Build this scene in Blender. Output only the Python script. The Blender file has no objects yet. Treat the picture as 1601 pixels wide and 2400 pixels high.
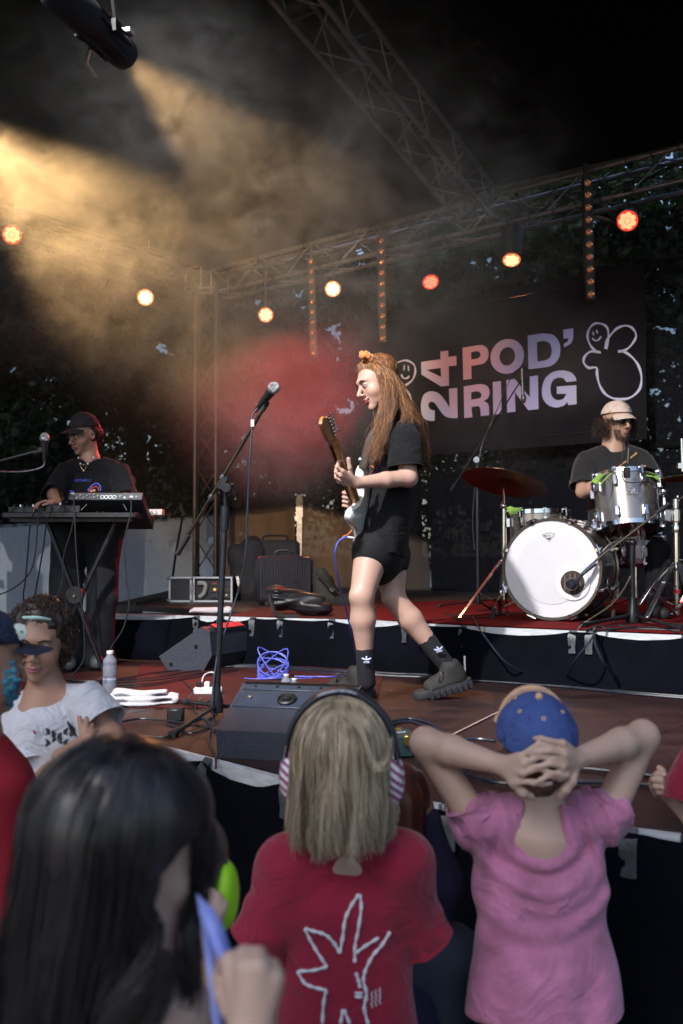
import bpy, math, random
import numpy as np
from mathutils import Vector, Matrix, noise as mnoise
from mathutils.geometry import tessellate_polygon

random.seed(7); RNG = np.random.default_rng(7)
SC = bpy.context.scene
COL = SC.collection
PI = math.pi
V = Vector

# ---------------------------------------------------------------- camera
FPX, EYE = 2333.3, 1.65
TILT = math.atan(90 / FPX)
cam_d = bpy.data.cameras.new('camera'); cam = bpy.data.objects.new('camera', cam_d); COL.objects.link(cam)
cam_d.sensor_fit = 'VERTICAL'; cam_d.sensor_height = 36; cam_d.sensor_width = 24; cam_d.lens = 35
cam_d.clip_start = 0.05; cam_d.clip_end = 400
cam.location = (0, 0, EYE); cam.rotation_euler = (PI / 2 + TILT, 0, 0)
cam_d.dof.use_dof = True; cam_d.dof.focus_distance = 4.9; cam_d.dof.aperture_fstop = 3.6
SC.camera = cam

# ---------------------------------------------------------------- world, sun, exposure
SUN_EL, SUN_ROT = math.radians(42), math.radians(212)
world = bpy.data.worlds.new('World'); SC.world = world; world.use_nodes = True
wn = world.node_tree; bg = wn.nodes['Background']
sky = wn.nodes.new('ShaderNodeTexSky'); sky.sky_type = 'NISHITA'; sky.sun_disc = False
sky.sun_elevation = SUN_EL; sky.sun_rotation = SUN_ROT
wn.links.new(sky.outputs[0], bg.inputs[0]); bg.inputs[1].default_value = 0.14
sun_d = bpy.data.lights.new('sun', 'SUN'); sun_d.energy = 0.5; sun_d.angle = math.radians(25); sun_d.color = (1, .95, .88)
sun = bpy.data.objects.new('sun', sun_d); COL.objects.link(sun)
_sd = V((math.sin(SUN_ROT) * math.cos(SUN_EL), math.cos(SUN_ROT) * math.cos(SUN_EL), math.sin(SUN_EL)))
sun.rotation_euler = _sd.to_track_quat('Z', 'Y').to_euler()
SC.view_settings.view_transform = 'Standard'; SC.view_settings.look = 'None'
SC.view_settings.exposure = 0.22; SC.view_settings.gamma = 1.0
SC.view_settings.use_curve_mapping = False
cy = SC.cycles
cy.use_denoising = True; cy.max_bounces = 6; cy.diffuse_bounces = 3; cy.glossy_bounces = 3; cy.transmission_bounces = 5
cy.volume_bounces = 0; cy.transparent_max_bounces = 14; cy.use_adaptive_sampling = True; cy.adaptive_threshold = 0.03
cy.volume_step_rate = 2.0; cy.volume_max_steps = 96; cy.sample_clamp_indirect = 6; cy.caustics_reflective = False; cy.caustics_refractive = False

# ---------------------------------------------------------------- pixel <-> place
def ray(px, py):
    x = (px - 800.5) / FPX; u = (1200 - py) / FPX
    return V((x, math.cos(TILT) - u * math.sin(TILT), math.sin(TILT) + u * math.cos(TILT)))
def P(px, py, y):
    d = ray(px, py); s = y / d.y
    return V((d.x * s, y, EYE + d.z * s))
def G(px, py, z):
    d = ray(px, py); s = (z - EYE) / d.z
    return V((d.x * s, d.y * s, z))
def onplane(px, py, p0, n):
    d = ray(px, py); c = V((0, 0, EYE)); s = (p0 - c).dot(n) / d.dot(n)
    return c + d * s

# ---------------------------------------------------------------- objects
def tag(o, label=None, cat=None, group=None, kind=None):
    if label: o['label'] = label
    if cat: o['category'] = cat
    if group: o['group'] = group
    if kind: o['kind'] = kind
    return o
def thing(name, label, cat, loc=(0, 0, 0), group=None, rot=None):
    o = bpy.data.objects.new(name, None); COL.objects.link(o); o.location = loc
    o.empty_display_size = .05
    if rot is not None: o.rotation_euler = rot
    return tag(o, label, cat, group)
BASE = {}
def wloc(o):
    p = V((0, 0, 0))
    while o is not None:
        p = p + V(o.location); o = o.parent
    return p
def link_mesh(name, verts, faces, mats, parent=None, smooth=True, midx=None, sharp=40, local=False):
    me = bpy.data.meshes.new(name)
    if parent is not None and not local:
        off = wloc(parent)
        verts = np.asarray(verts, dtype=float) - np.array(off)
    me.from_pydata(np.asarray(verts, dtype=float).tolist() if len(verts) else [], [], faces if isinstance(faces, list) else np.asarray(faces).tolist())
    if not isinstance(mats, (list, tuple)): mats = [mats]
    for m in mats: me.materials.append(m)
    if midx is not None: me.polygons.foreach_set('material_index', np.asarray(midx, dtype=np.int32))
    if smooth:
        me.polygons.foreach_set('use_smooth', np.ones(len(me.polygons), dtype=bool))
        if sharp: me.set_sharp_from_angle(angle=math.radians(sharp))
    me.validate(); me.update()
    o = bpy.data.objects.new(name, me); COL.objects.link(o); o.parent = parent
    return o
def copy_tree(o, parent=None, off=None, rot=None):
    c = o.copy(); COL.objects.link(c); c.parent = parent
    if off is not None: c.location = off
    if rot is not None: c.rotation_euler = rot
    for ch in list(o.children): copy_tree(ch, c)
    return c

def frame(d, up=V((0, 0, 1))):
    d = V(d).normalized()
    if abs(d.dot(up)) > .98: up = V((0, 1, 0)) if abs(d.y) < .9 else V((1, 0, 0))
    s = d.cross(up).normalized(); u = s.cross(d).normalized()
    return d, s, u
def smoothpath(pts, n=8):
    pts = [V(p) for p in pts]
    if len(pts) < 3: return pts
    out = []
    for i in range(len(pts) - 1):
        p0 = pts[max(i - 1, 0)]; p1 = pts[i]; p2 = pts[i + 1]; p3 = pts[min(i + 2, len(pts) - 1)]
        for k in range(n):
            t = k / n
            out.append(0.5 * ((2 * p1) + (p2 - p0) * t + (2 * p0 - 5 * p1 + 4 * p2 - p3) * t * t + (3 * p1 - p0 - 3 * p2 + p3) * t ** 3))
    out.append(pts[-1]); return out

class MB:
    def __init__(s): s.v = []; s.f = []; s.m = []; s.mi = 0
    def add(s, vs, fs):
        b = len(s.v); s.v += [tuple(v) for v in vs]; s.f += [tuple(i + b for i in f) for f in fs]; s.m += [s.mi] * len(fs); return s
    def box(s, c, size, ax=None, bev=0):
        hx, hy, hz = size[0] / 2, size[1] / 2, size[2] / 2
        X, Y, Z = ax if ax else (V((1, 0, 0)), V((0, 1, 0)), V((0, 0, 1)))
        c = V(c)
        if bev <= 0:
            vs = [c + X * (a * hx) + Y * (b * hy) + Z * (d * hz) for d in (-1, 1) for a, b in ((-1, -1), (1, -1), (1, 1), (-1, 1))]
            return s.add(vs, [(3, 2, 1, 0), (4, 5, 6, 7), (0, 1, 5, 4), (1, 2, 6, 5), (2, 3, 7, 6), (3, 0, 4, 7)])
        vs = []; idx = {}
        for a in (-1, 1):
            for b in (-1, 1):
                for d in (-1, 1):
                    for k in range(3):
                        q = [hx, hy, hz]
                        for j in range(3):
                            if j != k: q[j] -= bev
                        idx[(a, b, d, k)] = len(vs); vs.append(c + X * (a * q[0]) + Y * (b * q[1]) + Z * (d * q[2]))
        fs = []
        I = idx
        def quad(pts):
            fs.append(tuple(pts))
        for a in (-1, 1):
            quad([I[(a, b, d, 0)] for b, d in ((-1, -1), (1, -1), (1, 1), (-1, 1))][::a])
            quad([I[(b, a, d, 1)] for b, d in ((-1, -1), (-1, 1), (1, 1), (1, -1))][::a])
            quad([I[(b, d, a, 2)] for b, d in ((-1, -1), (1, -1), (1, 1), (-1, 1))][::a])
        for a in (-1, 1):
            for b in (-1, 1):
                quad([I[(a, b, -1, 0)], I[(a, b, 1, 0)], I[(a, b, 1, 1)], I[(a, b, -1, 1)]][::-a * b])
                quad([I[(a, -1, b, 0)], I[(a, 1, b, 0)], I[(a, 1, b, 2)], I[(a, -1, b, 2)]][::a * b])
                quad([I[(-1, a, b, 1)], I[(1, a, b, 1)], I[(1, a, b, 2)], I[(-1, a, b, 2)]][::-a * b])
                for d in (-1, 1): quad([I[(a, b, d, k)] for k in range(3)][::a * b * d])
        return s.add(vs, fs)
    def tube(s, pts, r, n=8, cap=True, flat=None):
        pts = [V(p) for p in pts]; k = len(pts)
        rs = r if isinstance(r, (list, tuple)) else [r] * k
        if len(rs) != k: rs = [rs[0] + (rs[-1] - rs[0]) * i / (k - 1) for i in range(k)] if len(rs) == 2 else list(np.interp(np.linspace(0, 1, k), np.linspace(0, 1, len(rs)), rs))
        vs = []; T = (pts[1] - pts[0]).normalized(); _, sx, ux = frame(T)
        for i in range(k):
            t = (pts[min(i + 1, k - 1)] - pts[max(i - 1, 0)])
            t = t.normalized() if t.length > 1e-9 else T
            ux = (ux - t * ux.dot(t)); ux = ux.normalized() if ux.length > 1e-6 else frame(t)[2]
            sx = t.cross(ux).normalized(); T = t
            for j in range(n):
                a = 2 * PI * j / n; q = rs[i]
                vs.append(pts[i] + sx * (math.cos(a) * q * (flat or 1)) + ux * (math.sin(a) * q))
        fs = [(i * n + j, i * n + (j + 1) % n, (i + 1) * n + (j + 1) % n, (i + 1) * n + j) for i in range(k - 1) for j in range(n)]
        if cap: fs += [tuple(range(n))[::-1], tuple((k - 1) * n + j for j in range(n))]
        return s.add(vs, fs)
    def lathe(s, prof, org=(0, 0, 0), ax=V((0, 0, 1)), n=24, cap=True, up=None):
        d, a1, a2 = frame(ax) if up is None else frame(ax, up)
        org = V(org); vs = []
        for r, h in prof:
            for j in range(n):
                a = 2 * PI * j / n; vs.append(org + d * h + a1 * (math.cos(a) * r) + a2 * (math.sin(a) * r))
        k = len(prof)
        fs = [(i * n + j, (i + 1) * n + j, (i + 1) * n + (j + 1) % n, i * n + (j + 1) % n) for i in range(k - 1) for j in range(n)]
        if cap: fs += [tuple(range(n)), tuple((k - 1) * n + j for j in range(n))[::-1]]
        return s.add(vs, fs)
    def ell(s, c, r, ax=None, n=14, m=8, lo=-PI / 2, hi=PI / 2):
        X, Y, Z = ax if ax else (V((1, 0, 0)), V((0, 1, 0)), V((0, 0, 1)))
        if not isinstance(r, (tuple, list)): r = (r, r, r)
        c = V(c); vs = []
        for i in range(m + 1):
            ph = lo + (hi - lo) * i / m
            for j in range(n):
                a = 2 * PI * j / n
                vs.append(c + X * (r[0] * math.cos(ph) * math.cos(a)) + Y * (r[1] * math.cos(ph) * math.sin(a)) + Z * (r[2] * math.sin(ph)))
        fs = [(i * n + j, i * n + (j + 1) % n, (i + 1) * n + (j + 1) % n, (i + 1) * n + j) for i in range(m) for j in range(n)]
        return s.add(vs, fs)
    def torus(s, c, ax, R, r, n=32, m=8, a0=0, a1=2 * PI, sc=(1, 1), up=None):
        d, p, q = frame(ax) if up is None else frame(ax, up)
        pts = [V(c) + p * (math.cos(a) * R * sc[0]) + q * (math.sin(a) * R * sc[1]) for a in [a0 + (a1 - a0) * i / n for i in range(n + 1)]]
        return s.tube(pts, r, m, cap=abs(a1 - a0) < 6.28)
    def prism(s, poly, h, org=None, ax=None):
        """poly: list of 3D points (planar); h: vector of extrusion"""
        poly = [V(p) for p in poly]; n = len(poly); h = V(h)
        tri = tessellate_polygon([poly])
        vs = poly + [p + h for p in poly]
        fs = [tuple(t) for t in tri] + [tuple(i + n for i in t[::-1]) for t in tri] + [(i, (i + 1) % n, n + (i + 1) % n, n + i) for i in range(n)]
        return s.add(vs, fs)
    def sheet(s, rows):
        nr, nc = len(rows), len(rows[0])
        return s.add([p for r in rows for p in r], [(i * nc + j, i * nc + j + 1, (i + 1) * nc + j + 1, (i + 1) * nc + j) for i in range(nr - 1) for j in range(nc - 1)])
    def build(s, name, mats, parent=None, smooth=True, sharp=40, local=False):
        return link_mesh(name, s.v, s.f, mats, parent, smooth, s.m, sharp, local)

# ---------------------------------------------------------------- materials
def lin(c):
    if isinstance(c, str):
        c = [int(c[i:i + 2], 16) / 255 for i in (0, 2, 4)]
        return tuple(x / 12.92 if x <= .04045 else ((x + .055) / 1.055) ** 2.4 for x in c)
    return tuple(c)
def mat(name, color, rough=.6, metal=0, var=.15, vscale=8, bump=.0, bscale=60, spec=.5, sub=0, coat=0, stretch=None, color2=None, trans=0, emis=None, estr=0, sheen=0, wrinkle=0):
    m = bpy.data.materials.new(name); m.use_nodes = True; nt = m.node_tree; b = nt.nodes['Principled BSDF']
    c = lin(color); b.inputs['Roughness'].default_value = rough; b.inputs['Metallic'].default_value = metal
    b.inputs['Specular IOR Level'].default_value = spec
    if coat: b.inputs['Coat Weight'].default_value = coat; b.inputs['Coat Roughness'].default_value = .1
    if sheen: b.inputs['Sheen Weight'].default_value = sheen
    if sub:
        b.inputs['Subsurface Weight'].default_value = sub; b.inputs['Subsurface Scale'].default_value = .01
        b.inputs['Subsurface Radius'].default_value = (1, .35, .2)
    if trans: b.inputs['Transmission Weight'].default_value = trans
    if emis: b.inputs['Emission Color'].default_value = (*lin(emis), 1); b.inputs['Emission Strength'].default_value = estr
    tc = nt.nodes.new('ShaderNodeTexCoord'); mp = nt.nodes.new('ShaderNodeMapping'); nt.links.new(tc.outputs['Object'], mp.inputs[0])
    if stretch: mp.inputs['Scale'].default_value = stretch
    if var or color2:
        nz = nt.nodes.new('ShaderNodeTexNoise'); nz.inputs['Scale'].default_value = vscale; nz.inputs['Detail'].default_value = 5; nz.inputs['Roughness'].default_value = .6
        nt.links.new(mp.outputs[0], nz.inputs[0])
        rp = nt.nodes.new('ShaderNodeValToRGB'); nt.links.new(nz.outputs[0], rp.inputs[0])
        rp.color_ramp.elements[0].position = .3; rp.color_ramp.elements[1].position = .7
        c2 = lin(color2) if color2 else c
        rp.color_ramp.elements[0].color = (*[max(x * (1 - var), 0) for x in c], 1)
        rp.color_ramp.elements[1].color = (*[min(x * (1 + var), 1) for x in c2], 1)
        nt.links.new(rp.outputs[0], b.inputs['Base Color'])
        mr = nt.nodes.new('ShaderNodeMapRange'); mr.inputs[3].default_value = max(rough - .1, .02); mr.inputs[4].default_value = min(rough + .1, 1)
        nt.links.new(nz.outputs[0], mr.inputs[0]); nt.links.new(mr.outputs[0], b.inputs['Roughness'])
    else: b.inputs['Base Color'].default_value = (*c, 1)
    if bump:
        n2 = nt.nodes.new('ShaderNodeTexNoise'); n2.inputs['Scale'].default_value = bscale; n2.inputs['Detail'].default_value = 4
        nt.links.new(mp.outputs[0], n2.inputs[0])
        bp = nt.nodes.new('ShaderNodeBump'); bp.inputs['Strength'].default_value = bump; bp.inputs['Distance'].default_value = .01
        nt.links.new(n2.outputs[0], bp.inputs['Height']); nt.links.new(bp.outputs[0], b.inputs['Normal'])
        if wrinkle:
            n3 = nt.nodes.new('ShaderNodeTexNoise'); n3.inputs['Scale'].default_value = wrinkle; n3.inputs['Detail'].default_value = 3; n3.inputs['Distortion'].default_value = 1.6; nt.links.new(tc.outputs['Object'], n3.inputs[0])
            ab = nt.nodes.new('ShaderNodeMath'); ab.operation = 'PINGPONG'; ab.inputs[1].default_value = .5; nt.links.new(n3.outputs[0], ab.inputs[0])
            b2 = nt.nodes.new('ShaderNodeBump'); b2.inputs['Strength'].default_value = .7; b2.inputs['Distance'].default_value = .035; nt.links.new(ab.outputs[0], b2.inputs['Height']); nt.links.new(b2.outputs[0], bp.inputs['Normal'])
    return m
def emat(name, color, strength):
    m = bpy.data.materials.new(name); m.use_nodes = True; nt = m.node_tree
    for n in list(nt.nodes): nt.nodes.remove(n)
    e = nt.nodes.new('ShaderNodeEmission'); o = nt.nodes.new('ShaderNodeOutputMaterial')
    e.inputs[0].default_value = (*lin(color), 1); e.inputs[1].default_value = strength
    nt.links.new(e.outputs[0], o.inputs[0]); return m
def mesh_cloth(name, color, opacity, translucent=.0, rough=.9, weave=300, wvar=.2):
    """woven scrim: part of the light passes between the threads"""
    m = bpy.data.materials.new(name); m.use_nodes = True; nt = m.node_tree; b = nt.nodes['Principled BSDF']; out = nt.nodes['Material Output']
    b.inputs['Base Color'].default_value = (*lin(color), 1); b.inputs['Roughness'].default_value = rough; b.inputs['Specular IOR Level'].default_value = .15
    tc = nt.nodes.new('ShaderNodeTexCoord'); mp = nt.nodes.new('ShaderNodeMapping'); nt.links.new(tc.outputs['Object'], mp.inputs[0]); mp.inputs['Scale'].default_value = (3, 3, .35)
    nz = nt.nodes.new('ShaderNodeTexNoise'); nz.inputs['Scale'].default_value = weave / 10; nz.inputs['Detail'].default_value = 4; nt.links.new(mp.outputs[0], nz.inputs[0])
    mr = nt.nodes.new('ShaderNodeMapRange'); mr.inputs[1].default_value = .3; mr.inputs[2].default_value = .7
    mr.inputs[3].default_value = min(opacity + wvar * .5, 1); mr.inputs[4].default_value = max(opacity - wvar * .5, 0); nt.links.new(nz.outputs[0], mr.inputs[0])
    tr = nt.nodes.new('ShaderNodeBsdfTransparent'); mx = nt.nodes.new('ShaderNodeMixShader')
    src = b.outputs[0]
    if translucent:
        tl = nt.nodes.new('ShaderNodeBsdfTranslucent'); tl.inputs[0].default_value = (*lin(color), 1); m2 = nt.nodes.new('ShaderNodeMixShader')
        m2.inputs[0].default_value = translucent; nt.links.new(b.outputs[0], m2.inputs[1]); nt.links.new(tl.outputs[0], m2.inputs[2]); src = m2.outputs[0]
    nt.links.new(mr.outputs[0], mx.inputs[0]); nt.links.new(tr.outputs[0], mx.inputs[1]); nt.links.new(src, mx.inputs[2]); nt.links.new(mx.outputs[0], out.inputs[0])
    return m

M = {}
M['black'] = mat('black_plastic', (.012, .012, .013), .45, var=.3, vscale=30, bump=.05, bscale=200)
M['blackmetal'] = mat('black_metal', (.02, .02, .022), .35, metal=.6, var=.3, vscale=20)
M['matt'] = mat('matt_black', (.012, .012, .014), .85, var=.4, vscale=5, spec=.2)
M['rubber'] = mat('rubber', (.015, .015, .016), .7, var=.3)
M['chrome'] = mat('chrome', (.75, .75, .78), .12, metal=1, var=.08, vscale=15)
M['steel'] = mat('brushed_steel', (.45, .45, .48), .3, metal=1, var=.2, vscale=15)
M['truss'] = mat('truss_metal', (.26, .26, .29), .42, metal=.75, var=.35, vscale=9)
M['roof'] = mat('roof_membrane', (.006, .006, .007), .9, var=.3, vscale=2, spec=.1)
M['skirt'] = mat('black_molton', (.0035, .004, .008), .95, var=.4, vscale=3, spec=.08, bump=.2, bscale=80)
M['white'] = mat('white_paint', (.75, .76, .78), .4, var=.12, vscale=10, bump=.05)
M['alu'] = mat('stage_rail', (.62, .64, .68), .45, var=.2, vscale=14, stretch=(1, 1, 6), bump=.1)
M['tape'] = mat('gaffer_tape', (.07, .075, .085), .4, var=.3, vscale=40, bump=.3, bscale=90)
M['cable'] = mat('black_cable', (.014, .014, .018), .4, var=.2)
M['blue_cable'] = mat('blue_cable', (.10, .13, .62), .45, var=.4, vscale=120)
# ================================================================ the place
DECK, RISER = .93, 1.23
O2 = V((2.19, 8.9, 0)); U2 = V((-1, .83, 0)).normalized(); N2 = V((U2.y, -U2.x, 0)) * 1.0
if N2.y < 0: N2 = -N2
W2 = V((-N2.x, -N2.y, 0))                       # towards the audience
def wall_hit(px, off=0.0):
    """plan point of the back wall line under a column of the view"""
    m = (px - 800.5) / FPX; o = O2 + N2 * off
    s = (m * o.y - o.x) / (U2.x - m * U2.y)
    return o + U2 * s
# ground
g = MB(); g.box((0, 60, -.25), (400, 400, .5))
tag(g.build('ground', mat('lawn', (.045, .07, .025), .95, var=.5, vscale=2, bump=.5, bscale=8), smooth=False), kind='structure')
g = MB(); g.box((0, 1, .01), (30, 12, .03))
tag(g.build('pavement', mat('asphalt', (.05, .05, .055), .9, var=.3, vscale=20, bump=.3, bscale=90), smooth=False), kind='structure')

# ---------------------------------------------------------------- houses behind the tent
def house(name, label, x0, x1, Y, z1, wins, roofh=1.6):
    t = thing(name, label, 'house', ((x0 + x1) / 2, Y, 0))
    w = MB(); w.box(((x0 + x1) / 2, Y + 3, z1 / 2), (x1 - x0, 6, z1)); w.build('wall', mat('white_render', (.80, .82, .84), .85, var=.1, vscale=3, bump=.1), t, smooth=False)
    r = MB(); r.prism([V((x0 - .3, Y - .4, z1)), V((x0 - .3, Y + 6.4, z1)), V((x0 - .3, Y + 3, z1 + roofh))], (x1 - x0 + .6, 0, 0)); r.build('roof', mat('roof_tile', (.12, .07, .05), .8, var=.3), t, smooth=False)
    for (a, b, zb, zt) in wins:
        f = MB(); wd = (b - a)
        for q in (a, b): f.box((q, Y - .03, (zb + zt) / 2), (.07, .1, zt - zb + .07))
        for q in (zb, zt): f.box(((a + b) / 2, Y - .035, q), (wd - .07, .09, .07))
        f.box(((a + b) / 2, Y - .03, (zb + zt) / 2), (.05, .06, zt - zb - .07))
        wf = f.build('window_frame', M['white'], t, smooth=False)
        p = MB(); p.box(((a + b) / 2, Y - .012, (zb + zt) / 2), (wd - .07, .02, zt - zb - .07)); p.build('pane', mat('window_glass', (.05, .07, .09), .1, var=.1), wf, smooth=False)
        for sgn, q in ((-1, a), (1, b)):
            sh = MB(); cx = q + sgn * (.05 + wd * .28)
            for k in range(14): sh.box((cx, Y - .05, zb + (k + .5) * (zt - zb) / 14), (wd * .46, .03, (zt - zb) / 14 * .72), ax=(V((1, 0, 0)), V((0, .9, .44)), V((0, -.44, .9))))
            for e in (-1, 1): sh.box((cx + e * wd * .25, Y - .06, (zb + zt) / 2), (.05, .05, zt - zb + .04))
            sh.build('shutter', M.setdefault('shutter', mat('green_shutter', (.03, .09, .06), .6, var=.2)), t, smooth=False)
    return t
Yh = 20
hx = lambda px: (px - 800.5) / FPX * Yh
hz = lambda py: EYE + (1290 - py) / FPX * Yh
house('house', 'white rendered house with green louvred shutters seen through the mesh at far left', hx(-520), hx(470), Yh, 2.75,
      [(hx(44), hx(72), hz(1425), hz(1340)), (hx(44), hx(74), hz(1284), hz(1232)), (hx(230), hx(262), hz(1425), hz(1340))], 1.0)
house('house', 'small white house glimpsed behind the bass drum', hx(1090), hx(1290), Yh + 4, 1.15, [], .3)

# ---------------------------------------------------------------- trees
HOLES = [(850, 600, 26), (838, 585, 18), (690, 690, 26), (720, 715, 16), (780, 785, 34), (800, 770, 22), (795, 835, 20), (378, 818, 20), (395, 822, 12), (1143, 605, 26), (1120, 610, 16), (1262, 655, 9), (1555, 775, 22), (1575, 770, 18), (1590, 470, 26), (1597, 520, 22),
         (830, 950, 22), (800, 965, 14), (210, 700, 6), (100, 640, 7), (140, 595, 9), (304, 710, 7), (342, 745, 5), (20, 870, 9), (105, 850, 5), (1560, 940, 9), (1595, 985, 9), (430, 850, 6), (600, 705, 12), (930, 660, 6), (1165, 640, 10), (60, 1290, 30), (1150, 1350, 26)]
_rh = np.random.default_rng(21); SUBH = [(a + _rh.normal() * r * .55, b + _rh.normal() * r * .5, _rh.uniform(.8, 1) * (1.6 + _rh.random() ** 3 * r * .42)) for a, b, r in HOLES for _ in range(2 + int(r * .42))]
leafm = [mat('leaf_a', (.012, .028, .007), .55, var=.5, vscale=1.5), mat('leaf_b', (.024, .052, .008), .5, var=.4, vscale=1.5), mat('leaf_c', (.012, .028, .010), .6, var=.4, vscale=1.5)]
barkm = mat('bark', (.06, .045, .035), .9, var=.4, vscale=12, bump=.6, bscale=30)
for _m in leafm:   # leaves let part of the light through
    nt = _m.node_tree; b = nt.nodes['Principled BSDF']; tl = nt.nodes.new('ShaderNodeBsdfTranslucent'); tl.inputs[0].default_value = (.035, .085, .012, 1)
    mx = nt.nodes.new('ShaderNodeMixShader'); mx.inputs[0].default_value = .4
    nt.links.new(b.outputs[0], mx.inputs[1]); nt.links.new(tl.outputs[0], mx.inputs[2]); nt.links.new(mx.outputs[0], nt.nodes['Material Output'].inputs[0])
def tree(x, y, h, rad, n, label, zlow=1.4, leaf=.085):
    t = thing('tree', label, 'tree', (x, y, 0), 'trees behind the stage')
    tr = MB(); c = V((x, y, 0)); top = c + V((random.uniform(-.3, .3), random.uniform(-.3, .3), h * .75))
    tr.tube(smoothpath([c, c.lerp(top, .5) + V((.1, .05, 0)), top], 5), [.26, .09], 9)
    for k in range(11):
        z = h * random.uniform(.22, .75); a = random.uniform(0, 2 * PI); L = rad * random.uniform(.5, .95)
        s = c + V((0, 0, z)); e = s + V((math.cos(a) * L, math.sin(a) * L, random.uniform(.2, 1.4)))
        tr.tube(smoothpath([s, s.lerp(e, .5) + V((0, 0, .2)), e], 4), [.07, .02], 6)
    tr.build('trunk', barkm, t)
    ncl = 150; cl = RNG.normal(size=(ncl, 3)); cl /= np.linalg.norm(cl, axis=1)[:, None]; cl *= (RNG.random(ncl) ** .45)[:, None]
    cz = (h + zlow) / 2; C = np.array([x, y, cz]) + cl * np.array([rad, rad * .8, (h - zlow) / 2])
    ci = RNG.integers(0, ncl, n); p = C[ci] + RNG.normal(size=(n, 3)) * np.array([.34, .34, .26])
    # gaps in the crowns
    Yc = p[:, 1]; px = p[:, 0] / Yc * FPX + 800.5; py = 1290 - (p[:, 2] - EYE) / Yc * FPX
    keep = np.ones(n, bool)
    for hx_, hy_, r in SUBH:
        keep &= ~(np.hypot(px - hx_, (py - hy_) * 1.2) < r + 3)
    p = p[keep]; n = len(p); ci = ci[keep]
    a = RNG.normal(size=(n, 3)); a /= np.linalg.norm(a, axis=1)[:, None]; b = np.cross(a, RNG.normal(size=(n, 3))); b /= np.linalg.norm(b, axis=1)[:, None]
    s = leaf * RNG.uniform(.6, 1.3, (n, 1)); up = np.cross(a, b) * s * .12
    v = np.stack([p - a * s, p + b * s * .55 + up, p + a * s, p - b * s * .55 + up], 1).reshape(-1, 3)
    f = np.arange(n * 4).reshape(-1, 4); mi = (ci * 7 % 3)
    link_mesh('crown', v, f, leafm, t, smooth=False, midx=mi)
for i, (px, Y, h, r, n, lab) in enumerate([
    (-60, 15, 9.5, 3.0, 36000, 'dense dark tree behind the tent at the far left'),
    (300, 17, 10, 3.2, 40000, 'broad tree behind the keyboard player'),
    (640, 16, 9, 2.8, 32000, 'tree behind the stage above the black cases'),
    (960, 18, 10, 3.2, 28000, 'tall tree behind the tent, between singer and banner lettering'),
    (1290, 15, 8.5, 2.7, 26000, 'light green tree rising above the banner and under the roof hem'),
    (1620, 14, 9, 2.8, 24000, 'tree behind the tent at the far right of the banner')]):
    tree((px - 800.5) / FPX * Y, Y, h, r, n, lab, zlow=2.3 if px < 500 else 1.4)
# low foliage right behind the walls
tree((20 - 800.5) / FPX * 13, 13.2, 3.2, 1.2, 5000, 'low leafy branch in front of the white house', zlow=2.0)

# ---------------------------------------------------------------- tent walls and roof
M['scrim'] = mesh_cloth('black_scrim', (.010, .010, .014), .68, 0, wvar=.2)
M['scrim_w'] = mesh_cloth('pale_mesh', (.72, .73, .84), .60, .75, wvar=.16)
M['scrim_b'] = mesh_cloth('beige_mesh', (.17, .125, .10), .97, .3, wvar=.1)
CORNER = wall_hit(505, .38)
def left_hit(px):
    m = (px - 800.5) / FPX; o = CORNER
    s = (m * o.y - o.x) / (W2.x - m * W2.y); return o + W2 * s
def wallpt(px, off=0): return (wall_hit(px, .38 + off) if px >= 505 else left_hit(px) + U2 * -off * 0 + N2 * off)
def wall_sheet(name, label, m, pxs, top, bot, off=0, fold=.03, cat='tent wall', rows=10):
    """cloth hung along the back or left wall; top / bot are z at each px (callables)"""
    rws = []; n = 90
    for r in range(rows + 1):
        row = []
        for k in range(n + 1):
            px = pxs[0] + (pxs[1] - pxs[0]) * k / n; q = wallpt(px, off)
            z0, z1 = bot(px), top(px); z = z0 + (z1 - z0) * r / rows
            d = fold * (math.sin(q.x * 9 + z * 1.2) * .5 + math.sin(q.x * 21 + 2 + z * .7) * .3 + mnoise.noise(V((q.x * 2, z * .8, off))) * .9)
            row.append(V((q.x, q.y, z)) + N2 * d)
        rws.append(row)
    mb = MB(); mb.sheet(rws); o = mb.build(name, m, sharp=0); tag(o, label, cat); return o
zat = lambda px, py: EYE + (1290 - py) / FPX * wallpt(px).y
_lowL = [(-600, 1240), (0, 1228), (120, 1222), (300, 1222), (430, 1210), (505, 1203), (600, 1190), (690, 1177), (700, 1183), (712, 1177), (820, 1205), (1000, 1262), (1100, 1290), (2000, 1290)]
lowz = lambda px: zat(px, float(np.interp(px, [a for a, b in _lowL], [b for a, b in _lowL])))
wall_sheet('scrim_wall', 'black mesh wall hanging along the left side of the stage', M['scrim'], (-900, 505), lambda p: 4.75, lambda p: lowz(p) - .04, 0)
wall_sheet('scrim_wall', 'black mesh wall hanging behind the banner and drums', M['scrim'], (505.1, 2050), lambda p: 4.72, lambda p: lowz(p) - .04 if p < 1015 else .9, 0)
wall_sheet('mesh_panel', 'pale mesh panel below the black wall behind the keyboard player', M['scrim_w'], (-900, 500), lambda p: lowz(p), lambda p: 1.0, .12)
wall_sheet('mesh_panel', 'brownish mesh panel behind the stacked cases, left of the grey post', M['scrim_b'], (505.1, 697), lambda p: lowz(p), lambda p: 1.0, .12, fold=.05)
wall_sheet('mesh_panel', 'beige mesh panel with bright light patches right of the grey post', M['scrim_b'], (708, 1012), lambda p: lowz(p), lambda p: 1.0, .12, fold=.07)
wall_sheet('mesh_panel', 'dark slate cloth panel behind the drum kit below the banner', mesh_cloth('slate_mesh', (.022, .025, .036), .98, 0, wvar=.08), (1015, 2050), lambda p: zat(p, 1118), lambda p: .95, .14, fold=.06)
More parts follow.
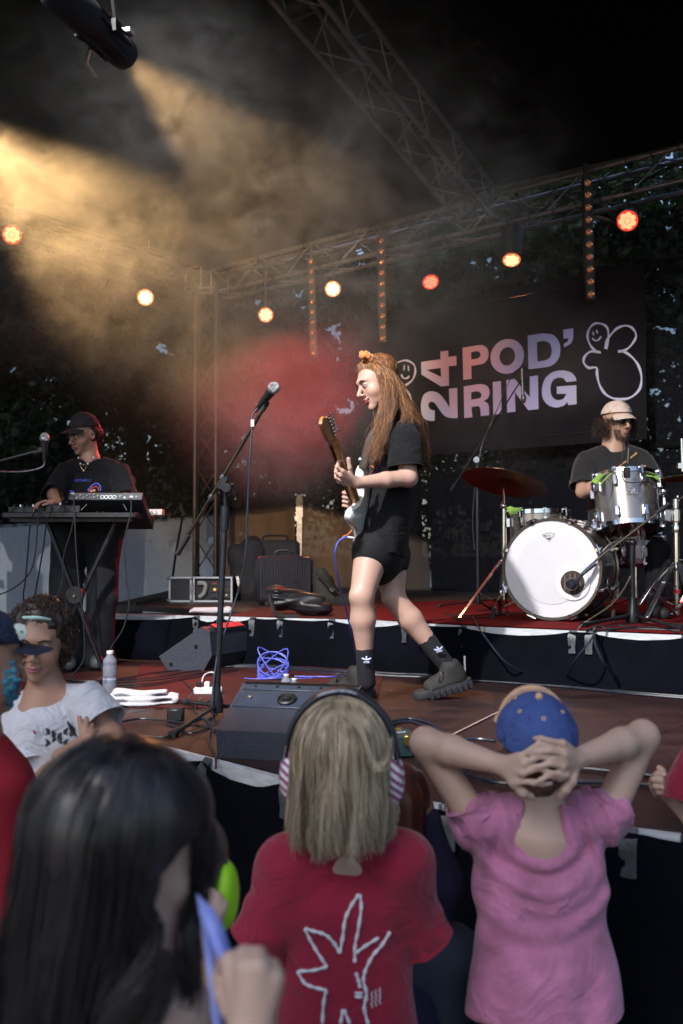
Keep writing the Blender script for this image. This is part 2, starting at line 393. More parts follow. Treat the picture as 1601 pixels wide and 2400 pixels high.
pb = wallpt(702, .06); mb = MB(); mb.box((pb.x, pb.y, (1.1 + 2.3) / 2), (.06, .06, 1.2)); mb.box((pb.x, pb.y, 1.12), (.2, .2, .02)); mb.box((pb.x, pb.y - .035, 2.15), (.08, .012, .22))
tag(mb.build('post', M['steel'], smooth=False), 'grey metal post where the two mesh panels meet', 'post')
# slim batten that stiffens the black wall right of the banner
a, b = wallpt(1528, -.05), wallpt(1760, -.05); mb = MB()
mb.tube([V((a.x, a.y, zat(1528, 1048) + .0)), V((b.x, b.y, zat(1528, 1048)))], .02, 6); mb.tube([V((a.x, a.y, zat(1528, 612))), V((b.x, b.y, zat(1528, 612)))], .018, 6)
tag(mb.build('wall_batten', M['blackmetal']), 'thin dark battens across the mesh wall right of the banner', 'batten')
# roof membrane: hem just above the back truss, ridge over the stage
hem = [(-900, 455), (100, 500), (505, 640), (870, 538), (1081, 466), (1100, 462), (1155, 433), (1460, 366), (1640, 322), (2050, 240)]
def hempt(px):
    py = float(np.interp(px, [a for a, b in hem], [b for a, b in hem])); q = wallpt(px, -.2); q = V((q.x, q.y, 0))
    return V((q.x, q.y, EYE + (1290 - py) / FPX * q.y + .02))
front = [V((-6.5, 2.6, 4.6)), V((0, 2.2, 6.4)), V((6.5, 2.0, 4.9))]
rws = []; n = 60
for r in range(13):
    t = r / 12; row = []
    for k in range(n + 1):
        s = k / n; px = -900 + 2950 * s; h = hempt(px)
        f = front[0].lerp(front[1], s * 2) if s < .5 else front[1].lerp(front[2], s * 2 - 1)
        p = h.lerp(f, t); p.z += math.sin(PI * t) * (1.1 - .25 * math.cos(s * 12)); row.append(p)
    rws.append(row)
mb = MB(); mb.sheet(rws); rt = thing('stage_roof', 'black tent roof stretched over the stage above the trusses', 'tent roof', (0, 6, 5))
mb.build('membrane', M['roof'], rt, sharp=0)
mb = MB(); mb.tube([p + V((0, 0, -.02)) for p in rws[0]], .025, 6); mb.build('hem', mat('roof_hem', (.09, .085, .08), .8, var=.2), rt)
# side walls beyond the frame keep the tent dark
mb = MB(); L0 = hempt(-900); mb.sheet([[V((L0.x, L0.y, .9)), V((-6.5, 2.6, .9))], [V((L0.x, L0.y, L0.z)), V((-6.5, 2.6, 4.6))]])
R0 = hempt(2050); mb.sheet([[V((R0.x, R0.y, .9)), V((6.5, 2.0, .9))], [V((R0.x, R0.y, R0.z)), V((6.5, 2.0, 4.9))]])
tag(mb.build('side_curtain', M['roof'], sharp=0), 'black side curtains closing the tent left and right', 'curtain')

# ---------------------------------------------------------------- trusses
def truss(label, A, B, size, bays, upv=V((0, 0, 1)), cr=.024, br=.009, group=None, tm=None):
    tm = tm or M['truss']
    A = V(A); B = V(B); d, s, u = frame(B - A, upv); t = thing('truss', label, 'truss', A, group)
    cs = [s * (a * size / 2) + u * (b * size / 2) for a, b in ((-1, -1), (1, -1), (1, 1), (-1, 1))]
    for c in cs:
        mb = MB(); mb.tube([A + c, B + c], cr, 10); mb.build('chord', tm, t)
    for f in range(4):
        c0, c1 = cs[f], cs[(f + 1) % 4]
        for k in range(bays):
            p = A.lerp(B, (k + .04) / bays); q = A.lerp(B, (k + .96) / bays)
            mb = MB()
            if k % 2: mb.tube([p + c0, q + c1], br, 6, cap=False)
            else: mb.tube([p + c1, q + c0], br, 6, cap=False)
            mb.build('brace', tm, t)
    for k in (0, 1):
        mb = MB(); p = A.lerp(B, k)
        for i in range(4): mb.tube([p + cs[i], p + cs[(i + 1) % 4]], br * 1.3, 6, cap=False)
        mb.build('end_frame', M['truss'], t)
    return t
TZ = 4.93; TD = mat('truss_shaded', (.05, .05, .055), .5, metal=.6, var=.3)  # truss metal darkened in colour to imitate weaker light on tower and left truss
a = wall_hit(1720, .15); b = wall_hit(512, .15); a.z = b.z = TZ
truss('long black aluminium truss running along the top of the back wall above the banner', a, b, .29, 15)
c = b + V((-.1, 0, 0)); e = left_hit(-420); e.z = TZ + .12
truss('truss along the left side of the tent, half lost in the smoke', c + W2 * .3, e, .29, 9, tm=TD)
j = wall_hit(1120, .1); j.z = TZ + .15
dR = (P(690, -60, 6.9) - j)
truss('sloping roof truss rising from the back truss towards the camera', j, j + dR * 1.35, .33, 13, upv=V((0, 0, 1)))
tb = wall_hit(475, -.1); tb = V((tb.x + .1, tb.y - .4, 1.0))
truss('upright truss tower at the back left corner behind the flight case', tb, tb + V((0, 0, 3.7)), .24, 9, tm=TD)
# cables wound along the back truss
mb = MB()
for k in range(5):
    pts = []
    for i in range(40):
        q = a.lerp(b, i / 39); pts.append(q + V((0, 0, -.1 + .05 * k + .035 * math.sin(i * 1.3 + k * 2))) + N2 * (.05 * math.sin(i * .9 + k)))
    mb.tube(smoothpath(pts, 3), .008, 5)
for k in range(26):
    q = a.lerp(b, (k + .5) / 26); mb.torus(q + N2 * -.145 + V((0, 0, random.choice((-.145, .145)))), a - b, .03, .006, 12, 5)
tag(mb.build('power_cable', M['cable']), 'bundle of black cables strapped along the back truss', 'cable')

# ---------------------------------------------------------------- lamps
def lens_mats(core, rim, k):
    return emat('lens_core', core, k), emat('lens_rim', rim, k * .5)
def par_lamp(label, pos, aim, r, core, rim, k, hang=None, spot=None):
    r *= .93; k *= .75
    d = V(aim).normalized(); q = d.to_track_quat('-Z', 'Y')
    t = thing('stage_lamp', label, 'stage lamp', pos, 'round LED lamps hanging around the stage'); t.rotation_mode = 'QUATERNION'; t.rotation_quaternion = q
    mb = MB(); mb.lathe([(r, -.012), (r * 1.04, 0), (r * 1.04, .03), (r * .96, .05), (r * .92, .14), (r * .7, .19), (r * .3, .2)], n=28, cap=True)
    for i in range(10): 
        a_ = 2 * PI * i / 10; mb.box((math.cos(a_) * r * .95, math.sin(a_) * r * .95, .1), (.012, .012, .09))
    mb.build('housing', M['black'], t, local=True)
    mc, mr = lens_mats(core, rim, k)
    mb = MB(); mb.lathe([(r * .9, -.006), (r * .9, -.014)], n=24); mb.build('lens_plate', mr, t, local=True)
    rr = r * .30
    for i in range(8):
        x, y = (0, 0) if i == 7 else (math.cos(i * 2 * PI / 7) * r * .6, math.sin(i * 2 * PI / 7) * r * .6)
        mb = MB(); mb.ell((x, y, -.014), (rr, rr, rr * .5), n=10, m=6); mb.build('lens', mc, t, local=True)
    mb = MB(); mb.torus((0, 0, -.008), V((0, 0, 1)), r * .97, .007, 28, 6); mb.build('bezel', mr, t, local=True)
    for i, s_ in enumerate((-1, 1)):
        mb = MB(); mb.box((s_ * r * 1.12, 0, .13), (.012, .035, .22)); mb.build('yoke', M['blackmetal'], t, local=True)
    if hang is not None:
        top = V(hang); p0 = V(pos) - d * .1
        mb = MB(); mb.tube([p0 + V((0, 0, .0)), V((p0.x, p0.y, p0.z + .12)), V((top.x, top.y, top.z))], .006, 6)
        mb.box(top, (.06, .06, .08)); h = mb.build('hanging_bracket', M['blackmetal'])
        tag(h, 'dark bracket holding the ' + ' '.join(label.replace('round ', '').split()[:11]), 'bracket')
    if spot:
        sd = bpy.data.lights.new('par_light', 'SPOT'); sd.energy = spot[0]; sd.color = spot[1]; sd.spot_size = math.radians(spot[2]); sd.spot_blend = .6; sd.shadow_soft_size = r * .6
        so = bpy.data.objects.new('par_light', sd); COL.objects.link(so); so.parent = t; so.location = (0, 0, -.06)
        if len(spot) > 3:
            so.rotation_mode = 'QUATERNION'; w = (V(spot[3]) - V(pos)).normalized().to_track_quat('-Z', 'Y'); so.rotation_quaternion = q.inverted() @ w
    return t
RED, ORG, WRM = (1, .12, .05), (1, .33, .09), (1, .55, .26)
tocam = lambda p, dz=-.25, dx=0: V((-p.x + dx, -p.y, EYE - p.z + 3 * dz))
def truss_top(p): return None
for (px, py, Y, r, core, rim, k, dz, dx, lab, spot) in [
    (28, 550, 9.3, .092, (1, .42, .18), (1, .08, .03), 2.6, -.3, 0, 'round red-orange LED lamp at the far left edge', (60, (1, .06, .05), 50, P(330, 900, 7.5))),
    (341, 697, 10.2, .084, (1, .68, .36), (1, .35, .12), 4.0, -.45, 0, 'round warm white LED lamp above the keyboard player', (55, WRM, 60)),
    (623, 738, 11.0, .084, (1, .55, .26), (1, .25, .08), 3.4, -.35, 0, 'round amber LED lamp, the lowest, above the vocal microphone', (55, ORG, 60)),
    (780, 677, 10.7, .086, (1, .68, .36), (1, .35, .12), 4.0, -.3, 0, 'round warm white LED lamp left of the middle light bar', (55, WRM, 60)),
    (1009, 660, 10.0, .086, (1, .22, .12), (1, .06, .03), 2.2, -2.2, 2.5, 'round red LED lamp tilted away above the banner digits', (1250, (1, .03, .045), 23, P(665, 940, 7.6))),
    (1199, 608, 9.5, .088, (1, .5, .22), (1, .2, .06), 3.0, -4.5, 0, 'round orange LED lamp in a long black housing, pointing down over the banner', (70, ORG, 60)),
    (1471, 517, 8.6, .092, (1, .30, .14), (1, .06, .03), 2.6, -.7, -1, 'round red LED lamp at the right, high above the drummer', (22, (1, .06, .04), 60, P(1390, 1400, 6.2)))]:
    p = P(px, py, Y); q = wallpt(px); hz_ = min(TZ - .1, 9)
    par_lamp(lab, p, tocam(p, dz, dx), r, core, rim, k, hang=V((p.x, p.y, max(hz_, p.z + .25))), spot=spot)
# long black fixture over the down-pointing lamp
p = P(1199, 560, 9.5); mb = MB(); mb.lathe([(.06, -.17), (.105, -.16), (.11, .1), (.09, .16), (.05, .2)], p, V((.05, 0, 1)), 20); mb.box(p + V((0, -.1, .2)), (.03, .03, .12)); 
tag(mb.build('moving_head', M['black']), 'black moving-head fixture body above the down-pointing orange lamp', 'stage lamp')

def led_bar(label, px, ys, Y, tilt):
    zs = [P(px, y, Y).z for y in ys]; X = P(px, ys[0], Y).x
    t = thing('light_bar', label, 'light bar', (X, Y, zs[0]), 'upright LED bars hanging from the back truss')
    t.rotation_euler = (0, tilt, 0)
    sp = abs(zs[1] - zs[0]); H = abs(zs[-1] - zs[0]) + sp * .9
    mb = MB(); mb.box((0, 0, -H / 2 + sp * .45), (.085, .06, H), bev=.006); mb.box((0, .02, .12), (.04, .04, .14)); mb.build('housing', M['black'], t, local=True)
    for k in range(len(ys)):
        mb = MB(); z = -k * sp; mb.lathe([(.027, -.031), (.030, -.036), (.029, -.040), (.022, -.036), (.012, -.032)], (0, 0, z), V((0, -1, 0)) * -1, 14, cap=False)
        mb.ell((0, -.037, z), (.016, .008, .016), n=10, m=6)
        mb.v = [(v[0], v[1], v[2]) for v in mb.v]
        mb.build('lens', LENSM, t, local=True)
    return t
LENSM = mat('copper_lens', (.75, .36, .22), .2, metal=.9, var=.5, vscale=90, emis=(1, .38, .2), estr=.05)
led_bar('upright LED bar nearest the corner, above and left of the singer', 729, [615 + i * 23.6 for i in range(10)], 11.0, -.03)
led_bar('middle upright LED bar, directly above the singer', 893, [567 + i * 25.1 for i in range(10)], 10.2, -.015)
led_bar('longest-looking upright LED bar in front of the banner at right', 1375, [432 + i * 28.8 for i in range(10)], 8.75, -.02)

# two profile spots that throw the golden beams
def profile_spot(label, mouth, aim, r, L, energy, ang, color, grp=True):
    d = (V(aim) - V(mouth)).normalized(); q = d.to_track_quat('-Z', 'Y')
    t = thing('profile_spot', label, 'spotlight', mouth, 'profile spotlights with golden beams'); t.rotation_mode = 'QUATERNION'; t.rotation_quaternion = q
    mb = MB(); mb.lathe([(r * .8, .035), (r * .86, 0), (r, .0), (r * 1.02, .02), (r * 1.02, .1), (r * .95, .11), (r * .95, L * .6), (r * 1.15, L * .62), (r * 1.15, L), (r * .6, L + .05)], n=28, cap=False)
    for i in range(8):
        a_ = 2 * PI * i / 8; mb.box((math.cos(a_) * r * 1.03, math.sin(a_) * r * 1.03, L * .4), (.012, .012, L * .55), ax=(V((math.cos(a_), math.sin(a_), 0)), V((-math.sin(a_), math.cos(a_), 0)), V((0, 0, 1))))
    mb.build('barrel', mat('lamp_body', (.02, .022, .032), .65, metal=0, var=.3), t, local=True)
    mb = MB(); mb.box((r * .62, r * 1.02, .05), (.05, .02, .05)); mb.build('latch', M['white'], t, local=True)
    mb = MB()
    for s_ in (-1, 1):
        mb.box((s_ * r * 1.25, 0, L * .42), (.02, .05, .05)); mb.tube([V((s_ * r * 1.25, 0, L * .42)), V((s_ * r * 1.3, r * 2.2, L * .5))], .012, 6)
    mb.tube([V((-r * 1.3, r * 2.2, L * .5)), V((r * 1.3, r * 2.2, L * .5))], .012, 6); mb.build('yoke', M['blackmetal'], t, local=True)
    mb = MB(); mb.tube([V((-r * 1.1, -r * .6, L * .3)), V((-r * 1.7, -r * 1.1, L * .22)), V((-r * 1.6, -r * 1.6, L * .1))], .008, 6); mb.build('safety_hook', M['steel'], t, local=True)
    mb = MB(); mb.lathe([(0.001, .03), (r * .8, .03)], n=24, cap=False); mb.build('glass', emat('hot_glass', (1, .72, .38), 6), t, local=True)
    sd = bpy.data.lights.new('beam_light', 'SPOT'); sd.energy = energy; sd.color = color; sd.spot_size = math.radians(ang); sd.spot_blend = .45; sd.shadow_soft_size = r * .7
    so = bpy.data.objects.new('beam_light', sd); COL.objects.link(so); so.parent = t; so.location = (0, 0, -.03)
    return t
GOLD = (1, .60, .25)
profile_spot('dark spotlight barrel at top left, sending a golden beam down through smoke', P(290, 128, 4.2), P(820, 640, 8.2), .066, .55, 400, 29, GOLD)
profile_spot('spotlight just left of the frame whose wide golden beam enters at the left edge', P(-120, 268, 5.0), P(490, 800, 9.0), .09, .5, 1500, 42, GOLD)
# white front-of-stage spot hung at the left front roof edge
profile_spot('spotlight on the front left of the tent roof lighting singer and drums', V((-1.7, 1.7, 4.9)), P(1110, 1220, 5.5), .09, .5, 1450, 56, (1, .97, .95))

# ---------------------------------------------------------------- smoke
def smoke_mat(name, dens, scale, lo, hi, col=(.95, .95, .95), aniso=0.0, seed=0, dist=1.2):
    m = bpy.data.materials.new(name); m.use_nodes = True; nt = m.node_tree
    for n_ in list(nt.nodes): nt.nodes.remove(n_)
    out = nt.nodes.new('ShaderNodeOutputMaterial'); pv = nt.nodes.new('ShaderNodeVolumePrincipled'); nt.links.new(pv.outputs[0], out.inputs['Volume'])
    pv.inputs['Color'].default_value = (*col, 1); pv.inputs['Anisotropy'].default_value = aniso
    tc = nt.nodes.new('ShaderNodeTexCoord'); ln = nt.nodes.new('ShaderNodeVectorMath'); ln.operation = 'LENGTH'; nt.links.new(tc.outputs['Object'], ln.inputs[0])
    fo = nt.nodes.new('ShaderNodeMapRange'); fo.interpolation_type = 'SMOOTHSTEP'; fo.inputs[1].default_value = .98; fo.inputs[2].default_value = .25; fo.inputs[3].default_value = 0; fo.inputs[4].default_value = 1
    nt.links.new(ln.outputs['Value'], fo.inputs[0])
    geo = nt.nodes.new('ShaderNodeNewGeometry'); mp = nt.nodes.new('ShaderNodeMapping'); mp.inputs['Location'].default_value = (seed, seed * .7, 0); mp.inputs['Scale'].default_value = (1, 1, 1.2)
    nt.links.new(geo.outputs['Position'], mp.inputs[0])
    nz = nt.nodes.new('ShaderNodeTexNoise'); nz.inputs['Scale'].default_value = scale; nz.inputs['Detail'].default_value = 5; nz.inputs['Roughness'].default_value = .68; nz.inputs['Distortion'].default_value = dist
    nt.links.new(mp.outputs[0], nz.inputs[0])
    mr = nt.nodes.new('ShaderNodeMapRange'); mr.inputs[1].default_value = lo; mr.inputs[2].default_value = hi; mr.inputs[3].default_value = .03; mr.inputs[4].default_value = 1; nt.links.new(nz.outputs[0], mr.inputs[0])
    m1 = nt.nodes.new('ShaderNodeMath'); m1.operation = 'MULTIPLY'; nt.links.new(fo.outputs[0], m1.inputs[0]); nt.links.new(mr.outputs[0], m1.inputs[1])
    m2 = nt.nodes.new('ShaderNodeMath'); m2.operation = 'MULTIPLY'; m2.inputs[1].default_value = dens; nt.links.new(m1.outputs[0], m2.inputs[0]); nt.links.new(m2.outputs[0], pv.inputs['Density'])
    return m
def puff(c, r, m, rot=(0, 0, 0)):
    mb = MB(); mb.ell((0, 0, 0), 1, n=20, m=10); o = mb.build('smoke', m, local=True); o.location = c; o.scale = r; o.rotation_euler = rot
    tag(o, kind='stuff'); return o
puff(P(420, 430, 6.6), (3.2, 2.0, 1.85), smoke_mat('smoke_gold', .40, 2.4, .44, .68, seed=3, dist=1.5))
puff(P(670, 940, 7.6), (1.25, .9, .95), smoke_mat('smoke_red', .6, 1.6, .34, .66, seed=9))
puff(P(360, 200, 4.8), (.8, .7, .6), smoke_mat('smoke_near', .26, 3.2, .42, .64, seed=12, dist=2))
puff(P(1150, 860, 8.0), (1.9, .8, 1.3), smoke_mat('smoke_thin', .10, 1.2, .35, .65, seed=5))
# red floor lamp behind the black suitcase lights the cloud behind the singer
0 and par_lamp('small red LED lamp on the riser behind the stacked cases', P(640, 1330, 9.6), P(690, 930, 7.7) - P(640, 1330, 9.6), .08, (1, .2, .1), (1, .05, .03), 2, spot=(900, (1, .03, .05), 44))

# ---------------------------------------------------------------- stage deck, skirt, riser
def clip_poly(poly, a, b):
    """keep the part of a 2D polygon left of a->b"""
    out = []; n = len(poly)
    sd = lambda p: (b[0] - a[0]) * (p[1] - a[1]) - (b[1] - a[1]) * (p[0] - a[0])
    for i in range(n):
        p, q = poly[i], poly[(i + 1) % n]; sp, sq = sd(p), sd(q)
        if sp >= 0: out.append(p)
        if sp * sq < 0:
            t = sp / (sp - sq); out.append((p[0] + (q[0] - p[0]) * t, p[1] + (q[1] - p[1]) * t))
    return out
edge = [V((-4.6, 8.2, 0)), V((-1.75, 4.85, 0))] + [G(px, py, DECK) for px, py in ((415, 1752), (670, 1818), (1040, 1880), (1601, 1950))]
e_ = (edge[-1] - edge[-2]).normalized(); edge.append(edge[-1] + e_ * 2.6)
dkm = mat('stage_plywood', (.020, .009, .010), .40, var=.45, vscale=3, bump=.35, bscale=160, color2=(.034, .015, .015), spec=.6, stretch=(1, 3, 1))
M['deck'] = dkm
nt = dkm.node_tree; b = nt.nodes['Principled BSDF']; tc = nt.nodes.new('ShaderNodeTexCoord'); src = b.inputs['Base Color'].links[0].from_socket
for sc_, lo_, hi_, col_, ani_ in ((9, .66, .72, (.12, .085, .075, 1), (1, .08, 1)), (45, .74, .78, (.30, .26, .24, 1), (1, 1, 1)), (2.2, .52, .70, (.012, .008, .009, 1), (1, 1, 1))):
    mp = nt.nodes.new('ShaderNodeMapping'); mp.inputs['Scale'].default_value = ani_; mp.inputs['Rotation'].default_value = (0, 0, .7 * sc_); nt.links.new(tc.outputs['Object'], mp.inputs[0]); nz = nt.nodes.new('ShaderNodeTexNoise'); nz.inputs['Scale'].default_value = sc_; nz.inputs['Detail'].default_value = 5; nt.links.new(mp.outputs[0], nz.inputs[0])
    mr = nt.nodes.new('ShaderNodeMapRange'); mr.inputs[1].default_value = lo_; mr.inputs[2].default_value = hi_; mr.inputs[4].default_value = .6; nt.links.new(nz.outputs[0], mr.inputs[0]); mx = nt.nodes.new('ShaderNodeMix'); mx.data_type = 'RGBA'; nt.links.new(mr.outputs[0], mx.inputs[0]); nt.links.new(src, mx.inputs[6]); mx.inputs[7].default_value = col_; src = mx.outputs[2]
nt.links.new(src, b.inputs['Base Color'])
def panels(tname, poly_edges, z, far, mat_, pw, ph, rot, label, thick=.04, x0=-8, x1=8, y0=0, y1=13):
    c_, s_ = math.cos(rot), math.sin(rot); out = []
    nx, ny = int((x1 - x0) / pw) + 1, int((y1 - y0) / ph) + 1
    for i in range(nx):
        for j in range(ny):
            r = [(x0 + i * pw + dx, y0 + j * ph + dy) for dx, dy in ((.002, .002), (pw - .002, .002), (pw - .002, ph - .002), (.002, ph - .002))]
            r = [(x * c_ - y * s_, x * s_ + y * c_ + 4) for x, y in r]
            for a, b in poly_edges:
                r = clip_poly(r, a, b)
                if len(r) < 3: break
            if len(r) >= 3:
                ar = abs(sum(r[k][0] * r[(k + 1) % len(r)][1] - r[(k + 1) % len(r)][0] * r[k][1] for k in range(len(r)))) / 2
                if ar > .02: out.append(r)
    return out
dk = thing('stage_deck', 'dark brown plywood stage floor that the singer walks on', 'stage', (0, 5, .5))
pe = [((edge[i].x, edge[i].y), (edge[i + 1].x, edge[i + 1].y)) for i in range(len(edge) - 1)] + [((6, 0), (6, 14)), ((6, 11.5), (-6, 11.5)), ((-4.6, 14), (-4.6, 0))]
for r in panels('deck', pe, DECK, 11, dkm, 2.0, 1.0, math.atan2(U2.y, U2.x), '', x0=-9, x1=9, y0=-9, y1=9):
    mb = MB(); mb.prism([V((x, y, DECK - .04)) for x, y in r], (0, 0, .04 + random.uniform(-.001, .0))); mb.build('deck_panel', dkm, dk, smooth=False)
# rail along the edge
def rail_and_skirt(parent, pts, z, railh, zbot, tapes, seg=60, sag=.05, cloth=M['skirt'], name='edge_rail', tapesz=.045):
    mb = MB(); P0 = [V((p.x, p.y, z)) for p in pts]
    for i in range(len(P0) - 1):
        d = (P0[i + 1] - P0[i]); L = d.length; d.normalize(); nrm = V((d.y, -d.x, 0))
        k = max(1, int(L / 2)); 
        for q in range(k):
            a_ = P0[i] + d * (L * q / k + .004); b_ = P0[i] + d * (L * (q + 1) / k - .004)
            mb.box((a_ + b_) / 2 + nrm * .012 + V((0, 0, -railh / 2 - .003)), ((b_ - a_).length, .022, railh), ax=(d, nrm, V((0, 0, 1))))
    mb.build(name, M['alu'], parent, smooth=False)
    # cumulative length
    Ls = [0]
    for i in range(len(P0) - 1): Ls.append(Ls[-1] + (P0[i + 1] - P0[i]).length)
    def at(s):
        i = max(0, min(len(P0) - 2, int(np.searchsorted(Ls, s)) - 1)); d = (P0[i + 1] - P0[i]).normalized()
        return P0[i] + d * (s - Ls[i]), V((d.y, -d.x, 0)), d
    n = int(Ls[-1] / .04); rows = [[] for _ in range(9)]
    tp = sorted(tapes)
    for k in range(n + 1):
        s = Ls[-1] * k / n; p, nr, d = at(s)
        lo = max([t for t in tp if t <= s], default=0); hi = min([t for t in tp if t > s], default=Ls[-1])
        x = (s - lo) / max(hi - lo, .01); dip = sag * 4 * x * (1 - x) * (.6 + .5 * math.sin(lo * 7 + 1))
        if hi - lo < .12: dip = 0
        zt = z - .006 - max(dip, 0)
        for r in range(9):
            t = r / 8; zz = zt + (zbot - zt) * t
            w = .018 + .03 * t * (math.sin(s * 11 + math.sin(s * 3) * 2) * .5 + .5) + .03 * t * mnoise.noise(V((s * 3, t * 2, 1))) + .008 * math.sin(s * 40 + t * 6) * (1 - t)
            rows[r].append(V((p.x, p.y, zz)) + nr * (w + .028))
    mc = MB(); mc.sheet(rows); mc.build('skirt_cloth', cloth, parent, sharp=0)
    for t_ in tp:
        p, nr, d = at(t_); mt = MB(); R_ = []
        for i in range(5):
            row = []
            for jx in range(4):
                zz = z + .002 - i * .03; row.append(V((p.x, p.y, zz)) + d * ((jx / 3 - .5) * tapesz + random.uniform(-.001, .001)) + nr * (.0535 + .01 * math.sin(i * 1.5 + jx) * (i / 4) + (.0 if i else -.03)))
            R_.append(row)
        mt.sheet(R_); mt.build('tape', M['tape'], parent, sharp=0)
    return Ls, at
def s_of(pts, px, py, z):
    g_ = G(px, py, z); best = (1e9, 0); L = 0
    for i in range(len(pts) - 1):
        a_, b_ = V((pts[i].x, pts[i].y, 0)), V((pts[i + 1].x, pts[i + 1].y, 0)); d = b_ - a_; t = max(0, min(1, (V((g_.x, g_.y, 0)) - a_).dot(d) / d.length_squared))
        q = a_ + d * t; dd = (q - V((g_.x, g_.y, 0))).length
        if dd < best[0]: best = (dd, L + d.length * t)
        L += d.length
    return best[1]
rail_and_skirt(dk, edge, DECK, .05, .02, [s_of(edge, px, py, DECK) for px, py in ((300, 1720), (502, 1775), (690, 1822), (1065, 1884), (1330, 1915), (1480, 1935), (1700, 1965))], sag=.045)

rz = RISER
redge = [G(180, 1434, rz), G(258, 1437, rz), G(870, 1452, rz), G(1140, 1468, rz), G(1601, 1487, rz)]
e_ = (redge[-1] - redge[-2]).normalized(); redge.append(redge[-1] + e_ * 1.6)
rs = thing('drum_riser', 'raised rear platform with black cloth front behind the singer', 'stage riser', (0, 7, DECK))
pe = [((redge[i].x, redge[i].y), (redge[i + 1].x, redge[i + 1].y)) for i in range(len(redge) - 1)] + [((5.5, 0), (5.5, 14)), ((6, 11.45), (-6, 11.45)), ((redge[0].x, 14), (redge[0].x, 0))]
rpm = mat('riser_plywood', (.040, .033, .032), .5, var=.4, vscale=4, bump=.3, bscale=120)
for r in panels('riser', pe, rz, 11, rpm, 2.0, 1.0, math.atan2(U2.y, U2.x), '', x0=-9, x1=9, y0=-9, y1=9):
    mb = MB(); mb.prism([V((x, y, rz - .04)) for x, y in r], (0, 0, .04)); mb.build('deck_panel', rpm, rs, smooth=False)
rail_and_skirt(rs, redge, rz, .045, DECK + .005, [s_of(redge, px, 1460, rz) for px in (330, 404, 500, 583, 728, 930, 1147, 1420, 1462, 1700)], sag=.03, tapesz=.04)
# carpets on the riser
def floor_sheet(name, label, cat, poly, z, m, th=.006):
    mb = MB(); mb.prism([V((p.x, p.y, z)) for p in poly], (0, 0, th)); return tag(mb.build(name, m, smooth=False), label, cat)
redm = mat('red_carpet', (.15, .010, .011), .95, var=.25, vscale=25, bump=.6, bscale=220, spec=.1)
ribm = mat('ribbed_mat', (.20, .016, .013), .8, var=.2, vscale=10)  # red stage light mixed into the colour of a dark mat
def add_stripes(m, scale, ang, strength=.9, dark=.35):
    nt = m.node_tree; b = nt.nodes['Principled BSDF']; tc = nt.nodes.new('ShaderNodeTexCoord'); mp = nt.nodes.new('ShaderNodeMapping'); mp.inputs['Rotation'].default_value = (0, 0, ang)
    wv = nt.nodes.new('ShaderNodeTexWave'); wv.inputs['Scale'].default_value = scale; nt.links.new(tc.outputs['Object'], mp.inputs[0]); nt.links.new(mp.outputs[0], wv.inputs[0])
    bp = nt.nodes.new('ShaderNodeBump'); bp.inputs['Strength'].default_value = strength; bp.inputs['Distance'].default_value = .01; nt.links.new(wv.outputs['Fac'], bp.inputs['Height']); nt.links.new(bp.outputs[0], b.inputs['Normal'])
    src = b.inputs['Base Color'].links[0].from_socket if b.inputs['Base Color'].links else None
    mx = nt.nodes.new('ShaderNodeMix'); mx.data_type = 'RGBA'; mx.blend_type = 'MULTIPLY'; mx.inputs[0].default_value = 1
    mr = nt.nodes.new('ShaderNodeMapRange'); mr.inputs[3].default_value = dark; mr.inputs[4].default_value = 1; nt.links.new(wv.outputs['Fac'], mr.inputs[0])
    if src: nt.links.new(src, mx.inputs[6])
    else: mx.inputs[6].default_value = b.inputs['Base Color'].default_value
    nt.links.new(mr.outputs[0], mx.inputs[7]); nt.links.new(mx.outputs[2], b.inputs['Base Color'])
add_stripes(ribm, 22, .5)
off = V((0, .012, 0))
floor_sheet('red_carpet', 'bright red carpet under the drum kit', 'carpet', [G(862, 1451, rz) + off, G(1140, 1467, rz) + off, G(1601, 1486, rz) + off, G(1760, 1494, rz) + off, V((4.2, 7.6, 0)), V((2.6, 8.6, 0)), G(905, 1412, rz)], rz, redm)
floor_sheet('ribbed_mat', 'dark ribbed riser mat left of the carpet, red light put into its colour', 'mat', [G(540, 1444, rz) + off, G(858, 1451.5, rz) + off, G(898, 1412, rz), G(700, 1404, rz)], rz, ribm)
ribm2 = mat('perforated_mat', (.12, .010, .010), .7, var=.3, vscale=8); add_stripes(ribm2, 20, -.5)  # redder than the rubber itself: red lamp light painted in
floor_sheet('ribbed_mat', 'long ribbed rubber mat with red light put into its colour, behind the front monitor', 'mat', [G(300, 1660, DECK), G(880, 1660, DECK), G(900, 1572, DECK), G(470, 1548, DECK), G(330, 1560, DECK)][::1], DECK, ribm2, .005)
# thin pale line of tape over the floor
a_, b_ = G(1060, 1725, DECK), G(1200, 1655, DECK); mb = MB(); d_ = (b_ - a_); mb.box((a_ + b_) / 2 + V((0, 0, .004)), (d_.length, .008, .004), ax=frame(d_)[:1] + (frame(d_)[1], V((0, 0, 1))))
tag(mb.build('floor_string', mat('string', (.45, .3, .27), .7), smooth=False), 'thin pale line stretched over the stage floor near the blue cap', 'string')
